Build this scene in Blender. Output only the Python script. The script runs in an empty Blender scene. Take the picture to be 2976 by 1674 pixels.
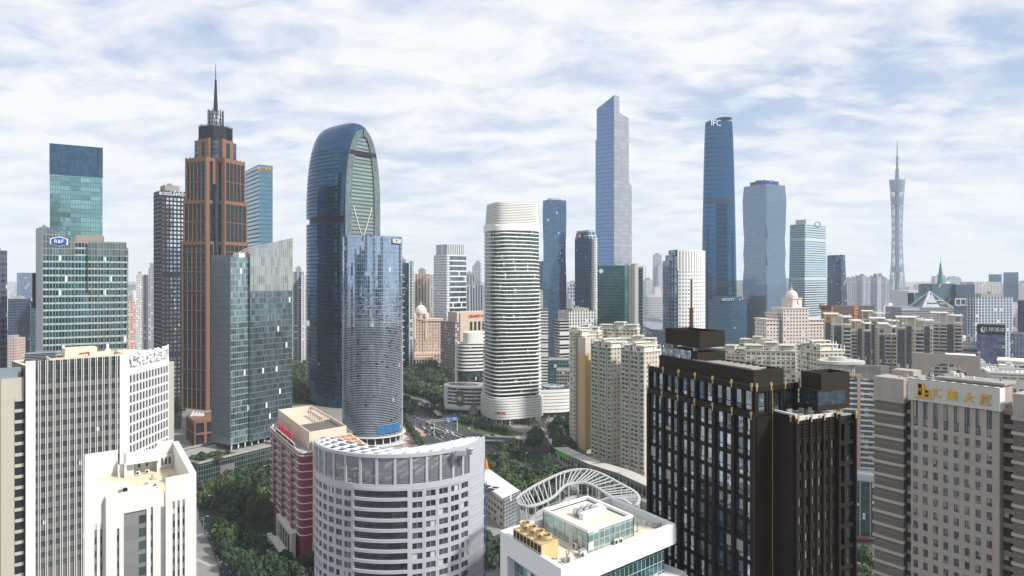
import bpy, bmesh, math, random
from mathutils import Vector, Matrix
R = math.radians
C = bpy.context.scene.collection
sc = bpy.context.scene
# ------------------------------------------------------------------ camera
F, CX, HY, CH = 1984.0, 1488.0, 808.7, 130.0      # focal length in photo pixels, optical centre, horizon row, camera height
cam_d = bpy.data.cameras.new('camera'); cam = bpy.data.objects.new('camera', cam_d); C.objects.link(cam)
cam_d.sensor_width = 36; cam_d.lens = 24; cam_d.shift_y = -0.0095
cam_d.clip_start = 1; cam_d.clip_end = 60000
cam.location = (0, 0, CH); cam.rotation_euler = (R(90), 0, 0)
sc.camera = cam
# ------------------------------------------------------------------ sun and sky
SUN_EL, SUN_AZ = R(42), R(118)      # azimuth clockwise from +Y: from the right, a little behind the camera
sv = Vector((math.sin(SUN_AZ)*math.cos(SUN_EL), math.cos(SUN_AZ)*math.cos(SUN_EL), math.sin(SUN_EL)))
sun_d = bpy.data.lights.new('sun', 'SUN'); sun = bpy.data.objects.new('sun', sun_d); C.objects.link(sun)
sun_d.energy = 3.6; sun_d.angle = R(5); sun_d.color = (1.0, 0.965, 0.92)
sun.rotation_euler = (-sv).to_track_quat('-Z', 'Y').to_euler()
sc.view_settings.view_transform = 'Standard'; sc.view_settings.look = 'None'
sc.view_settings.exposure = 0.5; sc.view_settings.gamma = 1
sc.cycles.use_denoising = True
sc.cycles.max_bounces = 6; sc.cycles.diffuse_bounces = 2; sc.cycles.glossy_bounces = 3
sc.cycles.transmission_bounces = 2; sc.cycles.volume_bounces = 1; sc.cycles.transparent_max_bounces = 6
sc.cycles.caustics_reflective = False; sc.cycles.caustics_refractive = False
sc.cycles.sample_clamp_indirect = 4
class NT:
 def __init__(s, tree): s.t = tree
 def n(s, typ, **kw):
  nd = s.t.nodes.new(typ)
  for k, v in kw.items(): setattr(nd, k, v)
  return nd
 def put(s, sock, v):
  if isinstance(v, bpy.types.NodeSocket): s.t.links.new(v, sock)
  elif v is not None:
   if isinstance(v, tuple) and len(v) == 3 and sock.type == 'RGBA': v = v + (1,)
   sock.default_value = v
 def m(s, op, a, b=None, c=None, clamp=False):
  nd = s.n('ShaderNodeMath', operation=op, use_clamp=clamp)
  s.put(nd.inputs[0], a); s.put(nd.inputs[1], b) if b is not None else None
  if c is not None: s.put(nd.inputs[2], c)
  return nd.outputs[0]
 def v(s, op, a, b=None, scale=None):
  nd = s.n('ShaderNodeVectorMath', operation=op)
  s.put(nd.inputs[0], a)
  if b is not None: s.put(nd.inputs[1], b)
  if scale is not None: s.put(nd.inputs['Scale'], scale)
  return nd.outputs[0]
 def mix(s, f, a, b, blend='MIX'):
  nd = s.n('ShaderNodeMix', data_type='RGBA', blend_type=blend)
  s.put(nd.inputs[0], f); s.put(nd.inputs[6], a); s.put(nd.inputs[7], b)
  return nd.outputs[2]
 def mixf(s, f, a, b):
  nd = s.n('ShaderNodeMix', data_type='FLOAT')
  s.put(nd.inputs[0], f); s.put(nd.inputs[2], a); s.put(nd.inputs[3], b)
  return nd.outputs[0]
 def noise(s, vec, scale, detail=3, rough=0.5, dist=0.0):
  nd = s.n('ShaderNodeTexNoise'); s.put(nd.inputs['Vector'], vec)
  nd.inputs['Scale'].default_value = scale; nd.inputs['Detail'].default_value = detail
  nd.inputs['Roughness'].default_value = rough; nd.inputs['Distortion'].default_value = dist
  return nd.outputs[0]
 def ramp(s, f, stops):
  nd = s.n('ShaderNodeValToRGB'); s.put(nd.inputs[0], f)
  cr = nd.color_ramp
  while len(cr.elements) < len(stops): cr.elements.new(0.5)
  for e, (p, c) in zip(cr.elements, stops):
   e.position = p; e.color = (c, c, c, 1) if isinstance(c, (int, float)) else tuple(c) + (1,)
  return nd.outputs[0]
world = bpy.data.worlds.new('World'); sc.world = world; world.use_nodes = True
wt = world.node_tree; wt.nodes.clear(); W_ = NT(wt)
SKY_STRENGTH = 0.1
def build_sky():
 out = W_.n('ShaderNodeOutputWorld'); bg = W_.n('ShaderNodeBackground'); bg.inputs[1].default_value = SKY_STRENGTH
 wt.links.new(bg.outputs[0], out.inputs[0])
 sky = W_.n('ShaderNodeTexSky', sky_type='NISHITA', sun_disc=False)
 sky.sun_elevation = SUN_EL; sky.sun_rotation = SUN_AZ; sky.altitude = 100; sky.air_density = 1.3; sky.dust_density = 1.0
 tc = W_.n('ShaderNodeTexCoord'); d = W_.v('NORMALIZE', tc.outputs['Generated'])
 sp = W_.n('ShaderNodeSeparateXYZ'); W_.put(sp.inputs[0], d)
 z = W_.m('MAXIMUM', sp.outputs[2], 0.0)
 zz = W_.m('ADD', z, 0.17)
 px = W_.m('DIVIDE', sp.outputs[0], zz); py = W_.m('DIVIDE', sp.outputs[1], zz)
 cb = W_.n('ShaderNodeCombineXYZ'); W_.put(cb.inputs[0], px); W_.put(cb.inputs[1], py)
 mp = W_.n('ShaderNodeMapping'); W_.put(mp.inputs[0], cb.outputs[0])
 mp.inputs['Rotation'].default_value = (0, 0, R(24)); mp.inputs['Scale'].default_value = (1.15, 1.3, 1); mp.inputs['Location'].default_value = (3.1, 1.7, 0)
 big = W_.noise(mp.outputs[0], 0.75, 3, 0.45, 0.6)
 mp2 = W_.n('ShaderNodeMapping'); W_.put(mp2.inputs[0], cb.outputs[0])
 mp2.inputs['Rotation'].default_value = (0, 0, R(16)); mp2.inputs['Scale'].default_value = (1.65, 2.3, 1)
 rip = W_.noise(mp2.outputs[0], 3.0, 6, 0.6, 0.4)
 f = W_.m('ADD', W_.m('MULTIPLY', big, 0.5), W_.m('MULTIPLY', rip, 0.5))
 cov = W_.ramp(f, [(0.36, 0.15), (0.44, 0.7), (0.52, 1.0)])
 tone = W_.ramp(W_.noise(mp2.outputs[0], 1.5, 6, 0.62, 0.3), [(0.34, (4.1, 4.7, 5.9)), (0.45, (5.5, 5.9, 6.6)), (0.56, (6.8, 6.9, 7.0))])
 skyc = W_.mix(0.62, sky.outputs[0], (3.0, 3.9, 5.9))
 c1 = W_.mix(cov, skyc, tone)
 hz = W_.m('POWER', W_.m('SUBTRACT', 1.0, W_.m('MINIMUM', W_.m('MULTIPLY', z, 3.0), 1.0)), 3.0)
 c2 = W_.mix(W_.m('MULTIPLY', hz, 0.85), c1, (5.9, 6.3, 6.5))
 up = W_.m('SUBTRACT', 1.0, W_.ramp(z, [(0.30, 0.0), (0.75, 0.45)]))      # the deck overhead, out of frame, is thicker
 c3 = W_.mix(1.0, c2, W_.n('ShaderNodeRGB').outputs[0], 'MIX') if False else c2
 W_.put(bg.inputs[0], c3)
build_sky()
# ------------------------------------------------------------------ placing things
def gY(py, z=0.0): return (CH - z)*F/(py - HY)
def G(px, py, z=0.0):
 Y = gY(py, z); return Vector(((px-CX)/F*Y, Y, z))
def X_(px, Y): return (px-CX)/F*Y
def Z_(py, Y): return CH-(py-HY)/F*Y
def hit(px, p, d):
 k = (px-CX)/F
 return (k*p[1]-p[0])/(d[0]-k*d[1])
def boxfoot(pxl, pxc, pxr, Y, a, depth=None, width=None):
 c = Vector((X_(pxc, Y), Y)); r = Vector((math.cos(R(a)), math.sin(R(a)))); l = Vector((-r.y, r.x))
 w = width if width else hit(pxr, c, r)
 d = depth if depth else hit(pxl, c, l)
 return [c, c+r*w, c+r*w+l*d, c+l*d]
# ------------------------------------------------------------------ mesh builder
class MB:
 def __init__(s): s.v = []; s.f = []; s.mi = []; s.uv = []
 def face(s, pts, m=0, uv=None):
  i = len(s.v); s.v += [tuple(p) for p in pts]; s.f.append(list(range(i, i+len(pts)))); s.mi.append(m)
  s.uv.append(uv if uv else [(p[0], p[1]) for p in pts])
 def quad(s, a, b, c, d, m=0, uv=None): s.face([a, b, c, d], m, uv)
 def box(s, x0, y0, z0, x1, y1, z1, m=0, M=None):
  s.prism([(x0, y0), (x1, y0), (x1, y1), (x0, y1)], z0, z1, m, M=M)
 def prism(s, poly, z0, z1, m=0, mt=None, top=True, bot=True, M=None, u0=0.0, ztop=None, closed=True):
  n = len(poly); T = (lambda p: M @ Vector(p)) if M is not None else (lambda p: p)
  zt = ztop if ztop else [z1]*n
  u = u0
  for i in range(n if closed else n-1):
   a, b = poly[i], poly[(i+1) % n]; L = math.hypot(b[0]-a[0], b[1]-a[1])
   s.face([T((a[0], a[1], z0)), T((b[0], b[1], z0)), T((b[0], b[1], zt[(i+1) % n])), T((a[0], a[1], zt[i]))], m,
                   [(u, z0), (u+L, z0), (u+L, zt[(i+1) % n]), (u, zt[i])]); u += L
  if top: s.face([T((p[0], p[1], zt[i])) for i, p in enumerate(poly)], mt if mt is not None else m)
  if bot: s.face([T((p[0], p[1], z0)) for p in reversed(poly)], mt if mt is not None else m)
 def wallrun(s, poly, z0, z1, t, m=0, closed=True, top=True):
  inn = inset(poly, t, closed)
  n = len(poly)
  for i in range(n if closed else n-1):
   j = (i+1) % n; a, b, c, d = poly[i], poly[j], inn[j], inn[i]
   L = math.hypot(b[0]-a[0], b[1]-a[1])
   s.face([(a[0], a[1], z0), (b[0], b[1], z0), (b[0], b[1], z1), (a[0], a[1], z1)], m, [(0, z0), (L, z0), (L, z1), (0, z1)])
   s.face([(c[0], c[1], z0), (d[0], d[1], z0), (d[0], d[1], z1), (c[0], c[1], z1)], m, [(0, z0), (L, z0), (L, z1), (0, z1)])
   if top: s.face([(a[0], a[1], z1), (b[0], b[1], z1), (c[0], c[1], z1), (d[0], d[1], z1)], m)
   s.face([(d[0], d[1], z0), (c[0], c[1], z0), (b[0], b[1], z0), (a[0], a[1], z0)], m)
  if not closed:
   for i, fl in ((0, 1), (n-1, 0)):
    a, d = poly[i], inn[i]
    q = [(d[0], d[1], z0), (a[0], a[1], z0), (a[0], a[1], z1), (d[0], d[1], z1)]
    s.face(q if fl else q[::-1], m)
 def bar(s, p, q, r, m=0, n=4):
  p = Vector(p); q = Vector(q); d = q-p
  if d.length < 1e-6: return
  ro = d.to_track_quat('Z', 'Y').to_matrix()
  rr = r if isinstance(r, tuple) else (r, r)
  c0 = [p+ro@Vector((math.cos(2*math.pi*(i+.5)/n)*rr[0], math.sin(2*math.pi*(i+.5)/n)*rr[0], 0)) for i in range(n)]
  c1 = [q+ro@Vector((math.cos(2*math.pi*(i+.5)/n)*rr[1], math.sin(2*math.pi*(i+.5)/n)*rr[1], 0)) for i in range(n)]
  for i in range(n):
   j = (i+1) % n; s.face([c0[i], c0[j], c1[j], c1[i]], m)
  s.face(c0[::-1], m); s.face(c1, m)
 def lathe(s, prof, cx=0, cy=0, n=24, m=0, a0=0, sx=1, sy=1, rot=0):
  def P(r, z, i):
   a = a0+2*math.pi*i/n; x, y = r*math.cos(a)*sx, r*math.sin(a)*sy
   return (cx+x*math.cos(rot)-y*math.sin(rot), cy+x*math.sin(rot)+y*math.cos(rot), z)
  for (r0, z0), (r1, z1) in zip(prof, prof[1:]):
   for i in range(n):
    q = [P(r0, z0, i), P(r0, z0, i+1), P(r1, z1, i+1), P(r1, z1, i)]
    if r1 < 1e-5: q = q[:3]
    elif r0 < 1e-5: q = [q[0], q[2], q[3]]
    L = 2*math.pi*max(r0, r1)/n
    uv = [(L*i, z0), (L*(i+1), z0), (L*(i+1), z1), (L*i, z1)]
    s.face(q, m, uv[:len(q)])
 def loft(s, rings, m=0, caps=True, mt=None):
  n = len(rings[0])
  for k in range(len(rings)-1):
   u = 0
   for i in range(n):
    j = (i+1) % n; a, b, c, d = rings[k][i], rings[k][j], rings[k+1][j], rings[k+1][i]
    L = (Vector(b)-Vector(a)).length
    s.face([a, b, c, d], m, [(u, a[2]), (u+L, b[2]), (u+L, c[2]), (u, d[2])]); u += L
  if caps:
   s.face(rings[-1], mt if mt is not None else m); s.face(rings[0][::-1], mt if mt is not None else m)
 def build(s, name, mats, parent=None, smooth=False, weld=False, shift=None):
  me = bpy.data.meshes.new(name)
  vs = s.v
  if shift is not None: vs = [(a-shift[0], b-shift[1], c-shift[2]) for a, b, c in vs]
  me.from_pydata(vs, [], s.f)
  for m in (mats if isinstance(mats, (list, tuple)) else [mats]): me.materials.append(m)
  for p, mi in zip(me.polygons, s.mi): p.material_index = mi; p.use_smooth = smooth
  ul = me.uv_layers.new(name='UVMap'); k = 0
  flat = [c for fu in s.uv for t in fu for c in t]
  ul.data.foreach_set('uv', flat)
  if weld:
   bm = bmesh.new(); bm.from_mesh(me); bmesh.ops.remove_doubles(bm, verts=bm.verts, dist=0.001); bm.to_mesh(me); bm.free()
  me.update()
  o = bpy.data.objects.new(name, me); C.objects.link(o)
  if parent is not None:
   o.parent = parent
   o.location = -Vector(parent.location) if shift is None else Vector(shift)-Vector(parent.location)
  elif shift is not None: o.location = shift
  return o
def inset(poly, t, closed=True):
 n = len(poly); out = []
 for i in range(n):
  p = Vector(poly[i][:2])
  e = []
  for a, b in (((i-1) % n, i), (i, (i+1) % n)):
   if not closed and ((i == 0 and a == n-1) or (i == n-1 and b == 0)): continue
   d = Vector(poly[b][:2])-Vector(poly[a][:2])
   if d.length > 1e-6: e.append(Vector((-d.y, d.x)).normalized())
  if len(e) == 1: out.append(tuple(p+e[0]*t)); continue
  b = e[0]+e[1]; q = b.dot(e[0])
  out.append(tuple(p+b*(t/max(q, 0.3))))
 return out
def tag(o, label=None, cat=None, group=None, kind=None):
 if label: o['label'] = label
 if cat: o['category'] = cat
 if group: o['group'] = group
 if kind: o['kind'] = kind
 return o
def thing(name, label, cat, loc=(0, 0, 0), group=None, rz=0):
 o = bpy.data.objects.new(name, None); C.objects.link(o); o.location = loc; o.rotation_euler = (0, 0, rz)
 o.empty_display_size = 2
 return tag(o, label, cat, group)
def copy_tree(o, parent=None):
 c = o.copy(); C.objects.link(c)
 if parent is not None: c.parent = parent
 for ch in list(o.children): copy_tree(ch, c)
 return c
def cen(poly): return (sum(p[0] for p in poly)/len(poly), sum(p[1] for p in poly)/len(poly))
# ------------------------------------------------------------------ materials
MATS = {}
def pbsdf(name):
 m = bpy.data.materials.new(name); m.use_nodes = True; t = m.node_tree; t.nodes.clear(); N = NT(t)
 out = N.n('ShaderNodeOutputMaterial'); b = N.n('ShaderNodeBsdfPrincipled'); t.links.new(b.outputs[0], out.inputs[0])
 return m, N, b
def plain(name, col, rough=0.7, metal=0.0, var=0.12, scale=0.15, emit=None, streak=0.0, spec=0.18):
 if name in MATS: return MATS[name]
 m, N, b = pbsdf(name)
 tc = N.n('ShaderNodeTexCoord'); geo = N.n('ShaderNodeNewGeometry')
 f = N.noise(geo.outputs['Position'], scale, 5, 0.6)
 k = N.m('ADD', N.m('MULTIPLY', N.m('SUBTRACT', f, 0.5), var*2.2), 1.0)
 if streak:
  mp = N.n('ShaderNodeMapping'); N.put(mp.inputs[0], geo.outputs['Position']); mp.inputs['Scale'].default_value = (1.6, 1.6, 0.07)
  st = N.m('SMOOTHSTEP', 0.5, 0.75, N.noise(mp.outputs[0], 1.0, 4, 0.6)) if False else N.ramp(N.noise(mp.outputs[0], 1.0, 4, 0.6), [(0.48, 0.0), (0.7, 1.0)])
  k = N.m('MULTIPLY', k, N.m('SUBTRACT', 1.0, N.m('MULTIPLY', st, streak)))
 N.put(b.inputs['Base Color'], N.v('SCALE', col, scale=k))
 b.inputs['Roughness'].default_value = rough; b.inputs['Metallic'].default_value = metal; b.inputs['Specular IOR Level'].default_value = spec
 if emit: N.put(b.inputs['Emission Color'], emit[0]); b.inputs['Emission Strength'].default_value = emit[1]
 MATS[name] = m; return m
def glass(name, col, rough=0.08, metal=0.55, tilt=0.03, col2=None, blind=0.06, blindc=(0.55, 0.56, 0.52)):
 if name in MATS: return MATS[name]
 m, N, b = pbsdf(name)
 geo = N.n('ShaderNodeNewGeometry'); oi = N.n('ShaderNodeObjectInfo')
 r = N.m('FRACT', N.m('ADD', geo.outputs['Random Per Island'], N.m('MULTIPLY', oi.outputs['Random'], 7.3)))
 wn = N.n('ShaderNodeTexWhiteNoise', noise_dimensions='1D'); N.put(wn.inputs['W'], N.m('MULTIPLY', r, 91.7))
 c = N.mix(wn.outputs['Value'], col, col2 if col2 else tuple(x*0.45 for x in col))
 isb = N.m('LESS_THAN', r, blind)
 N.put(b.inputs['Base Color'], N.mix(isb, c, blindc))
 N.put(b.inputs['Metallic'], N.m('MULTIPLY', N.m('SUBTRACT', 1.0, isb), metal))
 b.inputs['Roughness'].default_value = rough
 wob = N.n('ShaderNodeTexNoise'); N.put(wob.inputs['Vector'], geo.outputs['Position']); wob.inputs['Scale'].default_value = 0.9; wob.inputs['Detail'].default_value = 1
 off = N.v('SUBTRACT', wn.outputs['Color'], (0.5, 0.5, 0.5)); off2 = N.v('SUBTRACT', wob.outputs['Color'], (0.5, 0.5, 0.5))
 nn = N.v('ADD', geo.outputs['Normal'], N.v('SCALE', off, scale=tilt)); nn = N.v('ADD', nn, N.v('SCALE', off2, scale=tilt*1.2))
 N.put(b.inputs['Normal'], N.v('NORMALIZE', nn))
 MATS[name] = m; return m
def fac(name, wall, gl, pw, ph, wu=(0.15, 0.85), wv=(0.25, 0.85), mg=0.6, rg=0.1, gl2=None, tilt=0.02, blind=0.05, blindc=(0.6, 0.62, 0.6),
  span=None, spanv=0.0, sub=0, subc=None, wr=0.6, wm=0.0, skip=None, hband=None, var=0.10, u0=0.0, v0=0.0, vblk=None, streak=0.0, wrow=None):
 """facade of repeated bays: pw x ph metres each, the pane fills wu x wv of it; span = colour of the strip under each pane;
 sub = mullions per pane; hband = (every n floors, colour) mechanical storeys; vblk = (n bays, amount) tone differs from block to block"""
 if name in MATS: return MATS[name]
 m, N, b = pbsdf(name)
 uvn = N.n('ShaderNodeUVMap'); uvn.uv_map = 'UVMap'; sp = N.n('ShaderNodeSeparateXYZ'); N.put(sp.inputs[0], uvn.outputs[0])
 geo = N.n('ShaderNodeNewGeometry')
 U = N.m('DIVIDE', N.m('ADD', sp.outputs[0], u0), pw); V = N.m('DIVIDE', N.m('ADD', sp.outputs[1], v0), ph)
 fu, fv = N.m('FRACT', U), N.m('FRACT', V); iu, iv = N.m('FLOOR', U), N.m('FLOOR', V)
 mu = N.m('MULTIPLY', N.m('GREATER_THAN', fu, wu[0]), N.m('LESS_THAN', fu, wu[1]))
 mv = N.m('MULTIPLY', N.m('GREATER_THAN', fv, wv[0]), N.m('LESS_THAN', fv, wv[1]))
 win = N.m('MULTIPLY', mu, mv)
 cb = N.n('ShaderNodeCombineXYZ'); N.put(cb.inputs[0], iu); N.put(cb.inputs[1], iv)
 wn = N.n('ShaderNodeTexWhiteNoise', noise_dimensions='2D'); N.put(wn.inputs['Vector'], cb.outputs[0])
 wn2 = N.n('ShaderNodeTexWhiteNoise', noise_dimensions='3D'); N.put(wn2.inputs['Vector'], N.v('ADD', cb.outputs[0], (17.3, 5.1, 3.0)))
 g = N.mix(wn.outputs['Value'], gl, gl2 if gl2 else tuple(x*0.6 for x in gl))
 isb = N.m('MULTIPLY', N.m('LESS_THAN', wn2.outputs['Value'], blind), win)
 if vblk:
  cbb = N.n('ShaderNodeCombineXYZ'); N.put(cbb.inputs[0], N.m('FLOOR', N.m('DIVIDE', iu, vblk[0]))); N.put(cbb.inputs[1], iv)
  wn3 = N.n('ShaderNodeTexWhiteNoise', noise_dimensions='2D'); N.put(wn3.inputs['Vector'], cbb.outputs[0])
  g = N.mix(N.m('MULTIPLY', wn3.outputs['Value'], vblk[1]), g, tuple(x*0.3 for x in gl))
 g = N.mix(isb, g, blindc)
 f = N.noise(geo.outputs['Position'], 0.04, 5, 0.6)
 k = N.m('ADD', N.m('MULTIPLY', N.m('SUBTRACT', f, 0.5), var*2.2), 1.0)
 if streak:
  mp = N.n('ShaderNodeMapping'); N.put(mp.inputs[0], geo.outputs['Position']); mp.inputs['Scale'].default_value = (1.2, 1.2, 0.05)
  k = N.m('MULTIPLY', k, N.m('SUBTRACT', 1.0, N.m('MULTIPLY', N.ramp(N.noise(mp.outputs[0], 1.0, 4, 0.6), [(0.48, 0.0), (0.7, 1.0)]), streak)))
 w = N.v('SCALE', wall, scale=k)
 if span: w = N.mix(N.m('MULTIPLY', mu, N.m('SUBTRACT', 1.0, mv)), w, span)
 base = N.mix(win, w, g); met = N.m('MULTIPLY', win, N.m('MULTIPLY', N.m('SUBTRACT', 1.0, isb), mg))
 if sub:
  fs = N.m('FRACT', N.m('MULTIPLY', fu, float(sub)))
  line = N.m('MULTIPLY', N.m('LESS_THAN', fs, 0.10), 1.0)
  base = N.mix(line, base, subc if subc else wall)
 if hband:
  hb = N.m('LESS_THAN', N.m('FRACT', N.m('DIVIDE', N.m('ADD', iv, float(hband[2]) if len(hband) > 2 else 0.0), float(hband[0]))), 1.0/hband[0])
  base = N.mix(hb, base, hband[1]); met = N.m('MULTIPLY', met, N.m('SUBTRACT', 1.0, hb))
 met = N.m('MAXIMUM', met, wm) if wm else met
 up = N.n('ShaderNodeSeparateXYZ'); N.put(up.inputs[0], geo.outputs['Normal'])
 N.put(b.inputs['Base Color'], base); N.put(b.inputs['Metallic'], met); N.put(b.inputs['Specular IOR Level'], N.mixf(win, 0.12, 0.5))
 N.put(b.inputs['Roughness'], N.mixf(N.m('MULTIPLY', win, N.m('SUBTRACT', 1.0, N.m('MULTIPLY', isb, 0.6))), wr, rg))
 wob = N.n('ShaderNodeTexNoise'); N.put(wob.inputs['Vector'], geo.outputs['Position']); wob.inputs['Scale'].default_value = 0.07; wob.inputs['Detail'].default_value = 3
 off = N.v('SUBTRACT', wn.outputs['Color'], (0.5, 0.5, 0.5)); off2 = N.v('SUBTRACT', wob.outputs['Color'], (0.5, 0.5, 0.5))
 nn = N.v('ADD', geo.outputs['Normal'], N.v('SCALE', off, scale=N.m('MULTIPLY', win, tilt))); nn = N.v('ADD', nn, N.v('SCALE', off2, scale=N.m('MULTIPLY', win, tilt*4)))
 N.put(b.inputs['Normal'], N.v('NORMALIZE', nn))
 MATS[name] = m; return m
roof_grey = plain('roof_concrete', (0.30, 0.30, 0.28), 0.9, var=0.35, scale=0.25)
roof_tan = plain('roof_tan_screed', (0.62, 0.55, 0.42), 0.9, var=0.15, scale=0.3)
white_paint = plain('white_wall', (0.66, 0.65, 0.63), 0.6, var=0.07, scale=0.2, streak=0.10)
cream = plain('cream_wall', (0.62, 0.54, 0.42), 0.7, var=0.10, streak=0.15)
dark_metal = plain('dark_metal', (0.03, 0.03, 0.035), 0.45, 0.3)
grey_metal = plain('grey_metal', (0.35, 0.36, 0.37), 0.5, 0.4)
steel = plain('galvanised_steel', (0.6, 0.62, 0.62), 0.35, 0.7)
concrete = plain('concrete', (0.36, 0.34, 0.31), 0.85, var=0.25, streak=0.2)
blue_grey = plain('dark_blue_louvre', (0.05, 0.08, 0.12), 0.5)
# ------------------------------------------------------------------ windows that stand as parts
def windows(root, name, mesh_ob_builder, places, cap=100, rest_name=None):
 proto = mesh_ob_builder()      # returns an MB and its materials, unit pane: x in -.5..+.5, z in 0..1, looking to -y
 mb, mats = proto
 me_o = mb.build(name, mats, None); me = me_o.data; bpy.data.objects.remove(me_o)
 def key(p):
  px = CX+F*p[0]/p[1]; py = HY-F*(p[2]-CH)/p[1]
  inside = -20 < px < 2996 and -20 < py < 1694
  nx, ny = math.sin(p[3]), -math.cos(p[3])          # outward normal
  facing = (-p[0]*nx-p[1]*ny) > 0
  return (0 if inside and facing else 1, p[0]**2+p[1]**2+(p[2]-CH)**2)
 pl = sorted(places, key=key)
 L = Vector(root.location)
 for p in pl[:cap]:
  o = bpy.data.objects.new(name, me); C.objects.link(o); o.parent = root
  o.location = Vector(p[:3])-L; o.rotation_euler = (0, 0, p[3]); o.scale = (p[4], 1, p[5])
 if len(pl) > cap:
  r = MB()
  for p in pl[cap:]:
   c, s_ = math.cos(p[3]), math.sin(p[3])
   for fc, mi, uv in zip(mb.f, mb.mi, mb.uv):
    q = []
    for i in fc:
     x, y, z = mb.v[i]; x *= p[4]; z *= p[5]
     q.append((p[0]+c*x-s_*y, p[1]+s_*x+c*y, p[2]+z))
    r.face(q, mi, uv)
  o = r.build(rest_name or name+'s_beyond', mats, root); o['kind'] = 'stuff'
def pane_unit(frame=0.04, gm=None, fm=None, div=2, t=0.06, hdiv=0):
 def mk():
  b = MB(); n = div
  for i in range(n):
   x0, x1 = -0.5+i/n, -0.5+(i+1)/n
   if hdiv:
    b.quad((x0, -.01, 0), (x1, -.01, 0), (x1, -.01, hdiv), (x0, -.01, hdiv), 0); b.quad((x0, -.01, hdiv), (x1, -.01, hdiv), (x1, -.01, 1), (x0, -.01, 1), 0)
   else: b.quad((x0, -.01, 0), (x1, -.01, 0), (x1, -.01, 1), (x0, -.01, 1), 0)
  f = frame
  for i in range(n+1):
   x = -0.5+i/n; a = max(-0.5, x-f/2); c = min(0.5, x+f/2)
   b.box(a, -t, 0, c, -.012, 1, 1)
  b.box(-.5, -t+.004, 0, .5, -.014, f*.8, 1); b.box(-.5, -t+.004, 1-f*.8, .5, -.014, 1, 1)
  if hdiv: b.box(-.5, -t+.004, hdiv-f*.3, .5, -.014, hdiv+f*.3, 1)
  return b, [gm, fm]
 return mk
def gridface(mb, A, B, z0, z1, nc, nr, fu=(0.2, 0.8), fv=(0.3, 0.9), proud=0.3, m=0, out=None, rows=None):
 A = Vector(A[:2]); B = Vector(B[:2]); d = B-A; L = d.length; d.normalize(); nrm = Vector((d.y, -d.x)); rz = math.atan2(d.y, d.x)
 M = Matrix.Translation((A.x, A.y, 0)) @ Matrix.Rotation(rz, 4, 'Z')
 pw = L/nc; ph = (z1-z0)/nr
 e = [0.0]
 for i in range(nc): e += [(i+fu[0])*pw, (i+fu[1])*pw]
 e.append(L)
 for i in range(0, len(e), 2): mb.box(e[i], -proud, z0, e[i+1], 0, z1, m, M)
 h = [z0]
 for j in range(nr): h += [z0+(j+fv[0])*ph, z0+(j+fv[1])*ph]
 h.append(z1)
 for i in range(0, len(h), 2):
  if h[i+1]-h[i] > 0.02: mb.box(0.002, -proud+.004, h[i], L-.002, 0, h[i+1], m, M)
 pl = []
 for j in range(nr):
  for i in range(nc):
   c = M @ Vector(((i+(fu[0]+fu[1])/2)*pw, 0, z0+(j+fv[0])*ph))
   pl.append((c.x, c.y, c.z, rz, (fu[1]-fu[0])*pw, (fv[1]-fv[0])*ph))
 return pl
def bands(mb, poly, zs, h, proud, m=0):
 op = inset(poly, -proud)
 for z in zs: mb.prism(op, z, z+h, m)
def text(name, body, size, loc, rz, mat, parent, depth=0.12, tilt=90, align='CENTER', bold=0.0, sx=1.0, sz=1.0):
 cu = bpy.data.curves.new(name, 'FONT'); cu.body = body; cu.size = size; cu.extrude = depth; cu.align_x = align; cu.align_y = 'CENTER'; cu.offset = min(bold*2, 1.0)*size*0.024
 cu.resolution_u = 3; t = bpy.data.objects.new(name+'_curve', cu); C.objects.link(t)
 dg = bpy.context.evaluated_depsgraph_get(); me = bpy.data.meshes.new_from_object(t.evaluated_get(dg)); me.name = name
 bpy.data.objects.remove(t); me.materials.clear(); me.materials.append(mat)
 o = bpy.data.objects.new(name, me); C.objects.link(o)
 o.rotation_euler = (R(tilt), 0, rz); o.scale = (sx, sz, 1)
 if parent is not None: o.parent = parent; o.location = Vector(loc)-Vector(parent.location)
 else: o.location = loc
 return o
def strokes(name, segs, size, M, mat, parent, r=0.05, depth=0.12, sx=1.0):
 b = MB()
 adv = 1.12*sx
 for gi, gl in enumerate(segs):
  k = 0
  for line in gl:
   for (x0, y0), (x1, y1) in zip(line, line[1:]):
    a = Vector((gi*adv+x0*sx, y0)); c = Vector((gi*adv+x1*sx, y1)); d = (c-a)
    if d.length < 1e-6: continue
    d.normalize(); n = Vector((-d.y, d.x))*r; a -= d*r*.5; c += d*r*.5; k += 1; e = 0.002*(k % 7)/max(size, .01)
    q = [a-n, c-n, c+n, a+n]
    f0 = [M @ Vector((p.x*size, -depth-e*size, p.y*size)) for p in q]; f1 = [M @ Vector((p.x*size, 0, p.y*size)) for p in q]
    b.face(f0)
    for i in range(4): b.face([f0[(i+1) % 4], f0[i], f1[i], f1[(i+1) % 4]])
 return b.build(name, mat, parent)
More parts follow.
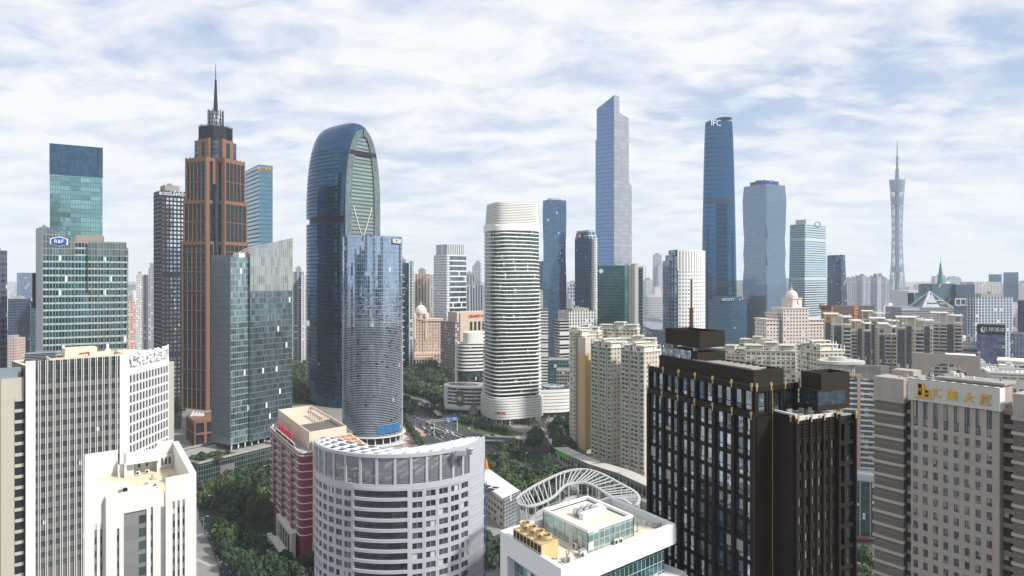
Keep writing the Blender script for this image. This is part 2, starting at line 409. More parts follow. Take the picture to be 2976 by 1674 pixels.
# ================================================================== ground, roads, water, hills
K = 1.15528                                   # 2576-wide picture columns -> photo columns
def Xd(p, Y): return X_(p*K, Y)
def Zd(p, Y): return Z_(p*K, Y)
def Gd(px, py, z=0.0): return G(px*K, py*K, z)
def bf(l, c, r, Y, a, depth=None, width=None): return boxfoot(l*K if l else None, c*K, r*K if r else None, Y, a, depth, width)
def ground_material():
 m, N, b = pbsdf('city_ground'); geo = N.n('ShaderNodeNewGeometry')
 v = N.n('ShaderNodeTexVoronoi', feature='F1'); N.put(v.inputs['Vector'], geo.outputs['Position']); v.inputs['Scale'].default_value = 0.03
 sp = N.n('ShaderNodeSeparateXYZ'); N.put(sp.inputs[0], v.outputs['Color'])
 c = N.ramp(sp.outputs[0], [(0.0, (0.05, 0.075, 0.05)), (0.3, (0.16, 0.16, 0.15)), (0.6, (0.24, 0.23, 0.22)), (0.9, (0.34, 0.31, 0.28))])
 n2 = N.noise(geo.outputs['Position'], 0.15, 5, 0.6)
 N.put(b.inputs['Base Color'], N.v('SCALE', c, scale=N.m('ADD', 0.5, n2))); b.inputs['Roughness'].default_value = 0.9
 return m
def sheet(name, pts, z, mat, kind='structure', uv=None):
 b = MB(); b.face([(p[0], p[1], z) for p in pts]); o = b.build(name, mat)
 bm = bmesh.new(); bm.from_mesh(o.data); bmesh.ops.triangulate(bm, faces=bm.faces); bm.to_mesh(o.data); bm.free()
 return tag(o, kind=kind)
g = MB(); S = 26000
g.quad((-S, -2000, 0), (S, -2000, 0), (S, S, 0), (-S, S, 0)); tag(g.build('ground', ground_material()), kind='structure')
asphalt = plain('asphalt', (0.062, 0.064, 0.072), 0.85, var=0.25, scale=0.08)
paving = plain('pale_paving', (0.25, 0.24, 0.225), 0.85, var=0.35, scale=0.06)
pinkpav = plain('pink_paving', (0.44, 0.31, 0.24), 0.85, var=0.2, scale=0.3)
lawn = plain('lawn', (0.07, 0.12, 0.035), 0.95, var=0.5, scale=0.4)
soil = plain('green_ground', (0.035, 0.06, 0.028), 0.95, var=0.5, scale=0.3)
linew = plain('road_paint', (0.72, 0.72, 0.70), 0.7, var=0.15, scale=0.8)
water_m = plain('river_water', (0.16, 0.20, 0.22), 0.12, 0.0, var=0.05, scale=0.01)
# pavement blocks under the near city, then the carriageways
def kerbed(name, pts, mat, h=0.14):
 b = MB(); b.prism([(p[0], p[1]) for p in pts], 0.0, h, 0, bot=False); return tag(b.build(name, mat), kind='structure')
near = [Vector((-330, 200)), Vector((330, 200)), Vector((330, 760)), Vector((-330, 760))]
sheet('pavement', near, 0.01, paving)
def strip(name, pix, mat, z):          # an area given by the photo's outline of it on the ground
 return sheet(name, [Gd(x, y) for x, y in pix], z, mat)
# main avenue: from the upper left, down across the junction to the lower right
avenue = [(1008, 1003), (1060, 1020), (1120, 1052), (1175, 1075), (1230, 1100), (1300, 1100), (1370, 1092), (1440, 1068), (1440, 1095), (1400, 1125), (1385, 1150), (1450, 1190), (1560, 1235), (1700, 1300), (1700, 1400), (1560, 1300), (1480, 1262), (1400, 1225), (1300, 1190), (1215, 1178), (1120, 1150), (1030, 1120), (1000, 1085)]
def ccw(p):
 a = sum(p[i][0]*p[(i+1) % len(p)][1]-p[(i+1) % len(p)][0]*p[i][1] for i in range(len(p)))
 return p if a > 0 else p[::-1]
_sheet = sheet
def sheet(name, pts, z, mat, kind='structure', uv=None): return _sheet(name, ccw([(p[0], p[1]) for p in pts]), z, mat, kind)
strip('road', avenue, asphalt, 0.02)
strip('road', [(1215, 1130), (1300, 1115), (1300, 1200), (1215, 1190)], asphalt, 0.024)
# side street at the bottom left, under the trees
strip('road', [(560, 1449), (500, 1300), (497, 1250), (530, 1240), (600, 1235), (680, 1215), (690, 1235), (560, 1268), (575, 1330), (600, 1390), (640, 1500)], asphalt, 0.02)
strip('car_park', [(585, 1340), (650, 1345), (700, 1380), (700, 1440), (610, 1400)], plain('worn_yard', (0.25, 0.24, 0.22), 0.9, var=0.3, scale=0.3), 0.028)
strip('road', [(1215, 1360), (1262, 1340), (1262, 1560), (1215, 1560)], asphalt, 0.02)
strip('park_ground', [(735, 1020), (735, 900), (1115, 895), (1115, 1040), (1060, 1015), (1000, 1000), (870, 1010)], soil, 0.03)
strip('verge', [(1010, 1055), (1075, 1090), (1035, 1140), (1015, 1145)], pinkpav, 0.03)
strip('verge', [(1190, 1180), (1240, 1165), (1330, 1195), (1420, 1240), (1620, 1330), (1620, 1400), (1400, 1330), (1215, 1230)], soil, 0.03)
strip('verge', [(1300, 1150), (1345, 1130), (1390, 1165), (1560, 1245), (1640, 1290), (1640, 1320), (1500, 1262), (1340, 1190)], soil, 0.032)
strip('verge', [(1135, 1058), (1200, 1062), (1300, 1085), (1330, 1092), (1290, 1097), (1210, 1092), (1150, 1075)], lawn, 0.036)
strip('plaza', [(1115, 1045), (1210, 1040), (1300, 1075), (1440, 1040), (1440, 1068), (1380, 1090), (1300, 1090), (1200, 1065), (1130, 1060)], paving, 0.03)
strip('verge', [(497, 1250), (690, 1190), (700, 1440), (700, 1500), (560, 1500), (540, 1350)], soil, 0.012)
strip('verge', [(440, 985), (462, 985), (455, 1080), (436, 1080)], soil, 0.03)
strip('river', [(1560, 752), (1700, 745), (2240, 742), (2240, 757), (1800, 762), (1640, 790), (1560, 782)], water_m, 0.2)
# painted markings
def marks():
 b = MB()
 def seg(p, q, w, z=0.036):
  p, q = Vector(p[:2]), Vector(q[:2]); d = (q-p).normalized(); n = Vector((-d.y, d.x))*w/2
  b.face([(*(p-n), z), (*(q-n), z), (*(q+n), z), (*(p+n), z)])
 def dashed(a, c, w=0.18, on=4, off=6):
  p, q = Gd(*a), Gd(*c); L = (q-p).length; d = (q-p)/L; t = 0
  while t < L: seg(p+d*t, p+d*min(t+on, L), w); t += on+off
 for k in range(5):
  f = k/4; dashed((1012+6*k, 1022+14*k), (1165+20*k, 1086+12*k))
 seg(Gd(1010, 1060), Gd(1150, 1125), 0.3)
 seg(Gd(1014, 1038), Gd(1190, 1104), 0.3)
 # chevron island
 p, q = Gd(1090, 1075), Gd(1180, 1108)
 for i in range(14):
  a = p.lerp(q, i/14.0); seg(a, a+Vector((3.4, -3.2, 0)), 0.9)
 # zebra crossings
 for (a, c, n) in (((1300, 1103), (1372, 1094), 14), ((1260, 1184), (1300, 1196), 9), ((500, 1405), (548, 1425), 9), ((502, 1345), (520, 1352), 5)):
  p, q = Gd(*a), Gd(*c); d = (q-p).normalized(); nn = Vector((-d.y, d.x, 0))
  for i in range(n):
   m_ = p.lerp(q, i/n); seg(m_-nn*2.2, m_+nn*2.2, 0.55)
 for a, c in (((1230, 1120), (1370, 1115)), ((1240, 1135), (1330, 1160)), ((1330, 1145), (1350, 1185)), ((1215, 1160), (1262, 1172)), ((510, 1300), (560, 1440))): dashed(a, c)
 for a, c in (((1400, 1215), (1560, 1290)), ((1380, 1195), (1560, 1268)), ((520, 1330), (585, 1449))): dashed(a, c)
 tag(b.build('road_markings', linew), kind='structure')
marks()
# far ridge of low hills
hb = MB(); random.seed(4)
def ridge(Y, x0, x1, hmax, seed):
 rn = random.Random(seed); n = 60; ph = [rn.uniform(0, 6) for _ in range(5)]
 pr = []
 for i in range(n+1):
  x = x0+(x1-x0)*i/n; t = i/n
  h = sum(math.sin(t*(4+k*5)+ph[k])/(1+k) for k in range(5))
  pr.append((x, max(8, hmax*(0.55+0.22*h)*min(1, 6*t, 6*(1-t)))))
 for (xa, ha), (xb, hb_) in zip(pr, pr[1:]):
  hb.quad((xa, Y-900, 0), (xb, Y-900, 0), (xb, Y, hb_), (xa, Y, ha)); hb.quad((xa, Y, ha), (xb, Y, hb_), (xb, Y+900, 0), (xa, Y+900, 0))
ridge(5500, 400, 4600, 185, 3); ridge(5700, -3600, 500, 140, 8)
tag(hb.build('hills', plain('hill_woods', (0.06, 0.09, 0.05), 0.95, var=0.3, scale=0.01)), kind='structure')
# ================================================================== middle-distance and far towers
def tower(name, label, foot, ztop, mat, group=None, parapet=1.2, plant=None, cat='skyscraper', roofm=None, pm=None, zbase=0.0, trim=None, fins=None):
 foot = [tuple(p[:2]) for p in foot]; c = cen(foot)
 root = thing(name, label, cat, (c[0], c[1], zbase), group)
 w = MB(); w.prism(foot, zbase, ztop, 0, top=False, bot=False)
 inn = inset(foot, 0.5)
 w.wallrun(foot, ztop, ztop+0.02, 0.5, 0)
 w.build('facade', mat, root)
 r = MB(); r.prism(inn, ztop-parapet-0.3, ztop-parapet, 0); r.build('roof', roofm or roof_grey, root)
 p2 = MB()
 for i in range(len(inn)):
  a, b_ = inn[i], inn[(i+1) % len(inn)]; p2.face([(b_[0], b_[1], ztop-parapet), (a[0], a[1], ztop-parapet), (a[0], a[1], ztop), (b_[0], b_[1], ztop)])
 p2.build('parapet', pm or roof_grey, root)
 if plant:
  s, h = plant; q = [(c[0]+(p[0]-c[0])*s, c[1]+(p[1]-c[1])*s) for p in foot]
  b = MB(); b.prism(q, ztop-parapet, ztop+h, 0); b.build('plant_room', pm or roof_grey, root)
  random.seed(int(c[0]*7+c[1])); e = MB()
  for _ in range(4):
   x = c[0]+random.uniform(-s, s)*4; y = c[1]+random.uniform(-s, s)*4; hh = random.uniform(1, 3); e.box(x-1, y-1, ztop+h, x+1, y+1, ztop+h+hh)
  e.build('roof_units', grey_metal, root)
 if fins:
  n, pr, th, fm = fins; f = MB()
  for i in range(len(foot)):
   a, b_ = Vector(foot[i]), Vector(foot[(i+1) % len(foot)]); d = b_-a; L = d.length; d.normalize()
   k = max(1, int(L/n))
   for j in range(k+1):
    o_ = a+d*(L*j/k); M = Matrix.Translation((o_.x, o_.y, 0)) @ Matrix.Rotation(math.atan2(d.y, d.x), 4, 'Z')
    f.box(-th/2, -pr, zbase, th/2, 0.0, ztop, 0, M)
  f.build('fins', fm, root)
 return root
def mast(root, x, y, z0, z1, r0, r1, mat=None):
 b = MB(); b.bar((x, y, z0), (x, y, z1), (r0, r1), 0, 8); return b.build('mast', mat or dark_metal, root)
# ---- glass slab beyond the pair of office blocks on the left
Yg = 600
ft = bf(125, 125.2, 258, Yg, 32, depth=22)
root = tower('glass_slab_tower', 'tall thin teal glass slab tower with dark top third, farthest up on the left', ft, Zd(361, Yg),
      fac('slab_glass', (0.10, 0.16, 0.17), (0.30, 0.60, 0.62), 1.9, 4.0, (0.18, 1.0), (0.10, 1.0), mg=0.8, rg=0.06, gl2=(0.30, 0.55, 0.52), tilt=0.012, blind=0.0, span=(0.06, 0.12, 0.14), var=0.05, vblk=(4, 0.7)), parapet=3)  # random dark blocks paint reflections into the slab's glass colour
b = MB(); zt = Zd(361, Yg); b.prism(inset(ft, -0.25), zt-27, zt+0.3, 0, top=False, bot=False)
b.build('upper_curtain_wall', fac('slab_dark', (0.03, 0.05, 0.08), (0.05, 0.11, 0.19), 1.9, 4.0, (0.08, 1.0), (0.06, 1.0), mg=0.85, rg=0.05, gl2=(0.08, 0.16, 0.22), tilt=0.02, blind=0), root)
# ---- R&F office building
def rf_building():
 Y = 400; c0 = Vector((Xd(97, Y), Y));
 mat = fac('rf_glass', (0.30, 0.38, 0.38), (0.10, 0.27, 0.33), 1.55, 4.1, (0.07, 0.93), (0.24, 0.98), mg=0.75, rg=0.08, gl2=(0.02, 0.05, 0.07), tilt=0.02, blind=0.035, blindc=(0.8, 0.8, 0.78), span=(0.42, 0.47, 0.45), vblk=(3, 0.55))
 glassy = fac('rf_veil', (0.26, 0.31, 0.30), (0.20, 0.27, 0.27), 1.55, 4.1, (0.08, 0.92), (0.05, 0.95), mg=0.6, rg=0.15, tilt=0.02, blind=0)
 mainf = bf(96, 108, 318, Y, 27, depth=26)
 root = thing('office_building', 'teal glass office building with slanted top corner and white hexagon sign', 'office building', (c0.x+20, Y+10, 0))
 zt = Zd(605, Y); d = (Vector(mainf[1])-Vector(mainf[0])).normalized(); o = Vector(mainf[0]); n = Vector((-d.y, d.x))
 def P(u, v): return tuple(o+d*u+n*v)
 L = (Vector(mainf[1])-o).length; uA = hit(188*K, o, d); uB = hit(222*K, o, d)
 w = MB()
 w.prism([P(0, 0), P(uA, 0), P(uA, 26), P(0, 26)], 0, zt, 0, top=False)
 w.prism([P(uA+.01, 2.2), P(uB-.01, 2.2), P(uB-.01, 24), P(uA+.01, 24)], 0, zt-1, 0)
 w.prism([P(uB, 0), P(L, 0), P(L, 26), P(uB, 26)], 0, zt-3, 0)
 w.prism([P(uA+.02, 0.3), P(uB-.02, 0.3), P(uB-.02, 2.2), P(uA+.02, 2.2)], 0, Zd(738, Y), 0)
 w.build('curtain_wall', mat, root)
 v = MB()
 za, zb = Zd(565, Y), Zd(600, Y); zc = Zd(640, Y)
 v.prism([P(0, -.15), P(uA, -.15), P(uA, .35), P(0, .35)], zc, za, 0, ztop=[za, zb, zb, za])
 v.prism([P(0, .35), P(.5, .35), P(.5, 22), P(0, 22)], zt, za, 0, ztop=[za, za, za-3, za-3])
 v.prism([P(uB, -.15), P(L, -.15), P(L, .35), P(uB, .35)], zt-9, zt, 0)
 v.build('parapet_screen', glassy, root)
 e = MB(); e.prism([P(-4.6, 8), P(-.05, -.05), P(-.05, 20), P(-4.6, 20)], 0, Zd(568, Y), 0, ztop=[za-2, za-1, za-4, za-5]); e.build('side_wall', plain('rf_side', (0.40, 0.43, 0.46), 0.5, var=0.05), root)
 e = MB(); e.prism([P(-6.4, 8.4), P(-4.7, 8.4), P(-4.7, 18), P(-6.4, 18)], Zd(776, Y), Zd(686, Y), 0); e.build('side_sign_panel', dark_metal, root)
 r = MB(); r.box(0, 0, 0, 1, 1, 1) if False else r.prism([P(uA, 6), P(uA+14, 6), P(uA+14, 16), P(uA, 16)], zt-1.2, Zd(594, Y)+1.5, 0); r.build('plant_room', plain('taupe_render', (0.34, 0.27, 0.23), 0.8), root)
 # mullion fins over the front
 f = MB(); M = Matrix.Translation((o.x, o.y, 0)) @ Matrix.Rotation(math.atan2(d.y, d.x), 4, 'Z')
 k = int(L/3.1)
 for i in range(k+1):
  u = i*3.1
  if uA+.2 < u < uB-.2: continue
  top = (za+(zb-za)*u/uA) if u <= uA else zt
  f.box(u-.08, -.42, 20, u+.08, -.16, top, 0, M)
 f.build('fins', plain('rf_fin', (0.30, 0.31, 0.29), 0.6), root)
 # the hexagonal sign
 cs = M @ Vector((hit(149*K, o, d), -0.9, Zd(607, Y)))
 hx = lambda r, sx: [(r*sx*x, r*z) for x, z in ((-1, -.42), (0, -.75), (1, -.42), (1, .42), (0, .75), (-1, .42))]
 def plate(nm, r, y, m):
  b = MB(); q = hx(r, 1.1); f0 = [M.to_3x3() @ Vector((x, y, z)) + cs for x, z in q]; f1 = [p+M.to_3x3() @ Vector((0, .25, 0)) for p in f0]
  b.face(f0); b.face(f1[::-1])
  for i in range(6): b.face([f0[(i+1) % 6], f0[i], f1[i], f1[(i+1) % 6]])
  return b.build(nm, m, root)
 wh = plain('sign_white', (0.85, 0.86, 0.88), 0.4, var=0.02); bl = plain('sign_blue', (0.03, 0.09, 0.30), 0.4, var=0.03)
 plate('sign_board', 4.0, 0, wh); plate('sign_field', 3.45, -.3, bl)
 text('sign_lettering', 'R&F', 2.9, cs+M.to_3x3() @ Vector((0, -.5, 0)), R(27), wh, root, 0.1, bold=0.06)
rf_building()
# ---- tall tower with spire, brown stone piers and setbacks
def spire_tower():
 Y = 560; root_c = (Xd(540, Y+22), Y+24)
 root = thing('stepped_tower', 'brown stone tower with stepped shoulders, dark glass core and a needle spire', 'skyscraper', (root_c[0], root_c[1], 0))
 stone = plain('brown_granite', (0.23, 0.125, 0.08), 0.65, var=0.12, streak=0.1)
 core = fac('dark_core', (0.05, 0.05, 0.07), (0.06, 0.09, 0.14), 1.6, 3.9, (0.12, 0.9), (0.15, 0.9), mg=0.7, gl2=(0.16, 0.22, 0.3), tilt=0.03, blind=0.01)
 slot = fac('dark_slots', (0.035, 0.035, 0.04), (0.03, 0.05, 0.06), 2.0, 3.9, (0.1, 0.9), (0.3, 0.95), mg=0.6, gl2=(0.02, 0.09, 0.10), tilt=0.02, blind=0)
 a = R(45-8); cx, cy = root_c
 def sq(r, cut=0.0):
  # square with a corner to the camera; cut = notch depth at that corner
  h = r; pts = []
  for k in range(4):
   ang = math.atan2(-1, 0)+k*math.pi/2+R(23)
   pts.append((cx+h*math.cos(ang), cy+h*math.sin(ang)))
  return pts
 def cross(r, w):
  s = sq(r); out = []
  for k in range(4):
   p = Vector(s[k]); a_, b_ = Vector(s[k-1]), Vector(s[(k+1) % 4]); d1 = (a_-p).normalized(); d2 = (b_-p).normalized()
   out += [tuple(p+d1*w), tuple(p+d1*w+d2*w*.75), tuple(p+d2*w*1.0+d1*w*.0)] if False else [tuple(p+d1*w), tuple(p+(d1+d2)*w), tuple(p+d2*w)]
  return out
 k = Y/1717.0; z = lambda py: Zd(py, 582)
 stages = [(54.5, 12.0, 22, z(612)), (53.0, 12.5, z(612), z(512)), (50.5, 12.5, z(512), z(408)), (32.5, 10.0, z(408), z(357))]
 body = MB(); piers = MB(); caps = MB()
 for si, (r, w, z0, z1) in enumerate(stages):
  pl = cross(r*0.585, w*0.76)
  body.prism(pl, z0, z1, 0)
  n = len(pl)
  for i in range(n):
   A, B = Vector(pl[i]), Vector(pl[(i+1) % n]); L = (B-A).length
   d = (B-A).normalized(); M = Matrix.Translation((A.x, A.y, 0)) @ Matrix.Rotation(math.atan2(d.y, d.x), 4, 'Z')
   if L > 12:
    m_ = 5 if L > 20 else 3; e = 1.2
    piers.box(0, -.7, z0, e, 0, z1+1.2, 0, M); piers.box(L-e, -.7, z0, L, 0, z1+1.2, 0, M)
    for j in range(1, m_):
     u = e+(L-2*e)*j/m_; piers.box(u-.3, -.6, z0, u+.3, 0, z1+1.6, 0, M)
    zz = z0
    while zz < z1+.1: piers.box(0.01, -.5, min(zz, z1-.9), L-.01, 0, min(zz, z1-.9)+.65, 0, M); zz += 16.2
    piers.box(0.01, -.55, z1-2.2, L-.01, 0, z1+.6, 0, M)
   elif i % 3 != 5:
    piers.box(0, -.3, z0, L*.32, 0, z1+1, 0, M); piers.box(L*.68, -.3, z0, L, 0, z1+1, 0, M); piers.box(0.01, -.25, z1-2, L-.01, 0, z1+.5, 0, M)
 body.build('window_slots', slot, root); piers.build('stone_piers', stone, root)
 c = MB()
 def ngon(r, n=8, rot=0): return [(cx+r*math.cos(2*math.pi*i/n+rot), cy+r*math.sin(2*math.pi*i/n+rot)) for i in range(n)]
 q = sq(24.5); c.prism([tuple(Vector((cx, cy))+(Vector(p)-Vector((cx, cy)))*1.0) for p in sq(22.0)], 22, z(470), 0)
 c.prism(sq(16.4), z(470), z(357), 0); c.build('glass_core', core, root)
 c = MB(); t = ngon(13.2, 8, R(22.5-6)); c.prism(t, z(357), z(322), 0)
 for i in range(8):
  A, B = Vector(t[i]), Vector(t[(i+1) % 8]); d = (B-A); L = d.length; d.normalize(); M = Matrix.Translation((A.x, A.y, 0)) @ Matrix.Rotation(math.atan2(d.y, d.x), 4, 'Z')
  for j in range(5): c.box(L*j/5+.1, -.35, z(357), L*j/5+.45, 0, z(320)+.6, 0, M)
 c.build('dark_crown', plain('crown_dark', (0.035, 0.035, 0.045), 0.4, 0.3), root)
 c = MB(); c.prism(ngon(6.0, 12), z(322), z(281), 0); c.build('lantern', fac('lantern', (0.04, 0.045, 0.05), (0.35, 0.42, 0.40), 1.0, 3.2, (0.18, 0.85), (0.08, 0.92), mg=0.4, blind=0.2), root)
 c = MB()
 for i in range(12):
  a_ = 2*math.pi*i/12; x, y = cx+6.1*math.cos(a_), cy+6.1*math.sin(a_); c.box(x-.22, y-.22, z(322), x+.22, y+.22, z(276))
 c.build('lantern_ribs', dark_metal, root)
 s = MB(); s.lathe([(2.0, z(281)), (1.7, z(260)), (1.15, z(225)), (.8, z(199)), (.0, z(199))], cx, cy, 8); s.lathe([(.38, z(199)), (.3, z(178)), (.12, z(157)), (0, z(157))], cx, cy, 6); s.build('spire', dark_metal, root)
 # podium
 p = MB(); g_ = MB()
 A = Gd(448, 1118); pz = Zd(1055, A.y)
 foot = bf(448, 488, 600, A.y-6, 36, depth=30)
 f2 = [tuple(v) for v in foot]; p.prism(f2, pz-2.2, pz, 0); p.prism(inset(f2, 1.2), 0, pz-2.2, 1)
 for i in range(4):
  a_, b_ = Vector(f2[i]), Vector(f2[(i+1) % 4]); d = (b_-a_); L = d.length; d.normalize(); M = Matrix.Translation((a_.x, a_.y, 0)) @ Matrix.Rotation(math.atan2(d.y, d.x), 4, 'Z'); n = int(L/7)
  for j in range(n+1): p.box(max(0, L*j/n-1), 0.02, 0, min(L, L*j/n+1), 1.4, pz-2.2, 0, M)
  p.box(0, 0.05, pz*.42, L, 1.3, pz*.42+1.6, 0, M)
 p.build('podium', [stone, fac('podium_dark', (0.03, 0.03, 0.04), (0.05, 0.07, 0.09), 1.8, 2.4, (0.1, 0.9), (0.1, 0.9), mg=0.6, blind=0.0)], root)
 s = MB(); b0 = Vector((Xd(478, A.y+12), A.y+12, pz))
 for i in range(4): s.face([b0+Vector((i*2.6, 0, 0)), b0+Vector((i*2.6+2.6, 3, 0)), b0+Vector((i*2.6+1.9, 2, 4.6-i*.5))]); s.face([b0+Vector((i*2.6, 0, 0)), b0+Vector((i*2.6+1.9, 2, 4.6-i*.5)), b0+Vector((i*2.6-1, 5, 0))])
 s.build('white_canopy', white_paint, root)
spire_tower()
# ---- dark tower with white square windows
Yb = 660; ft = bf(387, 406, 468, Yb, 42)
root = tower('dark_grid_tower', 'black tower with a grid of bright square windows and white letters under its roof', ft, Zd(478, Yb),
      fac('boss_grid', (0.02, 0.024, 0.032), (0.92, 0.95, 1.0), 3.5, 4.1, (0.2, 0.84), (0.25, 0.86), mg=0.9, rg=0.06, gl2=(0.55, 0.62, 0.70), tilt=0.02, blind=0.0, hband=(19, (0.03, 0.035, 0.045), 6)), plant=(0.6, 6))
b = MB(); b.prism([ft[3], ft[0], tuple(Vector(ft[0])+(Vector(ft[3])-Vector(ft[0]))*0+Vector((.3, -.3)))], 0, Zd(478, Yb), 0) if False else None
# facade of thin horizontal bands on its left flank
d_ = (Vector(ft[0])-Vector(ft[3])); L_ = d_.length; M_ = Matrix.Translation((ft[3][0], ft[3][1], 0)) @ Matrix.Rotation(math.atan2(d_.y, d_.x), 4, 'Z')
f = MB(); f.box(0, -.3, 0, L_, 0, Zd(478, Yb)-.1, 0, M_); f.build('flank_wall', fac('boss_flank', (0.02, 0.026, 0.036), (0.20, 0.22, 0.25), 9, 4.1, (0.0, 1.0), (0.80, 0.97), mg=0.1, rg=0.5, gl2=(0.2, 0.22, 0.24), blind=0), root)
M2 = math.atan2(ft[1][1]-ft[0][1], ft[1][0]-ft[0][0]); mid = (Vector(ft[0])+Vector(ft[1]))/2
text('roof_lettering', 'BOSSSUNWEN', 4.4, (mid.x-.5, mid.y-.7, Zd(484, Yb)-1), M2, plain('sign_white', (0.85, 0.86, 0.88)), root, 0.2, bold=0.07, sx=0.86)
# ---- blue tower with gold characters
Yz = 640; ft = bf(600, 652, 686, Yz, 36)
root = tower('blue_office_tower', 'slanted blue glass tower with gold characters on top, behind the brown spire tower', ft, Zd(414, Yz),
      fac('zc_glass', (0.10, 0.22, 0.26), (0.14, 0.30, 0.42), 1.8, 4.0, (0.03, 1.0), (0.30, 0.98), mg=0.85, rg=0.05, gl2=(0.18, 0.34, 0.45), tilt=0.012, blind=0, span=(0.08, 0.15, 0.18)), parapet=3)
gold = plain('gold_sign', (0.78, 0.45, 0.04), 0.35, 0.3, var=0.05)
md = Vector(ft[0]).lerp(Vector(ft[1]), .5); text('roof_lettering', '\u5bcc\u529b\u76c8\u51ef\u5e7f', 3.2, (md.x+.6, md.y-.8, Zd(424, Yz)), R(36), gold, root, 0.3, bold=0.12)
# ---- grey glass office tower on the podium
def podium_tower():
 A = Vector((-180, 437)); d = Vector((.546, .838)); l = Vector((-.838, .546)); w = hit(845, A, d); dp = hit(615, A, l)
 zt = 143.5; zp = 20.0; u1 = hit(722, A, d)
 def P(u, v): return tuple(A+d*u+l*v)
 root = thing('office_tower', 'grey green glass office tower with raked glass crest, rising from the long black podium', 'office tower', (-170, 455, zp))
 lit = fac('pt_glass', (0.22, 0.30, 0.30), (0.55, 0.72, 0.78), 1.35, 3.9, (0.07, 0.96), (0.12, 0.97), mg=0.9, rg=0.05, gl2=(0.12, 0.20, 0.25), tilt=0.035, blind=0.02, blindc=(0.85, 0.86, 0.86), vblk=(2, 0.5))  # front glass brightened: the lit look is in its colour
 grey = fac('pt_grey', (0.17, 0.19, 0.21), (0.24, 0.28, 0.31), 1.35, 3.9, (0.06, 0.97), (0.04, 0.97), mg=0.5, rg=0.2, gl2=(0.20, 0.23, 0.26), tilt=0.01, blind=0)
 dark = fac('pt_dark', (0.12, 0.16, 0.17), (0.10, 0.16, 0.20), 1.35, 3.9, (0.08, 0.94), (0.10, 0.97), mg=0.85, rg=0.06, gl2=(0.36, 0.47, 0.54), tilt=0.04, blind=0.025, blindc=(0.85, 0.86, 0.86), vblk=(3, 0.4))
 b = MB(); b.prism([P(0, 0), P(u1, 0), P(u1, dp), P(0, dp)], zp+3, zt, 0, mt=1, bot=False); b.build('front_block', [lit, roof_grey], root)
 b = MB(); b.prism([P(0, dp), P(0, 0), P(-.25, 0.0), P(-.25, dp)][::-1], zp+3, zt+1.5, 0); b.build('side_curtain_wall', grey, root)
 b = MB(); b.prism([P(u1+.01, -1.6), P(w, -1.6), P(w, dp), P(u1+.01, dp)], zp+3, zt, 0, mt=1, bot=False, ztop=[zt-1, zt-1, zt-1, zt-1]); b.build('rear_block', [dark, roof_grey], root)
 b = MB(); zs = [zt+7, zt+14.5]
 b.prism([P(u1+.0, -1.9), P(w+.2, -1.9), P(w+.2, -1.4), P(u1+.0, -1.4)], zt-22, zt, 0, ztop=[zs[0], zs[1], zs[1], zs[0]])
 b.prism([P(w-.2, -1.4), P(w+.2, -1.4), P(w+.2, dp), P(w-.2, dp)], zt, zt, 0, ztop=[zs[1], zs[1], zt+3, zt+3])
 b.build('glass_crest', fac('pt_crest', (0.30, 0.30, 0.28), (0.40, 0.46, 0.46), 1.6, 6.0, (0.10, 0.92), (0.03, 0.98), mg=0.5, rg=0.15, blind=0), root)
 b = MB()
 for i in range(9):
  t = i/8; p = Vector(P(u1+(w-u1)*t, -1.4)); q = Vector(P(u1+(w-u1)*t-6, 9)); z_ = zs[0]+(zs[1]-zs[0])*t
  b.bar((p.x, p.y, z_), (q.x, q.y, zt+1), .25)
 b.build('crest_struts', white_paint, root)
 b = MB(); b.prism([P(8, 3), P(22, 3), P(22, 9), P(8, 9)], zt, zt+3.2, 0); b.build('plant_room', white_paint, root)
 b = MB(); b.prism([P(20, 9), P(34, 9), P(34, 16), P(20, 16)], zt, zt+7, 0); b.build('lift_house', concrete, root)
 b = MB()
 for u in range(1, 47, 5):
  x, y = P(min(u, w-1), 0.8); b.bar((x, y, zp), (x, y, zp+3), .5, 0, 8)
 b.prism([P(2, 2.5), P(w-2, 2.5), P(w-2, dp-2), P(2, dp-2)], zp, zp+3.01, 1); b.build('stilts', [white_paint, dark_metal], root)
 # podium
 pr = thing('podium_building', 'long low black glass podium with roof garden below the grey glass office tower', 'shopping podium', (-170, 430, 0))
 B0 = Vector((-186.5, 406)); pd = Vector((30, 46)).normalized(); pl_ = Vector((-pd.y, pd.x)); W = hit(806, B0, pd); D = 40
 def Q(u, v): return tuple(B0+pd*u+pl_*v)
 gl = fac('podium_glass', (0.16, 0.19, 0.19), (0.025, 0.05, 0.06), 1.6, 3.0, (0.07, 0.95), (0.06, 0.96), mg=0.75, rg=0.06, gl2=(0.08, 0.12, 0.13), tilt=0.03, blind=0.01)
 b = MB(); b.prism([Q(0, 0), Q(W, 0), Q(W, D), Q(0, D)], 3.4, 19.4, 0, top=False, bot=False); b.prism([Q(1, 1.5), Q(W, 1.5), Q(W, D), Q(1, D)], 0, 3.4, 1); b.build('curtain_wall', [gl, white_paint], pr)
 b = MB(); b.prism([Q(0.5, 0.5), Q(W, 0.5), Q(W, D-.5), Q(0.5, D-.5)], 18.4, 19.0, 0); b.wallrun([Q(-.2, -.2), Q(W, -.2), Q(W, D), Q(-.2, D)], 19.4, 20.6, 0.8, 1); b.build('roof', [roof_grey, concrete], pr)
 b = MB(); b.prism([Q(14, -.5), Q(24, -.5), Q(24, -.02), Q(14, -.02)], 8, 15, 0); b.build('screen_panel', plain('louvre_grey', (0.17, 0.16, 0.16), 0.6), pr)
 b = MB(); b.prism([Q(2, 3), Q(30, 3), Q(26, 16), Q(12, 22), Q(2, 18)], 19.0, 19.5, 0); b.build('roof_lawn', lawn, pr)
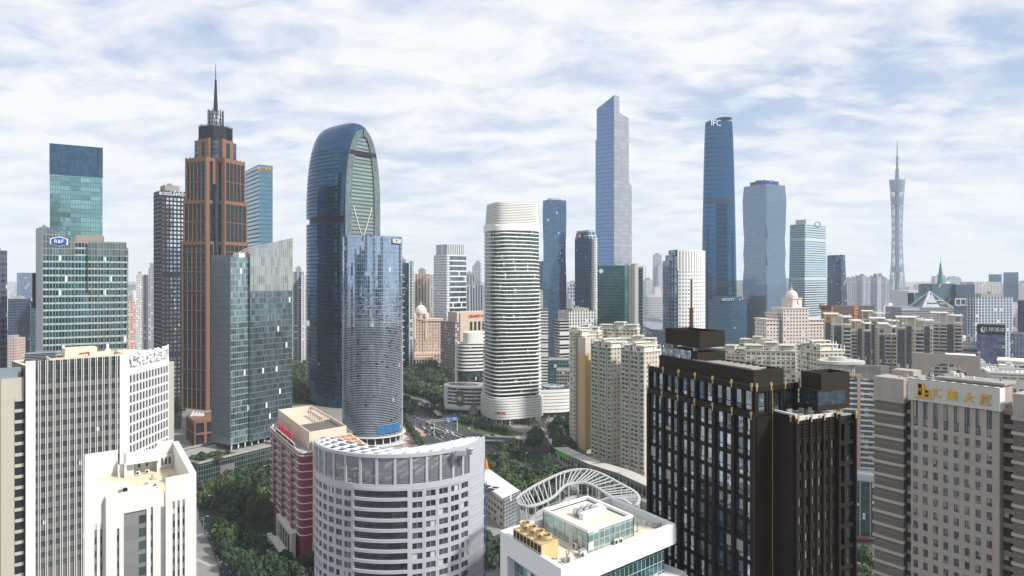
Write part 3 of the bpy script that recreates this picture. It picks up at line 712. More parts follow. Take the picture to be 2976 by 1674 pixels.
 b = MB(); b.prism([Q(8, 6), Q(15, 6), Q(15, 11), Q(8, 11)], 19.5, 19.7, 0); b.build('roof_pool', plain('pool', (0.10, 0.12, 0.16), 0.1), pr)
podium_tower()
# ---- blue round-shouldered tower with the pointed-arch face
def bullet_tower():
 Y = 700; H = 291.0; z1 = 205.0
 gl = fac('bt_glass', (0.012, 0.03, 0.045), (0.035, 0.13, 0.23), 1.9, 4.0, (0.03, 0.98), (0.22, 0.99), mg=0.92, rg=0.05, gl2=(0.02, 0.06, 0.11), tilt=0.025, blind=0.002, span=(0.025, 0.05, 0.07), var=0.04)
 top = fac('bt_dome', (0.04, 0.07, 0.13), (0.05, 0.12, 0.24), 1.9, 2.0, (0.05, 0.97), (0.12, 0.99), mg=0.92, rg=0.08, gl2=(0.04, 0.09, 0.19), tilt=0.02, blind=0)
 archm = fac('bt_arch', (0.07, 0.10, 0.10), (0.32, 0.39, 0.35), 30, 3.8, (0.0, 1.0), (0.2, 0.8), mg=0.4, rg=0.25, gl2=(0.22, 0.30, 0.28), blind=0, tilt=0.004)
 framem = fac('bt_frame', (0.12, 0.16, 0.16), (0.24, 0.31, 0.31), 1.9, 4.0, (0.05, 0.97), (0.05, 0.97), mg=0.6, rg=0.15, tilt=0.01, blind=0)
 e = Vector((math.cos(R(50)), math.sin(R(50)))); f_ = Vector((e.y, -e.x))       # e runs along the arch face to the right; f_ its outward normal
 cornerY = 690; cpt = Vector((Xd(886, cornerY), cornerY)); Wd = hit(952*K, cpt, e); b0 = Wd/2; cen_ = cpt+e*b0
 A0 = 0; root = thing('round_shouldered_tower', 'dark blue bullet shaped glass tower with a pale pointed arch on its right face', 'skyscraper', (cen_.x-20, cen_.y+20, 0))
 AA, BB, DD, z1, PW = 42.0, 30.0, 33.0, 190.0, 2.6
 cen0 = Vector((Xd(862, 720), 720.0)); cen_ = cen0+f_*DD
 def sc_(z): return (1-min(1, max(0, (z-z1)/(H-z1)))**PW)**(1/PW)
 def bw(z): return BB*max(.001, sc_(z))
 def aw(z): return AA*max(.001, sc_(z))**.4
 def hw_(z):
  a = aw(z); return bw(z)*(1-(DD/a)**PW)**(1/PW) if a > DD else 0.0
 b0 = hw_(0); z9 = max(q/10 for q in range(2000, 2910) if hw_(q/10) > .3)
 def ring(z, ins=0.0, n=40):
  a, b = max(.05, aw(z)-ins), max(.05, bw(z)-ins); out = []; dd = DD-ins*.5
  t0 = math.acos(min(1, (dd/a)**(PW/2))) if a > dd else 0.0
  for i in range(n+1):
   t = t0+(2*math.pi-2*t0)*i/n; c, s = math.cos(t), math.sin(t)
   v = a*abs(c)**(2/PW)*(1 if c >= 0 else -1); u = b*abs(s)**(2/PW)*(1 if s >= 0 else -1)
   p = cen0+e*u+f_*min(v, dd); out.append((p.x, p.y, z))
  return out
 def loft_(zs, mat, nm, ins=0.0):
  b = MB(); rings = [ring(z, ins) for z in zs]
  ar = sum(rings[0][i-1][0]*rings[0][i][1]-rings[0][i][0]*rings[0][i-1][1] for i in range(len(rings[0])))
  if ar < 0: rings = [r[::-1] for r in rings]
  b.loft(rings, 0); return b.build(nm, mat, root)
 gap1, gap2 = (186, 192.5), (80, 86)
 loft_([0, gap2[0]], gl, 'lower_curtain_wall'); loft_([gap2[1], gap1[0]], gl, 'middle_curtain_wall')
 zs = [gap1[1]]+[gap1[1]+(262-gap1[1])*i/14 for i in range(1, 15)]; loft_(zs, gl, 'upper_curtain_wall')
 zs = [262.02]+[262+(H-.05-262)*(1-(1-i/14)**2) for i in range(1, 15)]; loft_(zs, top, 'domed_roof')
 for g_ in (gap1, gap2): loft_([g_[0]-.05, g_[1]+.05], dark_metal, 'recessed_storey', 3.0)
 # frame and inner arch standing on the face
 def archshape(s, zb, dz):
  H = z9
  L, Rr = [], []
  for i in range(33):
   z = zb+(H-dz-zb)*(1-(1-i/32)**1.7); hw = hw_(min(H+.1, z+dz))*s
   L.append((-hw, z)); Rr.append((hw, z))
  return L, Rr
 def plate(L, Rr, y, nm, m, L2=None, R2=None):
  b = MB()
  def P(u, z, yy): p = cen_+e*u+f_*yy; return (p.x, p.y, z)
  if L2 is None:
   for i in range(len(L)-1):
    q = [P(L[i][0], L[i][1], y), P(Rr[i][0], Rr[i][1], y), P(Rr[i+1][0], Rr[i+1][1], y), P(L[i+1][0], L[i+1][1], y)]
    b.face(q, 0, [(L[i][0]+30, L[i][1]), (Rr[i][0]+30, Rr[i][1]), (Rr[i+1][0]+30, Rr[i+1][1]), (L[i+1][0]+30, L[i+1][1])])
  else:
   for (P1, P2, fl) in ((L, L2, 0), (Rr, R2, 1)):
    for i in range(len(P1)-1):
     q = [P(P1[i][0], P1[i][1], y), P(P2[i][0], P2[i][1], y), P(P2[i+1][0], P2[i+1][1], y), P(P1[i+1][0], P1[i+1][1], y)]
     uv = [(P1[i][0]+30, P1[i][1]), (P2[i][0]+30, P2[i][1]), (P2[i+1][0]+30, P2[i+1][1]), (P1[i+1][0]+30, P1[i+1][1])]
     b.face(q if not fl else q[::-1], 0, uv if not fl else uv[::-1])
     for (PP, flip) in ((P1, 0), (P2, 1)):
      q = [P(PP[i][0], PP[i][1], y), P(PP[i+1][0], PP[i+1][1], y), P(PP[i+1][0], PP[i+1][1], .02), P(PP[i][0], PP[i][1], .02)]
      b.face(q if flip == fl else q[::-1])
  return b.build(nm, m, root)
 zb = 140
 Lo, Ro = archshape(0.985, zb, 0.4); Li, Ri = archshape(0.66, zb, 7)
 plate(Lo, Ro, 1.8, 'arch_frame', framem, Li, Ri)
 plate(Li, Ri, 0.35, 'arch_louvres', archm)
 b = MB()
 def P(u, z, yy): p = cen_+e*u+f_*yy; return Vector((p.x, p.y, z))
 for s_ in (-1, 1):
  pr = None
  for i in range(9):
   t = i/8; q = P(s_*b0*.55*(1-t)**.8+s_*0, 196-40*0-26*(t), .7) if False else P(s_*b0*.52*(abs(1-2*t))**.9, 203-64*t, .8)
   if pr: b.bar(pr, q, .5)
   pr = q
 b.build('arch_braces', plain('brace_white', (0.62, 0.64, 0.58), 0.5), root)
 b = MB(); h1, h2 = hw_(255)*.97, hw_(259.5)*.97; b.quad(P(-h1, 255, 2.0), P(h1, 255, 2.0), P(h2, 259.5, 2.0), P(-h2, 259.5, 2.0)); b.build('dark_band', dark_metal, root)
bullet_tower()
# ---- round glass tower with sunshade rings
def drum_tower():
 cx, cy = Xd(937, 548), 549.0; rx, ry = 23.6, 21.0; H = 163.0
 root = thing('cylindrical_tower', 'silvery blue round tower ringed by thin white sunshades in front of the bullet tower', 'skyscraper', (cx, cy, 0))
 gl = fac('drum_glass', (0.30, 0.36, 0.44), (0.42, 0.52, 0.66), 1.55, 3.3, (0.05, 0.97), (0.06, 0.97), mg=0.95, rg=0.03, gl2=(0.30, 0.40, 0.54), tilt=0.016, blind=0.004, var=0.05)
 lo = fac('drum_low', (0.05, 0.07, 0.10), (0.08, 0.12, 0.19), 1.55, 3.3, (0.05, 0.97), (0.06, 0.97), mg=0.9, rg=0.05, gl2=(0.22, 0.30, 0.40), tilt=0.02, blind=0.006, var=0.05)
 def ell(f, n=72): return [(cx+rx*f*math.cos(2*math.pi*i/n), cy+ry*f*math.sin(2*math.pi*i/n)) for i in range(n)]
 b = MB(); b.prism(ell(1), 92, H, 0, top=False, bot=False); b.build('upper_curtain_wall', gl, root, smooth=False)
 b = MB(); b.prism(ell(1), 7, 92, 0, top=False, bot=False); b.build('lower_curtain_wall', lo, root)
 b = MB(); b.prism(ell(.97), H-4, H-3, 0); b.build('roof', roof_grey, root)
 r = MB(); random.seed(3); z = 8.0; n = 72; out = ell(1.022); inn = ell(1.0)
 while z < 126:
  k = (z-92)/34
  dens = 1.0 if z < 92 else max(0, 1-k)
  a = 0
  for i in range(n):
   if z > 92 and random.random() > dens*.9: continue
   if z <= 92 and random.random() < 0.02: continue
   j = (i+1) % n; t = .22
   A, B, C_, D_ = out[i], out[j], inn[j], inn[i]
   r.quad((*A, z), (*B, z), (*B, z+t), (*A, z+t)); r.quad((*A, z+t), (*B, z+t), (*C_, z+t), (*D_, z+t)); r.quad((*D_, z), (*C_, z), (*B, z), (*A, z))
  z += 1.32
 r.build('sunshade_rings', plain('shade_white', (0.62, 0.66, 0.70), 0.35, 0.4, var=0.03), root)
 b = MB()
 for i in range(n):
  if i % 3 == 0: x, y = ell(1.0)[i]; b.bar((x, y, 0), (x, y, 7), .5, 0, 6)
 b.prism(ell(.9), 0, 7, 1); b.prism(ell(1.12), 6.2, 7, 0); b.prism(ell(1.25), .1, .5, 0); b.build('colonnade', [white_paint, dark_metal], root)
 # dark sign strip and letters near the top right; screens at the foot
 th = R(-38); x, y = cx+rx*1.01*math.cos(th), cy+ry*1.01*math.sin(th)
 b = MB()
 for q in range(6):
  a0, a1 = R(-42+q*5), R(-42+q*5+5); p0 = (cx+rx*1.008*math.cos(a0), cy+ry*1.008*math.sin(a0)); p1 = (cx+rx*1.008*math.cos(a1), cy+ry*1.008*math.sin(a1))
  b.quad((*p0, H-6.4), (*p1, H-6.4), (*p1, H-1.6), (*p0, H-1.6))
 b.build('sign_band', dark_metal, root)
 for q, chx in enumerate('\u73e0\u6c5f\u6295\u8d44'):
  a0 = R(-37+q*6.5); text('roof_lettering', chx, 4.0, (cx+rx*1.03*math.cos(a0), cy+ry*1.03*math.sin(a0), H-4), a0+math.pi/2, plain('sign_white', (0.85, 0.86, 0.88)), root, 0.1, bold=0.08)
 scm = plain('lit_screen', (0.02, 0.1, 0.25), 0.3, emit=((0.05, 0.22, 0.36), 0.3), var=0.5, scale=0.5)
 for q in range(3):
  b = MB()
  for w in range(3):
   a0, a1 = R(-72+q*17+w*5), R(-72+q*17+w*5+5); p0 = (cx+rx*1.035*math.cos(a0), cy+ry*1.035*math.sin(a0)); p1 = (cx+rx*1.035*math.cos(a1), cy+ry*1.035*math.sin(a1))
   b.quad((*p0, 9+q*.2), (*p1, 9+q*.2), (*p1, 16), (*p0, 16))
  b.build('screen', scm, root)
drum_tower()
# ---- white banded tower with wavy balconies and its low curved base
def rrect(cx, cy, a, b, rot, n=48, p=4.0):
 out = []
 for i in range(n):
  t = 2*math.pi*i/n; c, s = math.cos(t), math.sin(t); x = a*abs(c)**(2/p)*(1 if c >= 0 else -1); y = b*abs(s)**(2/p)*(1 if s >= 0 else -1)
  out.append((cx+x*math.cos(rot)-y*math.sin(rot), cy+x*math.sin(rot)+y*math.cos(rot)))
 return out
def wave_tower():
 cx, cy = Xd(1287, 625), 625.0; H = 173.5
 root = thing('banded_tower', 'white tower with wavy bands at every floor and a louvred crown, in the middle', 'skyscraper', (cx, cy, 0))
 wh = plain('band_white', (0.80, 0.79, 0.75), 0.45, var=0.04, scale=0.05)
 gl = fac('wave_glass', (0.03, 0.04, 0.04), (0.03, 0.06, 0.06), 1.5, 3.35, (0.06, 0.96), (0.0, 1.0), mg=0.7, rg=0.08, gl2=(0.14, 0.22, 0.20), tilt=0.03, blind=0.02)
 rot = R(22); W0 = 25.0
 def half(z): return W0*(1.0-0.075*max(0, (z-20)/150))
 z0, zt = 24.0, H; n = 72
 b = MB(); b.prism(rrect(cx, cy, half(90)-1.4, half(90)-4.4, rot, n), 4, zt, 0, top=False, bot=False); b.build('curtain_wall', gl, root)
 k = int((zt-z0)/3.38)
 bd = MB()
 for i in range(k+1):
  z = z0+i*3.38; h_ = half(z); base = rrect(cx, cy, h_, h_-3, rot, n); hgt = 1.05
  pr = []
  for j, p in enumerate(base):
   t = 2*math.pi*j/n; pr.append(0.55*math.sin(3*t+0.6*math.sin(i*.33)+1.0)*math.sin(i*.24+t*1.0)+0.15)
  pts = [tuple(Vector((cx, cy))+(Vector(p)-Vector((cx, cy)))*(1+pr[j]/h_)) for j, p in enumerate(base)]
  low = [tuple(Vector((cx, cy))+(Vector(p)-Vector((cx, cy)))*(1-.25/h_)) for p in pts]
  ins = rrect(cx, cy, half(90)-1.6, half(90)-4.6, rot, n)
  wv = [.28*math.sin(2*math.pi*j/n*4+i*.21) for j in range(n)]
  bd.loft([[(p[0], p[1], z) for j, p in enumerate(ins)], [(p[0], p[1], z+.1+wv[j]*.5) for j, p in enumerate(low)], [(p[0], p[1], z+hgt*.5+wv[j]) for j, p in enumerate(pts)], [(p[0], p[1], z+hgt+wv[j]) for j, p in enumerate(low)], [(p[0], p[1], z+hgt*.9) for p in ins]], 0, caps=False)
 bd.build('floor_bands', wh, root, smooth=True)
 # crown
 c = MB(); r1 = rrect(cx, cy, half(H)-1.2, half(H)-4.0, rot, 48); r2 = rrect(cx, cy, half(H)-2.6, half(H)-5.4, rot, 48)
 def lerp_ring(a_, b_, t, z): return [(p[0]+(q[0]-p[0])*t, p[1]+(q[1]-p[1])*t, z) for p, q in zip(a_, b_)]
 c.loft([lerp_ring(r1, r2, 0, H), lerp_ring(r1, r2, 1, H+24)], 0, mt=0)
 c.build('crown_screen', plain('crown_beige', (0.22, 0.20, 0.16), 0.6, var=0.05), root)
 lv = MB()
 for i in range(14):
  t = i/14; ro = lerp_ring(r1, r2, t, H+3.5+i*1.5); ro2 = [tuple(Vector((cx, cy, p[2]))+(Vector(p)-Vector((cx, cy, p[2])))*1.022) for p in ro]
  lv.prism([(p[0], p[1]) for p in ro2], H+3.5+i*1.48, H+4.5+i*1.48, 0)
 lv.build('crown_louvres', wh, root)
 ar = MB()
 r3 = rrect(cx, cy, half(H)+.4, half(H)-2.4, rot, 48)
 wv = [2.2*abs(math.cos(2*math.pi*i/48*2)) for i in range(48)]
 ar.loft([[(p[0], p[1], H-1.5+wv[i]*.2) for i, p in enumerate(r3)], [(p[0], p[1], H+2.6+wv[i]) for i, p in enumerate(r3)]], 0, mt=0); ar.build('crown_collar', wh, root)
 # lower storeys: white with slits
 lo = MB(); z = 6.0
 while z < 23:
  lo.prism(rrect(cx, cy, W0+1.0, W0-2.0, rot, n), z, z+1.75, 0); lo.prism(rrect(cx, cy, W0-.6, W0-3.4, rot, n), z+1.75, z+2.25, 1); z += 2.25
 lo.build('lower_storeys', [wh, dark_metal], root)
 b = MB()
 for j in range(0, n, 4):
  x, y = rrect(cx, cy, W0-1, W0-4, rot, n)[j]; b.bar((x, y, 0), (x, y, 6), .45, 0, 8)
 b.prism(rrect(cx, cy, W0-5, W0-8, rot, n), 0, 6, 1); b.build('colonnade', [wh, gl], root)
 # curved annexe at its right
 r2_ = thing('annexe_building', 'low white annexe with round glass roof at the right foot of the banded tower', 'building', (Xd(1400, 640), 645, 0))
 ax, ay = Xd(1400, 650), 652.0
 b = MB(); z = 5; i = 0
 while z < 26:
  b.prism(rrect(ax-6, ay, 26-abs(i-3)*.4, 17, R(12), 48, 2.6), z, z+2.5, 0); b.prism(rrect(ax-6, ay, 24, 15.5, R(12), 48, 2.6), z+2.5, z+3.1, 1); z += 3.1; i += 1
 b.prism(rrect(ax-6, ay, 22, 14, R(12), 48, 2.6), 0, 5, 1); b.build('wall', [wh, fac('ann_glass', (0.05, 0.06, 0.06), (0.08, 0.12, 0.11), 1.5, 2, (0.1, 0.9), (0, 1), mg=0.6)], r2_)
 b = MB(); b.lathe([(11, 26.6), (10.9, 27.6), (6, 28.8), (0, 29.2)], ax-3, ay, 32); b.build('glass_roof', fac('ann_roof', (0.45, 0.48, 0.50), (0.30, 0.36, 0.40), 2, 2, (0.08, 0.92), (0.1, 0.9), mg=0.6), r2_)
 # sickle podium at the left and the round building above it
 r3_ = thing('curved_podium', 'white sickle shaped low building with a rosette panel, left foot of the banded tower', 'building', (Xd(1165, 660), 655, 0))
 px_, py_ = Xd(1170, 660), 662.0
 wh2 = wh
 b = MB(); b.prism(rrect(px_+3, py_, 24, 15, R(-14), 60, 2.4), 7, 27, 0); b.build('wall', wh2, r3_)
 b = MB(); b.prism(rrect(px_-2, py_+1, 15, 8, R(-14), 48, 2.0), 26.2, 27.3, 0); b.build('roof_opening', fac('pod_roof', (0.3, 0.32, 0.32), (0.12, 0.15, 0.15), 2, 2, (0.06, 0.94), (0.06, 0.94), mg=0.5), r3_)
 b = MB()
 for q in range(5): b.prism(rrect(px_+3.4, py_, 24.3, 15.3, R(-14), 60, 2.4)[38:56], 10+q*3.4, 11.9+q*3.4, 0)
 b.build('window_bands', fac('ann_glass', (0, 0, 0), (0, 0, 0), 1, 1), r3_)
 b = MB(); b.prism(rrect(px_+1, py_, 30, 18, R(-14), 60, 2.4), 5.6, 7, 0); b.prism(rrect(px_+3, py_, 21, 12, R(-14), 60, 2.4), 0, 5.6, 1); b.build('skirt_roof', [plain('skirt_grey', (0.5, 0.5, 0.48), 0.6), dark_metal], r3_)
 fr = Vector((px_+3, py_)); b = MB(); th = R(-101); base = rrect(px_+3.2, py_, 24.4, 15.4, R(-14), 60, 2.4)
 pA = min(base, key=lambda p: abs((p[0]/p[1])*F+CX-1158*K)+(p[1]-py_)*.5);
 Mx = Matrix.Translation((pA[0], pA[1]-.5, 16)) @ Matrix.Rotation(R(-24), 4, 'Z')
 b.box(-3.2, -.3, -7, 3.2, .6, 7, 0, Mx); b.build('rosette_panel', plain('panel_grey', (0.13, 0.13, 0.12), 0.5), r3_)
 b = MB()
 for i in range(12):
  a_ = 2*math.pi*i/12; b.bar(Mx @ Vector((0, -.5, 0)), Mx @ Vector((2.6*math.cos(a_), -.5, 2.6*math.sin(a_))), .28)
 b.build('rosette', wh2, r3_)
wave_tower()
def small_round():
 Y = 735; cx, cy = Xd(1187, Y+16), Y+16; wh = plain('band_white', (0.80, 0.79, 0.75))
 root = thing('round_office_building', 'smaller white banded round office building with a blank white drum on top', 'office building', (cx, cy, 0))
 b = MB(); b.prism(rrect(cx, cy, 16.5, 14, R(15), 48, 3), 3, Zd(866, Y), 0, bot=False, mt=1); b.build('curtain_wall', [fac('wave_glass', (0, 0, 0), (0, 0, 0), 1, 1), roof_grey], root)
 b = MB(); z = 30.0
 while z < Zd(870, Y): b.prism(rrect(cx, cy, 17.6, 15.1, R(15), 48, 3), z, z+1.75, 0); z += 3.7
 b.build('floor_bands', wh, root)
 b = MB(); b.prism(rrect(cx+3, cy, 12.5, 10, R(15), 40, 3), Zd(866, Y), Zd(838, Y), 0); b.build('rooftop_drum', wh, root)
 b = MB(); b.prism(rrect(cx-15.5, cy-3, 1.6, 4, R(15), 20, 4), 0, Zd(862, Y), 0); b.build('stair_fin', wh, root)
small_round()
# ================================================================== towers in the middle and on the right
res_grey = fac('res_grey', (0.36, 0.38, 0.42), (0.10, 0.13, 0.18), 3.2, 3.1, (0.25, 0.8), (0.3, 0.85), mg=0.3, rg=0.2, blind=0.1)
res_pale = fac('res_pale', (0.58, 0.58, 0.57), (0.14, 0.17, 0.21), 3.4, 3.1, (0.25, 0.8), (0.3, 0.85), mg=0.3, rg=0.2, blind=0.1)
res_tan = fac('res_tan', (0.50, 0.40, 0.31), (0.12, 0.11, 0.11), 3.3, 3.1, (0.28, 0.78), (0.25, 0.8), mg=0.3, rg=0.2, blind=0.1)
res_pink = fac('res_pink', (0.62, 0.38, 0.30), (0.30, 0.20, 0.18), 4.0, 3.2, (0.2, 0.8), (0.3, 0.8), mg=0.2, rg=0.3, blind=0.2)
blue_tw = fac('blue_tw', (0.06, 0.11, 0.18), (0.06, 0.16, 0.28), 2.2, 4.0, (0.06, 0.96), (0.2, 0.97), mg=0.85, rg=0.08, gl2=(0.14, 0.28, 0.42), tilt=0.012, blind=0.01, blindc=(0.4, 0.5, 0.6), vblk=(2, 0.35))
dark_off = fac('dark_off', (0.06, 0.09, 0.14), (0.05, 0.09, 0.16), 2.5, 3.8, (0.08, 0.95), (0.3, 0.95), mg=0.8, rg=0.1, gl2=(0.10, 0.16, 0.24), blind=0.012)
stripe_v = fac('stripe_v', (0.62, 0.62, 0.60), (0.08, 0.10, 0.14), 3.2, 3.8, (0.35, 0.85), (0.12, 1.0), mg=0.3, rg=0.2, blind=0.05)
white_off = fac('white_off', (0.70, 0.70, 0.67), (0.06, 0.08, 0.11), 3.0, 3.8, (0.3, 0.82), (0.3, 0.82), mg=0.3, rg=0.2, blind=0.08)
mul_blue = fac('mul_blue', (0.10, 0.14, 0.22), (0.20, 0.28, 0.42), 2.4, 3.8, (0.3, 0.85), (0.1, 0.9), mg=0.6, rg=0.15, gl2=(0.40, 0.48, 0.58), blind=0.05)
# tower over the left edge, and the dark blocks behind the pair of teal offices
def simple(name, label, l, c, r, Y, a, top, mat, cat='skyscraper', depth=None, fixed=False, **kw):
 if l is None or (abs(l-c) < 5 and not fixed):
  a = -math.degrees(math.atan(((c+r)/2-1288)/1717)); l = None; depth = depth or 22
 return tower(name, label, bf(l, c, r, Y, a, depth), Zd(top, Y), mat, cat=cat, **kw)
simple('edge_tower', 'dark tower cut by the left edge of the photo', None, -46, 18, 430, -6, 629, fac('edge_dark', (0.10, 0.11, 0.14), (0.04, 0.06, 0.10), 2.4, 3.6, (0.1, 0.9), (0.3, 0.9), mg=0.7, gl2=(0.12, 0.16, 0.22)), depth=30, plant=(0.5, 2))
simple('patterned_tower', 'small hazy blue tower with mottled windows beyond the dark blocks on the far left', 42, 42.3, 92, 1250, 5, 686, mul_blue, depth=40)
simple('dark_office_block', 'broad dark blue office block left of the teal office with the hexagon sign', 18, 20, 76, 950, 4, 752, dark_off, cat='office building', depth=40, plant=(0.5, 3))
r_ = simple('dark_office_block', 'narrow dark blue block with a pale roof sign, left of the hexagon sign office', 75, 76.5, 118, 940, 4, 756, dark_off, cat='office building', depth=38)
b = MB(); z_ = Zd(756, 940); p_ = (Xd(80, 938), 938.0); b.box(p_[0], p_[1]-1, z_-1, p_[0]+18, p_[1], z_+4); b.build('roof_sign', white_paint, r_)
simple('apartment_tower', 'pinkish apartment tower right of the teal office with the hexagon sign', 316, 318, 340, 900, 10, 758, res_pink, cat='apartment block', depth=22, plant=(0.6, 5))
simple('apartment_tower', 'slim white and grey apartment tower left of the black grid tower', 340, 342, 361, 1250, 8, 690, res_pale, cat='apartment block', depth=22, plant=(0.5, 3))
simple('apartment_tower', 'pale apartment tower with a bright white edge against the black grid tower', 356, 358, 373, 1000, 8, 691, fac('res_stripe', (0.55, 0.55, 0.56), (0.20, 0.22, 0.27), 5, 3.1, (0.5, 0.95), (0.1, 0.95), mg=0.2), cat='apartment block', depth=20)
simple('apartment_tower', 'grey blue apartment tower rising directly left of the black grid tower', 371, 373, 392, 990, 8, 674, res_grey, cat='apartment block', depth=24, plant=(0.6, 5))
simple('apartment_tower', 'grey apartment tower between the podium office and the bullet tower', 733, 737, 764, 1000, 12, 683, fac('res_g2', (0.30, 0.32, 0.36), (0.13, 0.15, 0.19), 6, 3.1, (0.35, 0.95), (0.2, 0.9), mg=0.3), cat='apartment block', depth=24, plant=(0.55, 6))
simple('apartment_tower', 'white apartment tower squeezed between the grey tower and the bullet tower', 757, 758, 772, 985, 8, 692, fac('res_w2', (0.62, 0.63, 0.65), (0.22, 0.24, 0.28), 4, 3.1, (0.4, 0.9), (0.3, 0.85), mg=0.2), cat='apartment block', depth=20)
# right of the drum tower
r_ = simple('balcony_tower', 'teal glass tower with white balcony slabs on its corner, right of the round tower', 992, 994, 1028, 900, 10, 661, fac('teal_b', (0.05, 0.12, 0.14), (0.08, 0.20, 0.24), 2.2, 3.8, (0.05, 0.95), (0.25, 0.98), mg=0.8, gl2=(0.05, 0.10, 0.14)), plant=(0.6, 5), depth=26)
b = MB(); A_ = (Xd(1003, 896), 896.0)
for i in range(14): b.box(A_[0]-3, A_[1], 22+i*8.6, A_[0]+7, A_[1]+7, 23.2+i*8.6)
b.build('balcony_slabs', white_paint, r_)
b = MB(); ff = bf(1028, 1029, 1041, 896, 10, depth=20); b.prism([tuple(p) for p in ff], 0, Zd(656, 896), 0); b.build('glass_wing', fac('pale_wing', (0.6, 0.64, 0.66), (0.20, 0.38, 0.42), 4.5, 3.8, (0.25, 0.95), (0.12, 0.98), mg=0.6), r_)
simple('apartment_tower', 'brown and cream ribbed apartment tower behind the domed building', 1041, 1043, 1080, 1080, 10, 689, fac('res_rib', (0.52, 0.41, 0.32), (0.16, 0.13, 0.13), 4.6, 3.1, (0.42, 0.88), (0.12, 0.9), mg=0.2, hband=(34, (0.10, 0.09, 0.10), 11)), cat='apartment block', plant=(0.5, 8), depth=30)
simple('apartment_tower', 'pale grey apartment tower behind the domed building, right of the brown one', 1076, 1078, 1098, 1120, 8, 691, res_pale, cat='apartment block', depth=26)
ft = bf(1091, 1124, 1172, 1010, 38)
r_ = tower('white_grid_tower', 'white tower with punched windows on one side and banded glass on the other', ft, Zd(640, 1010), fac('wgt', (0.66, 0.68, 0.70), (0.07, 0.10, 0.14), 3.3, 3.9, (0.28, 0.80), (0.28, 0.80), mg=0.3, blind=0.08))
b = MB(); q = [tuple(Vector(cen(ft))+(Vector(p[:2])-Vector(cen(ft)))*.86) for p in ft]; b.prism(q, Zd(640, 1010)-.5, Zd(614, 1010), 0); b.build('upper_storeys', fac('wgt_top', (0.62, 0.65, 0.68), (0.14, 0.20, 0.22), 3.3, 30, (0.3, 0.8), (0.0, 1.0), mg=0.5), r_)
d_ = Vector(ft[1])-Vector(ft[0]); M_ = Matrix.Translation((ft[0][0], ft[0][1], 0)) @ Matrix.Rotation(math.atan2(d_.y, d_.x), 4, 'Z')
b = MB(); b.box(5, -.5, 0, d_.length+.3, 0.0, Zd(640, 1010)-1, 0, M_); b.build('banded_glass', fac('wgt_glass', (0.74, 0.76, 0.76), (0.30, 0.40, 0.42), 2.2, 7.8, (0.0, 1.0), (0.16, 0.92), mg=0.85, rg=0.05, gl2=(0.10, 0.16, 0.20), tilt=0.03, blind=0.03, vblk=(4, .5)), r_)
simple('apartment_tower', 'dark blue and white apartment tower right of the white punched window tower', 1163, 1166, 1196, 1250, 8, 692, fac('res_navy', (0.50, 0.52, 0.56), (0.07, 0.10, 0.17), 5, 3.1, (0.3, 0.95), (0.08, 0.95), mg=0.3), cat='apartment block', plant=(0.5, 5), depth=30)
simple('apartment_tower', 'stepped blue grey apartment tower half hidden by the wavy banded tower', 1178, 1182, 1216, 1130, 8, 718, fac('res_navy2', (0.44, 0.47, 0.53), (0.06, 0.09, 0.15), 4.2, 3.1, (0.25, 0.9), (0.08, 0.95), mg=0.3), cat='apartment block', plant=(0.6, 7), depth=30)
# hotel with red lettering
Yh = 850; ft = bf(1108, 1145, 1225, Yh, 34)
r_ = tower('grand_hotel', 'beige and brown hotel block with red lettering near its roof', ft, Zd(815, Yh)+2, fac('hotel_grid', (0.36, 0.31, 0.28), (0.10, 0.11, 0.13), 2.6, 3.6, (0.2, 0.85), (0.15, 0.85), mg=0.4, blind=0.08), cat='hotel')
c_ = Vector(ft[0]); d_ = (Vector(ft[1])-c_).normalized(); M_ = Matrix.Translation((c_.x, c_.y, 0)) @ Matrix.Rotation(math.atan2(d_.y, d_.x), 4, 'Z')
b = MB(); b.box(3, 1, Zd(815, Yh)-2, 55, 24, Zd(786, Yh), 0, M_); b.box(7, -.6, 0, 55, -.02, Zd(786, Yh)-.2, 0, M_); b.build('upper_wall', plain('hotel_beige', (0.58, 0.47, 0.36), 0.7, var=0.04), r_)
b = MB()
for i in range(5):
 for j in range(2): b.box(21+i*6, -.75, Zd(835, Yh)-12+j*13, 24.4+i*6, -.62, Zd(835, Yh)-1+j*13, 0, M_)
b.build('window_strips', fac('podium_dark', (0, 0, 0), (0, 0, 0), 1, 1), r_)
text('red_lettering', 'GRAND HYATT', 5.4, M_ @ Vector((36, -1.0, Zd(797, Yh))), R(34), plain('sign_red', (0.55, 0.05, 0.03), 0.5), r_, 0.3, bold=0.06, sx=0.9)
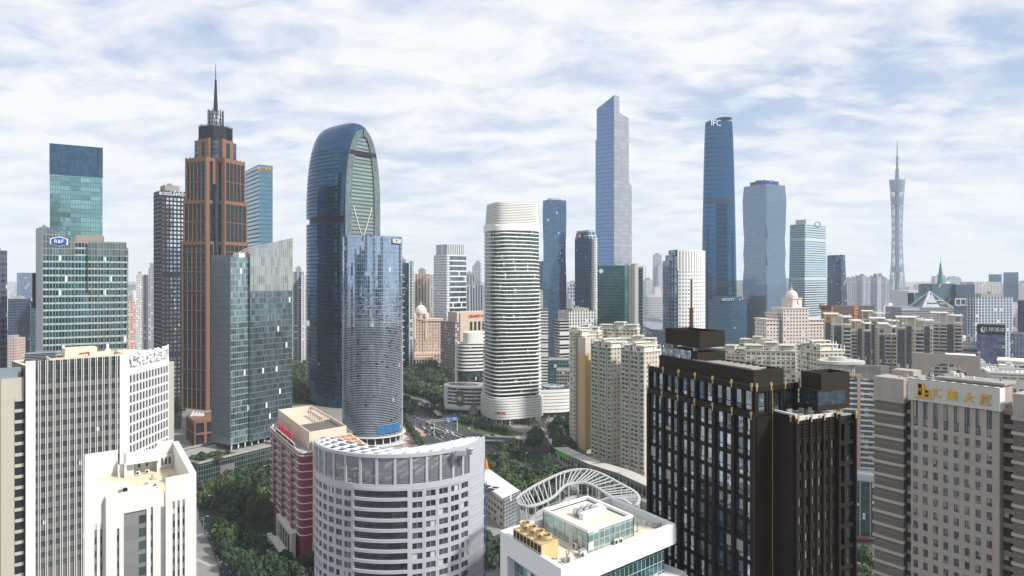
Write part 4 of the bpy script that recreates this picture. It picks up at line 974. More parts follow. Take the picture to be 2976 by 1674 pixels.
# domed stone buildings by the park
def domed():
 st = plain('pink_limestone', (0.66, 0.50, 0.40), 0.75, var=0.06, streak=0.08)
 wl = fac('domed_wall', (0.66, 0.50, 0.40), (0.10, 0.09, 0.09), 4.0, 4.4, (0.36, 0.66), (0.25, 0.72), mg=0.2, rg=0.2, blind=0.1, wr=0.75, var=0.05)
 Y = 960
 for k, (x, lab, bx0, bx1) in enumerate(((1056.5, 'cream stone building with a tall ribbed dome, its right wing facing the park', 1052, 1112), (1014, 'cream stone building whose dome shows just right of the round glass tower', 990, 1030))):
  cx, cy = Xd(x, Y), Y+10; r = thing('domed_building', lab, 'building', (cx, cy, 0))
  b = MB()
  if k == 0: b.prism([tuple(p) for p in bf(1063, 1063.4, 1113, Y, 4, depth=30)], 22, Zd(803, Y), 0)
  else: b.prism([tuple(p) for p in bf(985, 986, 1036, Y, 4, depth=30)], 22, Zd(812, Y), 0)
  b.prism(rrect(cx, cy, 9.3, 9.3, 0, 24, 6), 22, Zd(803, Y), 0); b.build('wall', wl, r)
  b = MB(); zt = Zd(803, Y)
  for dx, dy in ((-8, -8), (8, -8), (-8, 8), (8, 8)): b.lathe([(2.6, zt-28), (2.6, zt+5), (1.8, zt+8), (0, zt+9)], cx+dx, cy+dy, 10)
  b.lathe([(10.4, zt-1), (10.6, zt+.6), (8.6, zt+1), (8.4, zt+7), (9.2, zt+7.4), (9.2, zt+8.4)], cx, cy, 20)
  for i in range(12):
   a = i*math.pi/6; b.box(cx+8.6*math.cos(a)-.5, cy+8.6*math.sin(a)-.5, zt+1, cx+8.6*math.cos(a)+.5, cy+8.6*math.sin(a)+.5, zt+7.3)
  b.build('tower_drum', st, r)
  b = MB(); z0 = zt+8.4; b.lathe([(8.6*math.cos(t*math.pi/16), z0+11.5*math.sin(t*math.pi/16)) for t in range(8)]+[(0, z0+11.5)], cx, cy, 24); b.build('dome', plain('dome_pale', (0.72, 0.64, 0.56), 0.5, var=0.04), r, smooth=True)
  b = MB(); b.lathe([(1.4, z0+11.3), (1.3, z0+13.6), (.3, z0+15), (.08, z0+19), (0, z0+19)], cx, cy, 8); b.build('finial', st, r)
  b = MB(); f0 = bf(1063, 1063.4, 1113, Y-1, 4, depth=3) if k == 0 else bf(985, 986, 1036, Y-1, 4, depth=3)
  b.prism([tuple(p) for p in f0], Zd(808, Y), Zd(806, Y), 0); b.build('cornice', st, r)
 p = thing('columned_podium', 'long cream stone podium with arches and a columned portico behind the park trees', 'building', (Xd(1060, 940), 945, 0))
 b = MB(); b.prism([tuple(q) for q in bf(990, 990.5, 1118, 940, 4, depth=60)], 0, Zd(890, 940), 0); b.build('wall', fac('domed_low', (0.62, 0.47, 0.38), (0.08, 0.07, 0.07), 4.2, 5.0, (0.3, 0.7), (0.2, 0.75), mg=0.2, wr=0.75), p)
 b = MB(); f0 = bf(1030, 1030.3, 1090, 930, 4, depth=10); A = Vector(f0[0]); d = (Vector(f0[1])-A).normalized(); L = (Vector(f0[1])-A).length
 b.prism([tuple(q) for q in f0], Zd(898, 930)-4, Zd(898, 930), 0)
 for i in range(9): q = A+d*(1+(L-2)*i/8); b.bar((q.x, q.y+1, 0), (q.x, q.y+1, Zd(898, 930)-4), .9, 0, 8)
 b.build('portico', st, p)
domed()
# wavy edged blue tower, and the cut-corner tower with a red sign
def lofted(name, label, rings, mat, cat='skyscraper', roof=True):
 c = cen(rings[0]); r = thing(name, label, cat, (c[0], c[1], 0)); b = MB(); b.loft(rings, 0, caps=True, mt=1); b.build('curtain_wall', [mat, roof_grey], r); return r
Y = 1080; f0 = [Vector(p) for p in bf(1366, 1378, 1424, Y, 22)]; cc = Vector(cen(f0)); zt = Zd(502, Y); rg = []
for i in range(17):
 z = zt*i/16; sx = 1+.035*math.sin(i*.9+1.2)+(0.03 if i < 6 else 0); rg.append([(cc.x+(p.x-cc.x)*sx, cc.y+(p.y-cc.y)*(1+.03*math.sin(i*1.1)), z) for p in f0])
r_ = lofted('wavy_edged_tower', 'flat topped blue tower with slightly wavy edges, right of the banded tower', rg, fac('wavy_blue', (0.06, 0.12, 0.20), (0.05, 0.13, 0.22), 2.2, 4.0, (0.06, 0.96), (0.2, 0.97), mg=0.85, rg=0.08, gl2=(0.12, 0.25, 0.36), blind=0.012, blindc=(0.5, 0.55, 0.6), vblk=(2, .3)))
b = MB(); b.prism([tuple(cc+(p-cc)*.6) for p in f0], zt, zt+3, 0); b.bar((cc.x+14, cc.y, zt), (cc.x+18, cc.y, zt+6), .3); b.build('plant_room', grey_metal, r_)
Y = 1050; f0 = [Vector(p) for p in bf(1446, 1482, 1503, Y, 28)]; zt = Zd(578, Y)
r_ = tower('bevelled_tower', 'blue tower with angled glass top and dark red sign, left of the tallest tower', [tuple(p) for p in f0], Zd(600, Y), blue_tw)
b = MB(); cc = Vector(cen(f0)); b.loft([[(*p, Zd(600, Y)-.3) for p in f0], [(*(cc+(p-cc)*.80), zt) for p in f0]], 0); b.build('bevelled_top', fac('bevel_top', (0.5, 0.56, 0.6), (0.16, 0.28, 0.40), 7, 7, (0.08, 0.92), (0.08, 0.92), mg=0.8), r_)
b = MB(); q = Vector(f0[0]).lerp(Vector(f0[3]), .55)+Vector((-1.2, -2)); Mx = Matrix.Translation((q.x, q.y, Zd(591, Y))) @ Matrix.Rotation(R(28-90), 4, 'Z'); b.box(-5, -.5, -5, 5, 0, 5, 0, Mx); b.build('sign_panel', plain('sign_maroon', (0.12, 0.02, 0.03), 0.5), r_)
b = MB(); b.bar(Mx @ Vector((-2.2, -.8, 3)), Mx @ Vector((-2.2, -.8, -3)), .7); b.bar(Mx @ Vector((-1.6, -.8, 0)), Mx @ Vector((2.2, -.8, 3)), .6); b.bar(Mx @ Vector((-1.6, -.8, 0)), Mx @ Vector((2.2, -.8, -3)), .6); b.build('sign_mark', plain('sign_white', (0, 0, 0)), r_)
b = MB(); f1 = bf(1495, 1496, 1503, Y-8, 20, depth=14); b.prism([tuple(p) for p in f1], 0, Zd(600, Y), 0); b.build('stair_shaft', white_off, r_)
# the tallest: blue, stepped and slanted; sunlight painted into its silver right face
def tallest():
 Y = 1487; root = thing('stepped_supertall_tower', 'tallest silver blue tower with slanted top and stepped shoulders', 'skyscraper', (Xd(1545, Y+30), Y+30, 0))
 A = Vector((Xd(1545, Y), Y)); rt = Vector((math.cos(R(32)), math.sin(R(32)))); lf = Vector((math.cos(R(140)), math.sin(R(140))))
 def colR(px): return hit(px*K, A, rt)
 def colL(px): return hit(px*K, A, lf)
 zz = lambda py: Zd(py, Y)
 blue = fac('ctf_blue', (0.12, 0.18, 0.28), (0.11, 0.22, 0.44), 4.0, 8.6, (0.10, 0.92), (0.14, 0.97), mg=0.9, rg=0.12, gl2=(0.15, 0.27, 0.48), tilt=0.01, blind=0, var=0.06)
 sun_side = fac('ctf_sun_side', (0.24, 0.28, 0.34), (0.56, 0.61, 0.70), 4.0, 8.6, (0.10, 0.92), (0.14, 0.97), mg=0.92, rg=0.14, gl2=(0.66, 0.60, 0.56), vblk=(2, .35), tilt=0.02, blind=0, var=0.08)  # right face: brightness of the sun side put into the glass colour
 def blk(nm, l0, l1, r0, r1, z0, zs, ml, mr):
  pL, pR = A+lf*l1, A+rt*r1; pB = A+lf*l1+rt*r1
  b = MB()
  q = [A+rt*r0+lf*l0, pR+lf*l0, pB, pL+rt*r0]
  b.face([(*q[3], z0), (*q[0], z0), (*q[0], zs[1]), (*q[3], zs[0])], 0, [(0, z0), (l1-l0, z0), (l1-l0, zs[1]), (0, zs[0])])
  b.face([(*q[0], z0), (*q[1], z0), (*q[1], zs[2]), (*q[0], zs[1])], 1, [(0, z0), (r1-r0, z0), (r1-r0, zs[2]), (0, zs[1])])
  b.face([(*q[1], z0), (*q[2], z0), (*q[2], min(zs)), (*q[1], zs[2])], 1); b.face([(*q[2], z0), (*q[3], z0), (*q[3], zs[0]), (*q[2], min(zs))], 0)
  b.face([(*q[0], zs[1]), (*q[1], zs[2]), (*q[2], min(zs)), (*q[3], zs[0])], 0)
  return b.build(nm, [ml, mr], root)
 L1, R2, R3 = colL(1501), colR(1582), colR(1589.5)
 blk('upper_shaft', 0, L1, 0, colR(1558), zz(345), [zz(266), zz(239), zz(240)], blue, sun_side)
 blk('shoulder', 0.05, L1*.9, colR(1558)+.05, R2, zz(470), [zz(281), zz(281), zz(291)], blue, sun_side)
 blk('lower_shoulder', 0.1, L1*.9, R2*.96, R3, 0, [zz(452), zz(452), zz(464)], blue, sun_side)
 blk('lower_shaft', 0.02, colL(1498), 0.03, colR(1582)*.97, 0, [zz(345), zz(345), zz(345)], blue, sun_side)
tallest()
# tapered blue tower with a disc on the roof
def tapered():
 Y = 1290; root = thing('tapered_tower', 'smooth tapering deep blue tower with a saucer helipad and white letters at the top', 'skyscraper', (Xd(1807, Y+30), Y+30, 0))
 gl = fac('ifc_glass', (0.02, 0.06, 0.12), (0.02, 0.11, 0.26), 4.0, 8.8, (0.08, 0.97), (0.18, 0.98), mg=0.9, rg=0.09, gl2=(0.035, 0.18, 0.38), vblk=(1, .45), tilt=0.012, blind=0.0, blindc=(0.5, 0.7, 0.85), var=0.1, hband=(18, (0.02, 0.05, 0.11), 5))
 cx0, zt = Xd(1806, Y+30), Zd(300, Y); rings = []
 def tri(s, z):
  out = []
  for i in range(48):
   t = 2*math.pi*i/48+R(30); r = 1/(1-.13*math.cos(3*(t-R(90)))); x, y = s*r*math.cos(t), s*r*math.sin(t); out.append((cx0+x, Y+32+y, z))
  return out
 for k in range(25):
  z = zt*k/24; py = 700-(z-130)*1717/Y; w = 85 if py > 740 else (65+ (85-65)*((py-300)/440)**.62); sc_ = w/2/1717*(Y+30)/1.05
  rings.append(tri(sc_, z))
 b = MB(); b.loft(rings, 0, mt=1); b.build('curtain_wall', [gl, roof_grey], root, smooth=True)
 b = MB(); hx = Xd(1824, Y+20); b.lathe([(3, zt+1), (6, zt+3.5), (15, zt+6), (15, zt+7.2), (0, zt+7.4)], hx, Y+25, 28); b.build('helipad', plain('pad_grey', (0.10, 0.13, 0.16), 0.5), root)
 b = MB(); x0 = Xd(1806, Y); b.bar((x0, Y+20, zt), (x0, Y+20, zt+6), 1.0); b.bar((x0-12, Y+22, zt+2.4), (x0+2, Y+22, zt+3.2), .45); b.bar((x0-9, Y+22, zt), (x0-9, Y+22, zt+3), .3); b.build('roof_crane', dark_metal, root)
 text('roof_lettering', 'IFC', 16, (Xd(1797, Y+3), Y-8, Zd(312, Y)), R(0), plain('sign_white', (0, 0, 0)), root, 0.3, sx=0.85)
tapered()
r_ = simple('hotel_slab', 'dark blue slab building with small white lettering, below the tapered blue tower', 1794, 1797, 1879, 1150, 2, 755, fac('asc', (0.04, 0.10, 0.17), (0.04, 0.12, 0.20), 2.0, 3.4, (0.05, 0.95), (0.3, 0.98), mg=0.8, rg=0.12, gl2=(0.05, 0.15, 0.26), blind=0.004), depth=30, cat='hotel', fixed=True)
b = MB(); b.prism([tuple(p) for p in bf(1800, 1801, 1866, 1156, 2, depth=20)], Zd(755, 1150)-1, Zd(746, 1150), 0); b.build('penthouse', dark_off, r_)
text('roof_lettering', 'ASCOTT', 5.5, (Xd(1831, 1150), 1148.5, Zd(752, 1150)-1), 0, plain('sign_white', (0, 0, 0)), r_, 0.3)
# faceted tower
def faceted():
 Y = 1150; cx, cy = Xd(1927, Y+20), Y+28.0; root = thing('faceted_tower', 'speckled blue tower with pinched edges and faceted corner, right of the tapered blue tower', 'skyscraper', (cx, cy, 0))
 a = R(30); rings = []; zt = Zd(463, Y); kk = [(0, .97, .5), (Zd(820, Y), .97, 3), (Zd(715, Y), 1.0, .8), (Zd(668, Y), .985, 3.5), (Zd(640, Y), .975, 1.0), (Zd(600, Y), .99, 4), (Zd(565, Y), .97, .6), (Zd(500, Y), 1.0, .6), (zt, .94, .6)]
 for z, s, ch in kk:
  h = 25.5*s; pts = []
  for (sx, sy) in ((-1, -1), (1, -1), (1, 1), (-1, 1)):
   for q in ((0, 1), (1, 0)) if sx*sy > 0 else ((1, 0), (0, 1)):
    x, y = sx*(h-(ch if q[0] else 0)), sy*(h-(ch if q[1] else 0)); pts.append((cx+x*math.cos(a)-y*math.sin(a), cy+x*math.sin(a)+y*math.cos(a), z))
  rings.append(pts)
 gl = fac('facet_glass', (0.14, 0.20, 0.28), (0.14, 0.24, 0.36), 1.8, 4.2, (0.10, 0.9), (0.08, 0.92), mg=0.85, rg=0.08, gl2=(0.38, 0.50, 0.62), vblk=(1, .5), tilt=0.012, blind=0.0, blindc=(0.62, 0.70, 0.78), var=0.1)
 b = MB(); b.loft(rings, 0, mt=1); b.build('curtain_wall', [gl, roof_grey], root)
 b = MB(); b.prism([tuple(p) for p in rrect(cx, cy, 18, 18, a, 16, 8)], zt-.2, zt+7, 0); b.box(cx-16, cy-10, zt, cx-8, cy-2, zt+9); b.build('plant_room', dark_off, root)
 b = MB();
 for dx, dz in ((-2.5, 0), (11, 0)):
  q = Vector((cx-8+dx, cy-28+abs(dx)*.3, zt+3))
  for i in range(6): b.bar(q+Vector((4*math.cos(i*math.pi/3), 0, 4*math.sin(i*math.pi/3))), q+Vector((4*math.cos((i+1)*math.pi/3), 0, 4*math.sin((i+1)*math.pi/3))), .7)
  b.bar(q+Vector((-2, 0, 0)), q+Vector((2, 0, 0)), .8)
 b.build('roof_emblem', plain('emblem_blue', (0.05, 0.15, 0.45), 0.4), root)
faceted()
Y = 1200; ft = bf(1982, 2024, 2082, Y, 40)
r_ = thing('banded_glass_tower', 'pale green banded glass tower with white top block, right of the faceted tower', 'skyscraper', (*cen(ft), 0)); cc = Vector(cen(ft))
b = MB(); b.loft([[(*p, 0) for p in ft], [(*(cc+(Vector(p[:2])-cc)*.90), Zd(563, Y)) for p in ft]], 0, mt=1)
b.build('curtain_wall', [fac('bgt', (0.44, 0.52, 0.54), (0.16, 0.27, 0.36), 40, 4.1, (0.0, 1.0), (0.30, 0.80), mg=0.8, rg=0.1, gl2=(0.28, 0.40, 0.46), blind=0, var=0.12, hband=(17, (0.50, 0.55, 0.55), 3)), roof_grey], r_)
b = MB(); b.prism([tuple(cc+(Vector(p[:2])-cc)*.62) for p in ft], Zd(563, Y)-.2, Zd(550, Y), 0); b.build('plant_room', plain('bgt_top', (0.52, 0.54, 0.54), 0.6), r_)
b = MB(); q = Vector((Xd(2055, Y-4), Y-6, Zd(566, Y)))
for i in range(8): b.bar(q+Vector((5*math.cos(i*math.pi/4), 0, 5*math.sin(i*math.pi/4))), q+Vector((5*math.cos((i+1)*math.pi/4), 0, 5*math.sin((i+1)*math.pi/4))), .8)
b.build('roof_emblem', plain('emblem_blue', (0, 0, 0)), r_)
Y = 1330; ft = bf(2081, 2117, 2136, Y, 30); cc = Vector(cen(ft)); r_ = thing('dark_slanted_tower', 'dark blue tower with sloping right side behind the orange building', 'skyscraper', (*cc, 0))
z1 = Zd(641, Y); fl = [Vector(p[:2]) for p in ft]; rr_ = [fl[0], fl[0].lerp(fl[1], .45), fl[3].lerp(fl[2], .45), fl[3]]
b = MB(); b.loft([[(*p, 0) for p in fl], [(*p, z1) for p in rr_]], 0, mt=1); b.build('curtain_wall', [fac('dst', (0.05, 0.08, 0.13), (0.05, 0.09, 0.16), 3, 4.0, (0.06, 0.95), (0.3, 0.95), mg=0.8, gl2=(0.08, 0.15, 0.22)), roof_grey], r_)
# green glass office in front of the tallest tower
Y = 850; ft = bf(1502, 1574, 1600, Y, 30) if False else bf(1503, 1503.5, 1572, Y, -8, depth=34)
r_ = tower('green_glass_building', 'dark green glass office with a concrete lift shaft and open frame on its right', ft, Zd(668, Y), fac('ggb', (0.04, 0.10, 0.10), (0.04, 0.13, 0.13), 3.0, 3.8, (0.05, 0.95), (0.28, 0.97), mg=0.7, rg=0.1, gl2=(0.03, 0.08, 0.09), blind=0.012, vblk=(2, .3)), cat='office building')
b = MB(); b.prism([tuple(p) for p in bf(1571, 1571.6, 1583, Y-1, 3, depth=20)], 0, Zd(669, Y), 0); b.prism([tuple(p) for p in bf(1606, 1606.2, 1617, Y+2, 3, depth=24)], 0, Zd(672, Y), 0); b.build('glass_strip', fac('ggb2', (0.10, 0.28, 0.24), (0.10, 0.36, 0.30), 1.6, 3.8, (0.08, 0.92), (0.12, 0.92), mg=0.7, gl2=(0.22, 0.46, 0.40)), r_)
b = MB(); b.prism([tuple(p) for p in bf(1582.8, 1583, 1606.2, Y-3, 3, depth=26)], 0, Zd(662, Y), 0); b.build('lift_shaft', plain('shaft_pale', (0.56, 0.56, 0.53), 0.6, var=0.05), r_)
b = MB(); b.prism([tuple(p) for p in bf(1588.8, 1589, 1597, Y-4.5, 3, depth=2)], 0, Zd(664, Y), 0); b.build('shaft_recess', plain('shaft_dark', (0.20, 0.20, 0.20), 0.7, var=0.05), r_)
b = MB(); f_ = bf(1618, 1618.2, 1624, Y-2, 3, depth=12); pz = Zd(669, Y)
for p in f_: b.bar((*p, 0), (*p, pz), .3)
for i in range(34):
 z = pz-i*4.2
 if z > 0: b.box(f_[0][0]-5, f_[0][1], z, f_[1][0], f_[2][1], z+.35)
b.bar((Xd(1498, Y-3), Y-3, 0), (Xd(1498, Y-3), Y-3, pz+3), .3)
for i in range(34): b.box(Xd(1496, Y-3), Y-3, pz-i*4.2, Xd(1503, Y-3), Y-2, pz-i*4.2+.3) if pz-i*4.2 > 0 else None
b.build('open_frame', grey_metal, r_)
b = MB(); q = Vector((Xd(1512, Y-1), Y-1.2, Zd(682, Y))); b.lathe([(0, 0), (2.8, 0), (2.8, .2), (0, .2)], 0, 0, 20)
b.v = [(q.x+x, q.y-z, q.z+y) for x, y, z in b.v]; b.build('round_sign', plain('sign_bluewhite', (0.45, 0.6, 0.75), 0.5), r_)
# striped office and its dark neighbour in front of it
Y = 800; simple('striped_office', 'black and white vertically striped office left of the cream apartment trio', 1404, 1431, 1502, Y, 22, 783, fac('sto', (0.66, 0.66, 0.64), (0.03, 0.04, 0.05), 3.6, 3.7, (0.36, 0.84), (0.18, 0.95), mg=0.4, blind=0.05), cat='office building', plant=(0.6, 3))
simple('dark_side_block', 'narrow black block with white slab edges left of the striped office', 1402, 1408, 1432, 780, 22, 806, fac('dsb', (0.62, 0.62, 0.60), (0.03, 0.04, 0.05), 30, 3.4, (0.0, 1.0), (0.3, 0.97), mg=0.5), cat='office building', depth=14)
simple('green_cube_building', 'low grey building with a green glass notch beside the banded tower annexe', 1376, 1378, 1440, 690, 14, 905, fac('gcb', (0.16, 0.19, 0.20), (0.04, 0.22, 0.20), 3, 3.6, (0.06, 0.94), (0.1, 0.95), mg=0.6), cat='office building', depth=24)
simple('grey_terrace_building', 'low grey brown building with window bands right of the green notched one', 1398, 1400, 1440, 655, 14, 931, fac('gtb', (0.27, 0.27, 0.26), (0.04, 0.05, 0.06), 2.6, 3.4, (0.1, 0.9), (0.35, 0.8), mg=0.4), cat='office building', depth=20)
simple('apartment_tower', 'white balconied slab half behind the right edge of the banded tower', 1350, 1352, 1379, 760, 10, 778, fac('wslab', (0.70, 0.70, 0.68), (0.08, 0.09, 0.11), 30, 3.3, (0, 1.0), (0.42, 0.92), mg=0.4), cat='apartment block', depth=20)
simple('apartment_tower', 'slim pale tower between the banded and the wavy edged towers', 1355, 1356, 1368, 1350, 6, 730, res_pale, cat='apartment block', depth=20)
simple('blue_far_tower', 'hazy blue tower peeping out left of the wavy edged tower', 1353, 1354, 1368, 1600, 6, 657, blue_tw, depth=20)
simple('unfinished_tower', 'pale frame tower between the wavy edged and the corner cut towers', 1424, 1426, 1448, 1350, 6, 712, fac('framet', (0.55, 0.56, 0.57), (0.16, 0.2, 0.26), 5.5, 7, (0.2, 0.9), (0.2, 0.9), mg=0.2), cat='apartment block', depth=24)
# white tower with square windows and curved face
def punched():
 Y = 760; wp = plain('punched_white', (0.80, 0.79, 0.76), 0.6, var=0.03)
 root = thing('punched_window_tower', 'white curved tower with rows of small square windows and a finned crown', 'office tower', (Xd(1745, Y+15), Y+18, 0))
 # curved face from the left corner, bulging to the right
 pts = []; n = 17
 A = Vector((Xd(1706, Y), Y));
 cxx, cyy, rad = Xd(1706, Y)+6, Y+30.5, 31.0
 for i in range(n+1):
  t = R(-101+ i*(101+4)/n); pts.append((cxx+rad*math.cos(t), cyy+rad*math.sin(t)))
 poly = pts+[(cxx, cyy+26)]+[(pts[0][0], cyy+10)]
 zt = Zd(629, Y); zl = Zd(680, Y); ph = 4.05
 body = MB(); body.prism(poly, 0, zt-1.5, 0, mt=1); body.build('core', [dark_metal, roof_grey], root)
 w = MB(); wn = []
 nr = int(zl/ph)
 for i in range(n): wn += gridface(w, pts[i], pts[i+1], zl-nr*ph, zl, 1, nr, (0.29, 0.75), (0.30, 0.80), 0.6)
 # crown of fins
 for i in range(n):
  a, b_ = Vector(pts[i]), Vector(pts[i+1]); d = b_-a; M = Matrix.Translation((a.x, a.y, 0)) @ Matrix.Rotation(math.atan2(d.y, d.x), 4, 'Z')
  w.box(-.9, -.6, zl+.002, d.length*.29+.3, 0, zt, 0, M); w.box(d.length*.62, -.6, zl+.002, d.length+.01, 0, zt-.01, 0, M); w.box(0, -.5, zt-.8, d.length, 0, zt-.1, 0, M)
 w.build('wall', wp, root)
 windows(root, 'window', pane_unit(0.06, glass('pw_glass', (0.05, 0.07, 0.10), 0.1, 0.5, 0.02, (0.30, 0.34, 0.38), blind=0.08), wp, 1), wn, 100)
 # stepped glass wing at the left
 g_ = fac('pw_wing', (0.20, 0.26, 0.34), (0.06, 0.10, 0.14), 3.2, 4.05, (0.12, 0.9), (0.12, 0.9), mg=0.8, rg=0.06, gl2=(0.25, 0.32, 0.40), tilt=0.04, blind=0)
 for nm, l, r, t, yy in (('glass_wing', 1697, 1706, 628, Y+.5), ('glass_wing', 1689, 1696.7, 641, Y+3), ('glass_wing', 1682, 1688.7, 655, Y+6)):
  b = MB(); b.prism([tuple(p) for p in bf(l, l+.2, r, yy, 5, depth=22)], 0, Zd(t, Y), 0); b.build(nm, g_, root)
punched()
# clock tower
def clock():
 Y = 700; a = 24; st = plain('clock_stone', (0.66, 0.58, 0.52), 0.75, var=0.05, streak=0.08)
 wl = fac('clock_wall', (0.66, 0.58, 0.52), (0.07, 0.08, 0.10), 3.4, 3.5, (0.28, 0.74), (0.3, 0.74), mg=0.3, rg=0.2, blind=0.08, wr=0.75, var=0.05)
 C0 = Vector((Xd(2003, Y), Y)); d = Vector((math.cos(R(8)), math.sin(R(8)))); l = Vector((-d.y, d.x))
 root = thing('clock_tower_building', 'cream stone building stepping up to a clock and small dome with spire', 'building', (C0.x, C0.y+15, 0))
 def P(u, v): return tuple(C0+d*u+l*v)
 def blk(b, x0, x1, v0, v1, py, z0=0):
  u0, u1 = hit(x0*K, C0, d), hit(x1*K, C0, d); b.prism([P(u0, v0), P(u1, v0), P(u1, v1), P(u0, v1)], z0, Zd(py, Y), 0)
 b = MB(); blk(b, 1928, 1960, 0, 24, 804); blk(b, 1958, 2038, 3, 26, 790); blk(b, 1966, 2030, -3, 20, 776); blk(b, 2022, 2072, 0, 40, 806); b.build('wall', wl, root)
 b = MB()
 def slab(x0, x1, v0, v1, py, h=1.0):
  u0, u1 = hit(x0*K, C0, d), hit(x1*K, C0, d); z = Zd(py, Y); b.prism([P(u0-.7, v0-.7), P(u1+.7, v0-.7), P(u1+.7, v1+.7), P(u0-.7, v1+.7)], z, z+h, 0)
 slab(1928, 1960, 0, 24, 804); slab(1958, 2038, 3, 26, 790); slab(1966, 2030, -3, 20, 776); slab(2022, 2072, 0, 40, 806); slab(1928, 1960, 0, 24, 814, .6); slab(2022, 2072, 0, 40, 816, .6)
 b.build('cornice', st, root)
 uc = hit(2002*K, C0, d); cx, cy = P(uc, 8); zb, zc = Zd(776, Y)+1, Zd(752, Y)
 b = MB(); s = 7.0; M = Matrix.Translation((cx, cy, 0)) @ Matrix.Rotation(R(28), 4, 'Z')
 b.box(-s, -s, zb-2, s, s, zc, 0, M); b.box(-s-.7, -s-.7, zc, s+.7, s+.7, zc+1, 0, M); b.box(-s-1.2, -s-1.2, zb-3, s+1.2, s+1.2, zb-.5, 0, M)
 b.lathe([(6.2, zc+1), (6.2, zc+2.5)], cx, cy, 16); b.build('clock_room', st, root)
 b = MB(); b.lathe([(6.0*math.cos(t*math.pi/14), zc+2.5+6.5*math.sin(t*math.pi/14)) for t in range(7)]+[(0, zc+9)], cx, cy, 16); b.build('dome', plain('dome_pale', (0, 0, 0)), root, smooth=True)
 b = MB(); b.lathe([(1.1, zc+8.8), (1.0, zc+11), (.2, zc+12), (.1, zc+17), (0, zc+17)], cx, cy, 8); b.build('spire', st, root)
 for k in (0, 1):
  b = MB(); n = 20; Mk = M @ Matrix.Rotation(k*math.pi/2, 4, 'Z')
  fc = [Mk @ Vector((4.6*math.cos(2*math.pi*i/n), -s-.15, (zb+zc)/2+4.6*math.sin(2*math.pi*i/n))) for i in range(n)]; b.face(fc); cf = b.build('clock_face', plain('clock_white', (0.75, 0.73, 0.68), 0.5), root)
  b = MB(); o_ = Vector((0, -s-.35, (zb+zc)/2)); b.bar(Mk @ o_, Mk @ (o_+Vector((.4, 0, 3.6))), .28); b.bar(Mk @ o_, Mk @ (o_+Vector((2.3, 0, -1.4))), .34)
  for i in range(12): t = math.pi*i/6; b.bar(Mk @ (o_+Vector((3.6*math.cos(t), 0, 3.6*math.sin(t)))), Mk @ (o_+Vector((4.4*math.cos(t), 0, 4.4*math.sin(t)))), .16)
  h_ = b.build('hands', dark_metal, None); h_.parent = cf; h_.location = -Vector(root.location)-Vector(cf.location)
clock()
# orange office
Y = 880; ft = bf(2066, 2090, 2200, Y, 12)
r_ = tower('orange_office', 'brown and orange glass office with dark red characters on its roof edge', ft, Zd(771, Y), fac('orange_f', (0.14, 0.10, 0.08), (0.11, 0.09, 0.07), 2.0, 3.6, (0.05, 0.95), (0.2, 0.95), mg=0.7, gl2=(0.18, 0.14, 0.11), blind=0), cat='office building', pm=plain('rust_roof', (0.30, 0.10, 0.07), 0.7))
c_ = Vector(ft[0]); d_ = (Vector(ft[1])-c_).normalized(); M_ = Matrix.Translation((c_.x, c_.y, 0)) @ Matrix.Rotation(math.atan2(d_.y, d_.x), 4, 'Z'); orange = fac('orange_g', (0.42, 0.19, 0.08), (0.60, 0.28, 0.11), 3.0, 3.6, (0.05, 0.95), (0.15, 0.95), mg=0.5, gl2=(0.30, 0.14, 0.07), blind=0)
b = MB(); b.box(-.4, -.5, 0, 3, 0, Zd(771, Y)-.4, 0, M_); b.box(34, -.5, 0, 40, 0, Zd(771, Y)-.4, 0, M_); l_ = (Vector(ft[3])-c_); M3 = Matrix.Translation((ft[3][0], ft[3][1], 0)) @ Matrix.Rotation(math.atan2(-l_.y, -l_.x), 4, 'Z'); b.box(0, -.5, 0, l_.length, 0, Zd(771, Y)-.3, 0, M3); b.build('orange_glass', orange, r_)
text('roof_lettering', '\u5357\u5cb3\u5927\u53a6', 9, (M3 @ Vector((l_.length*.5, -1, Zd(774, Y)))), math.atan2(-l_.y, -l_.x), plain('sign_darkred', (0.20, 0.02, 0.015), 0.5), r_, 0.3, bold=0.1, sx=0.75)
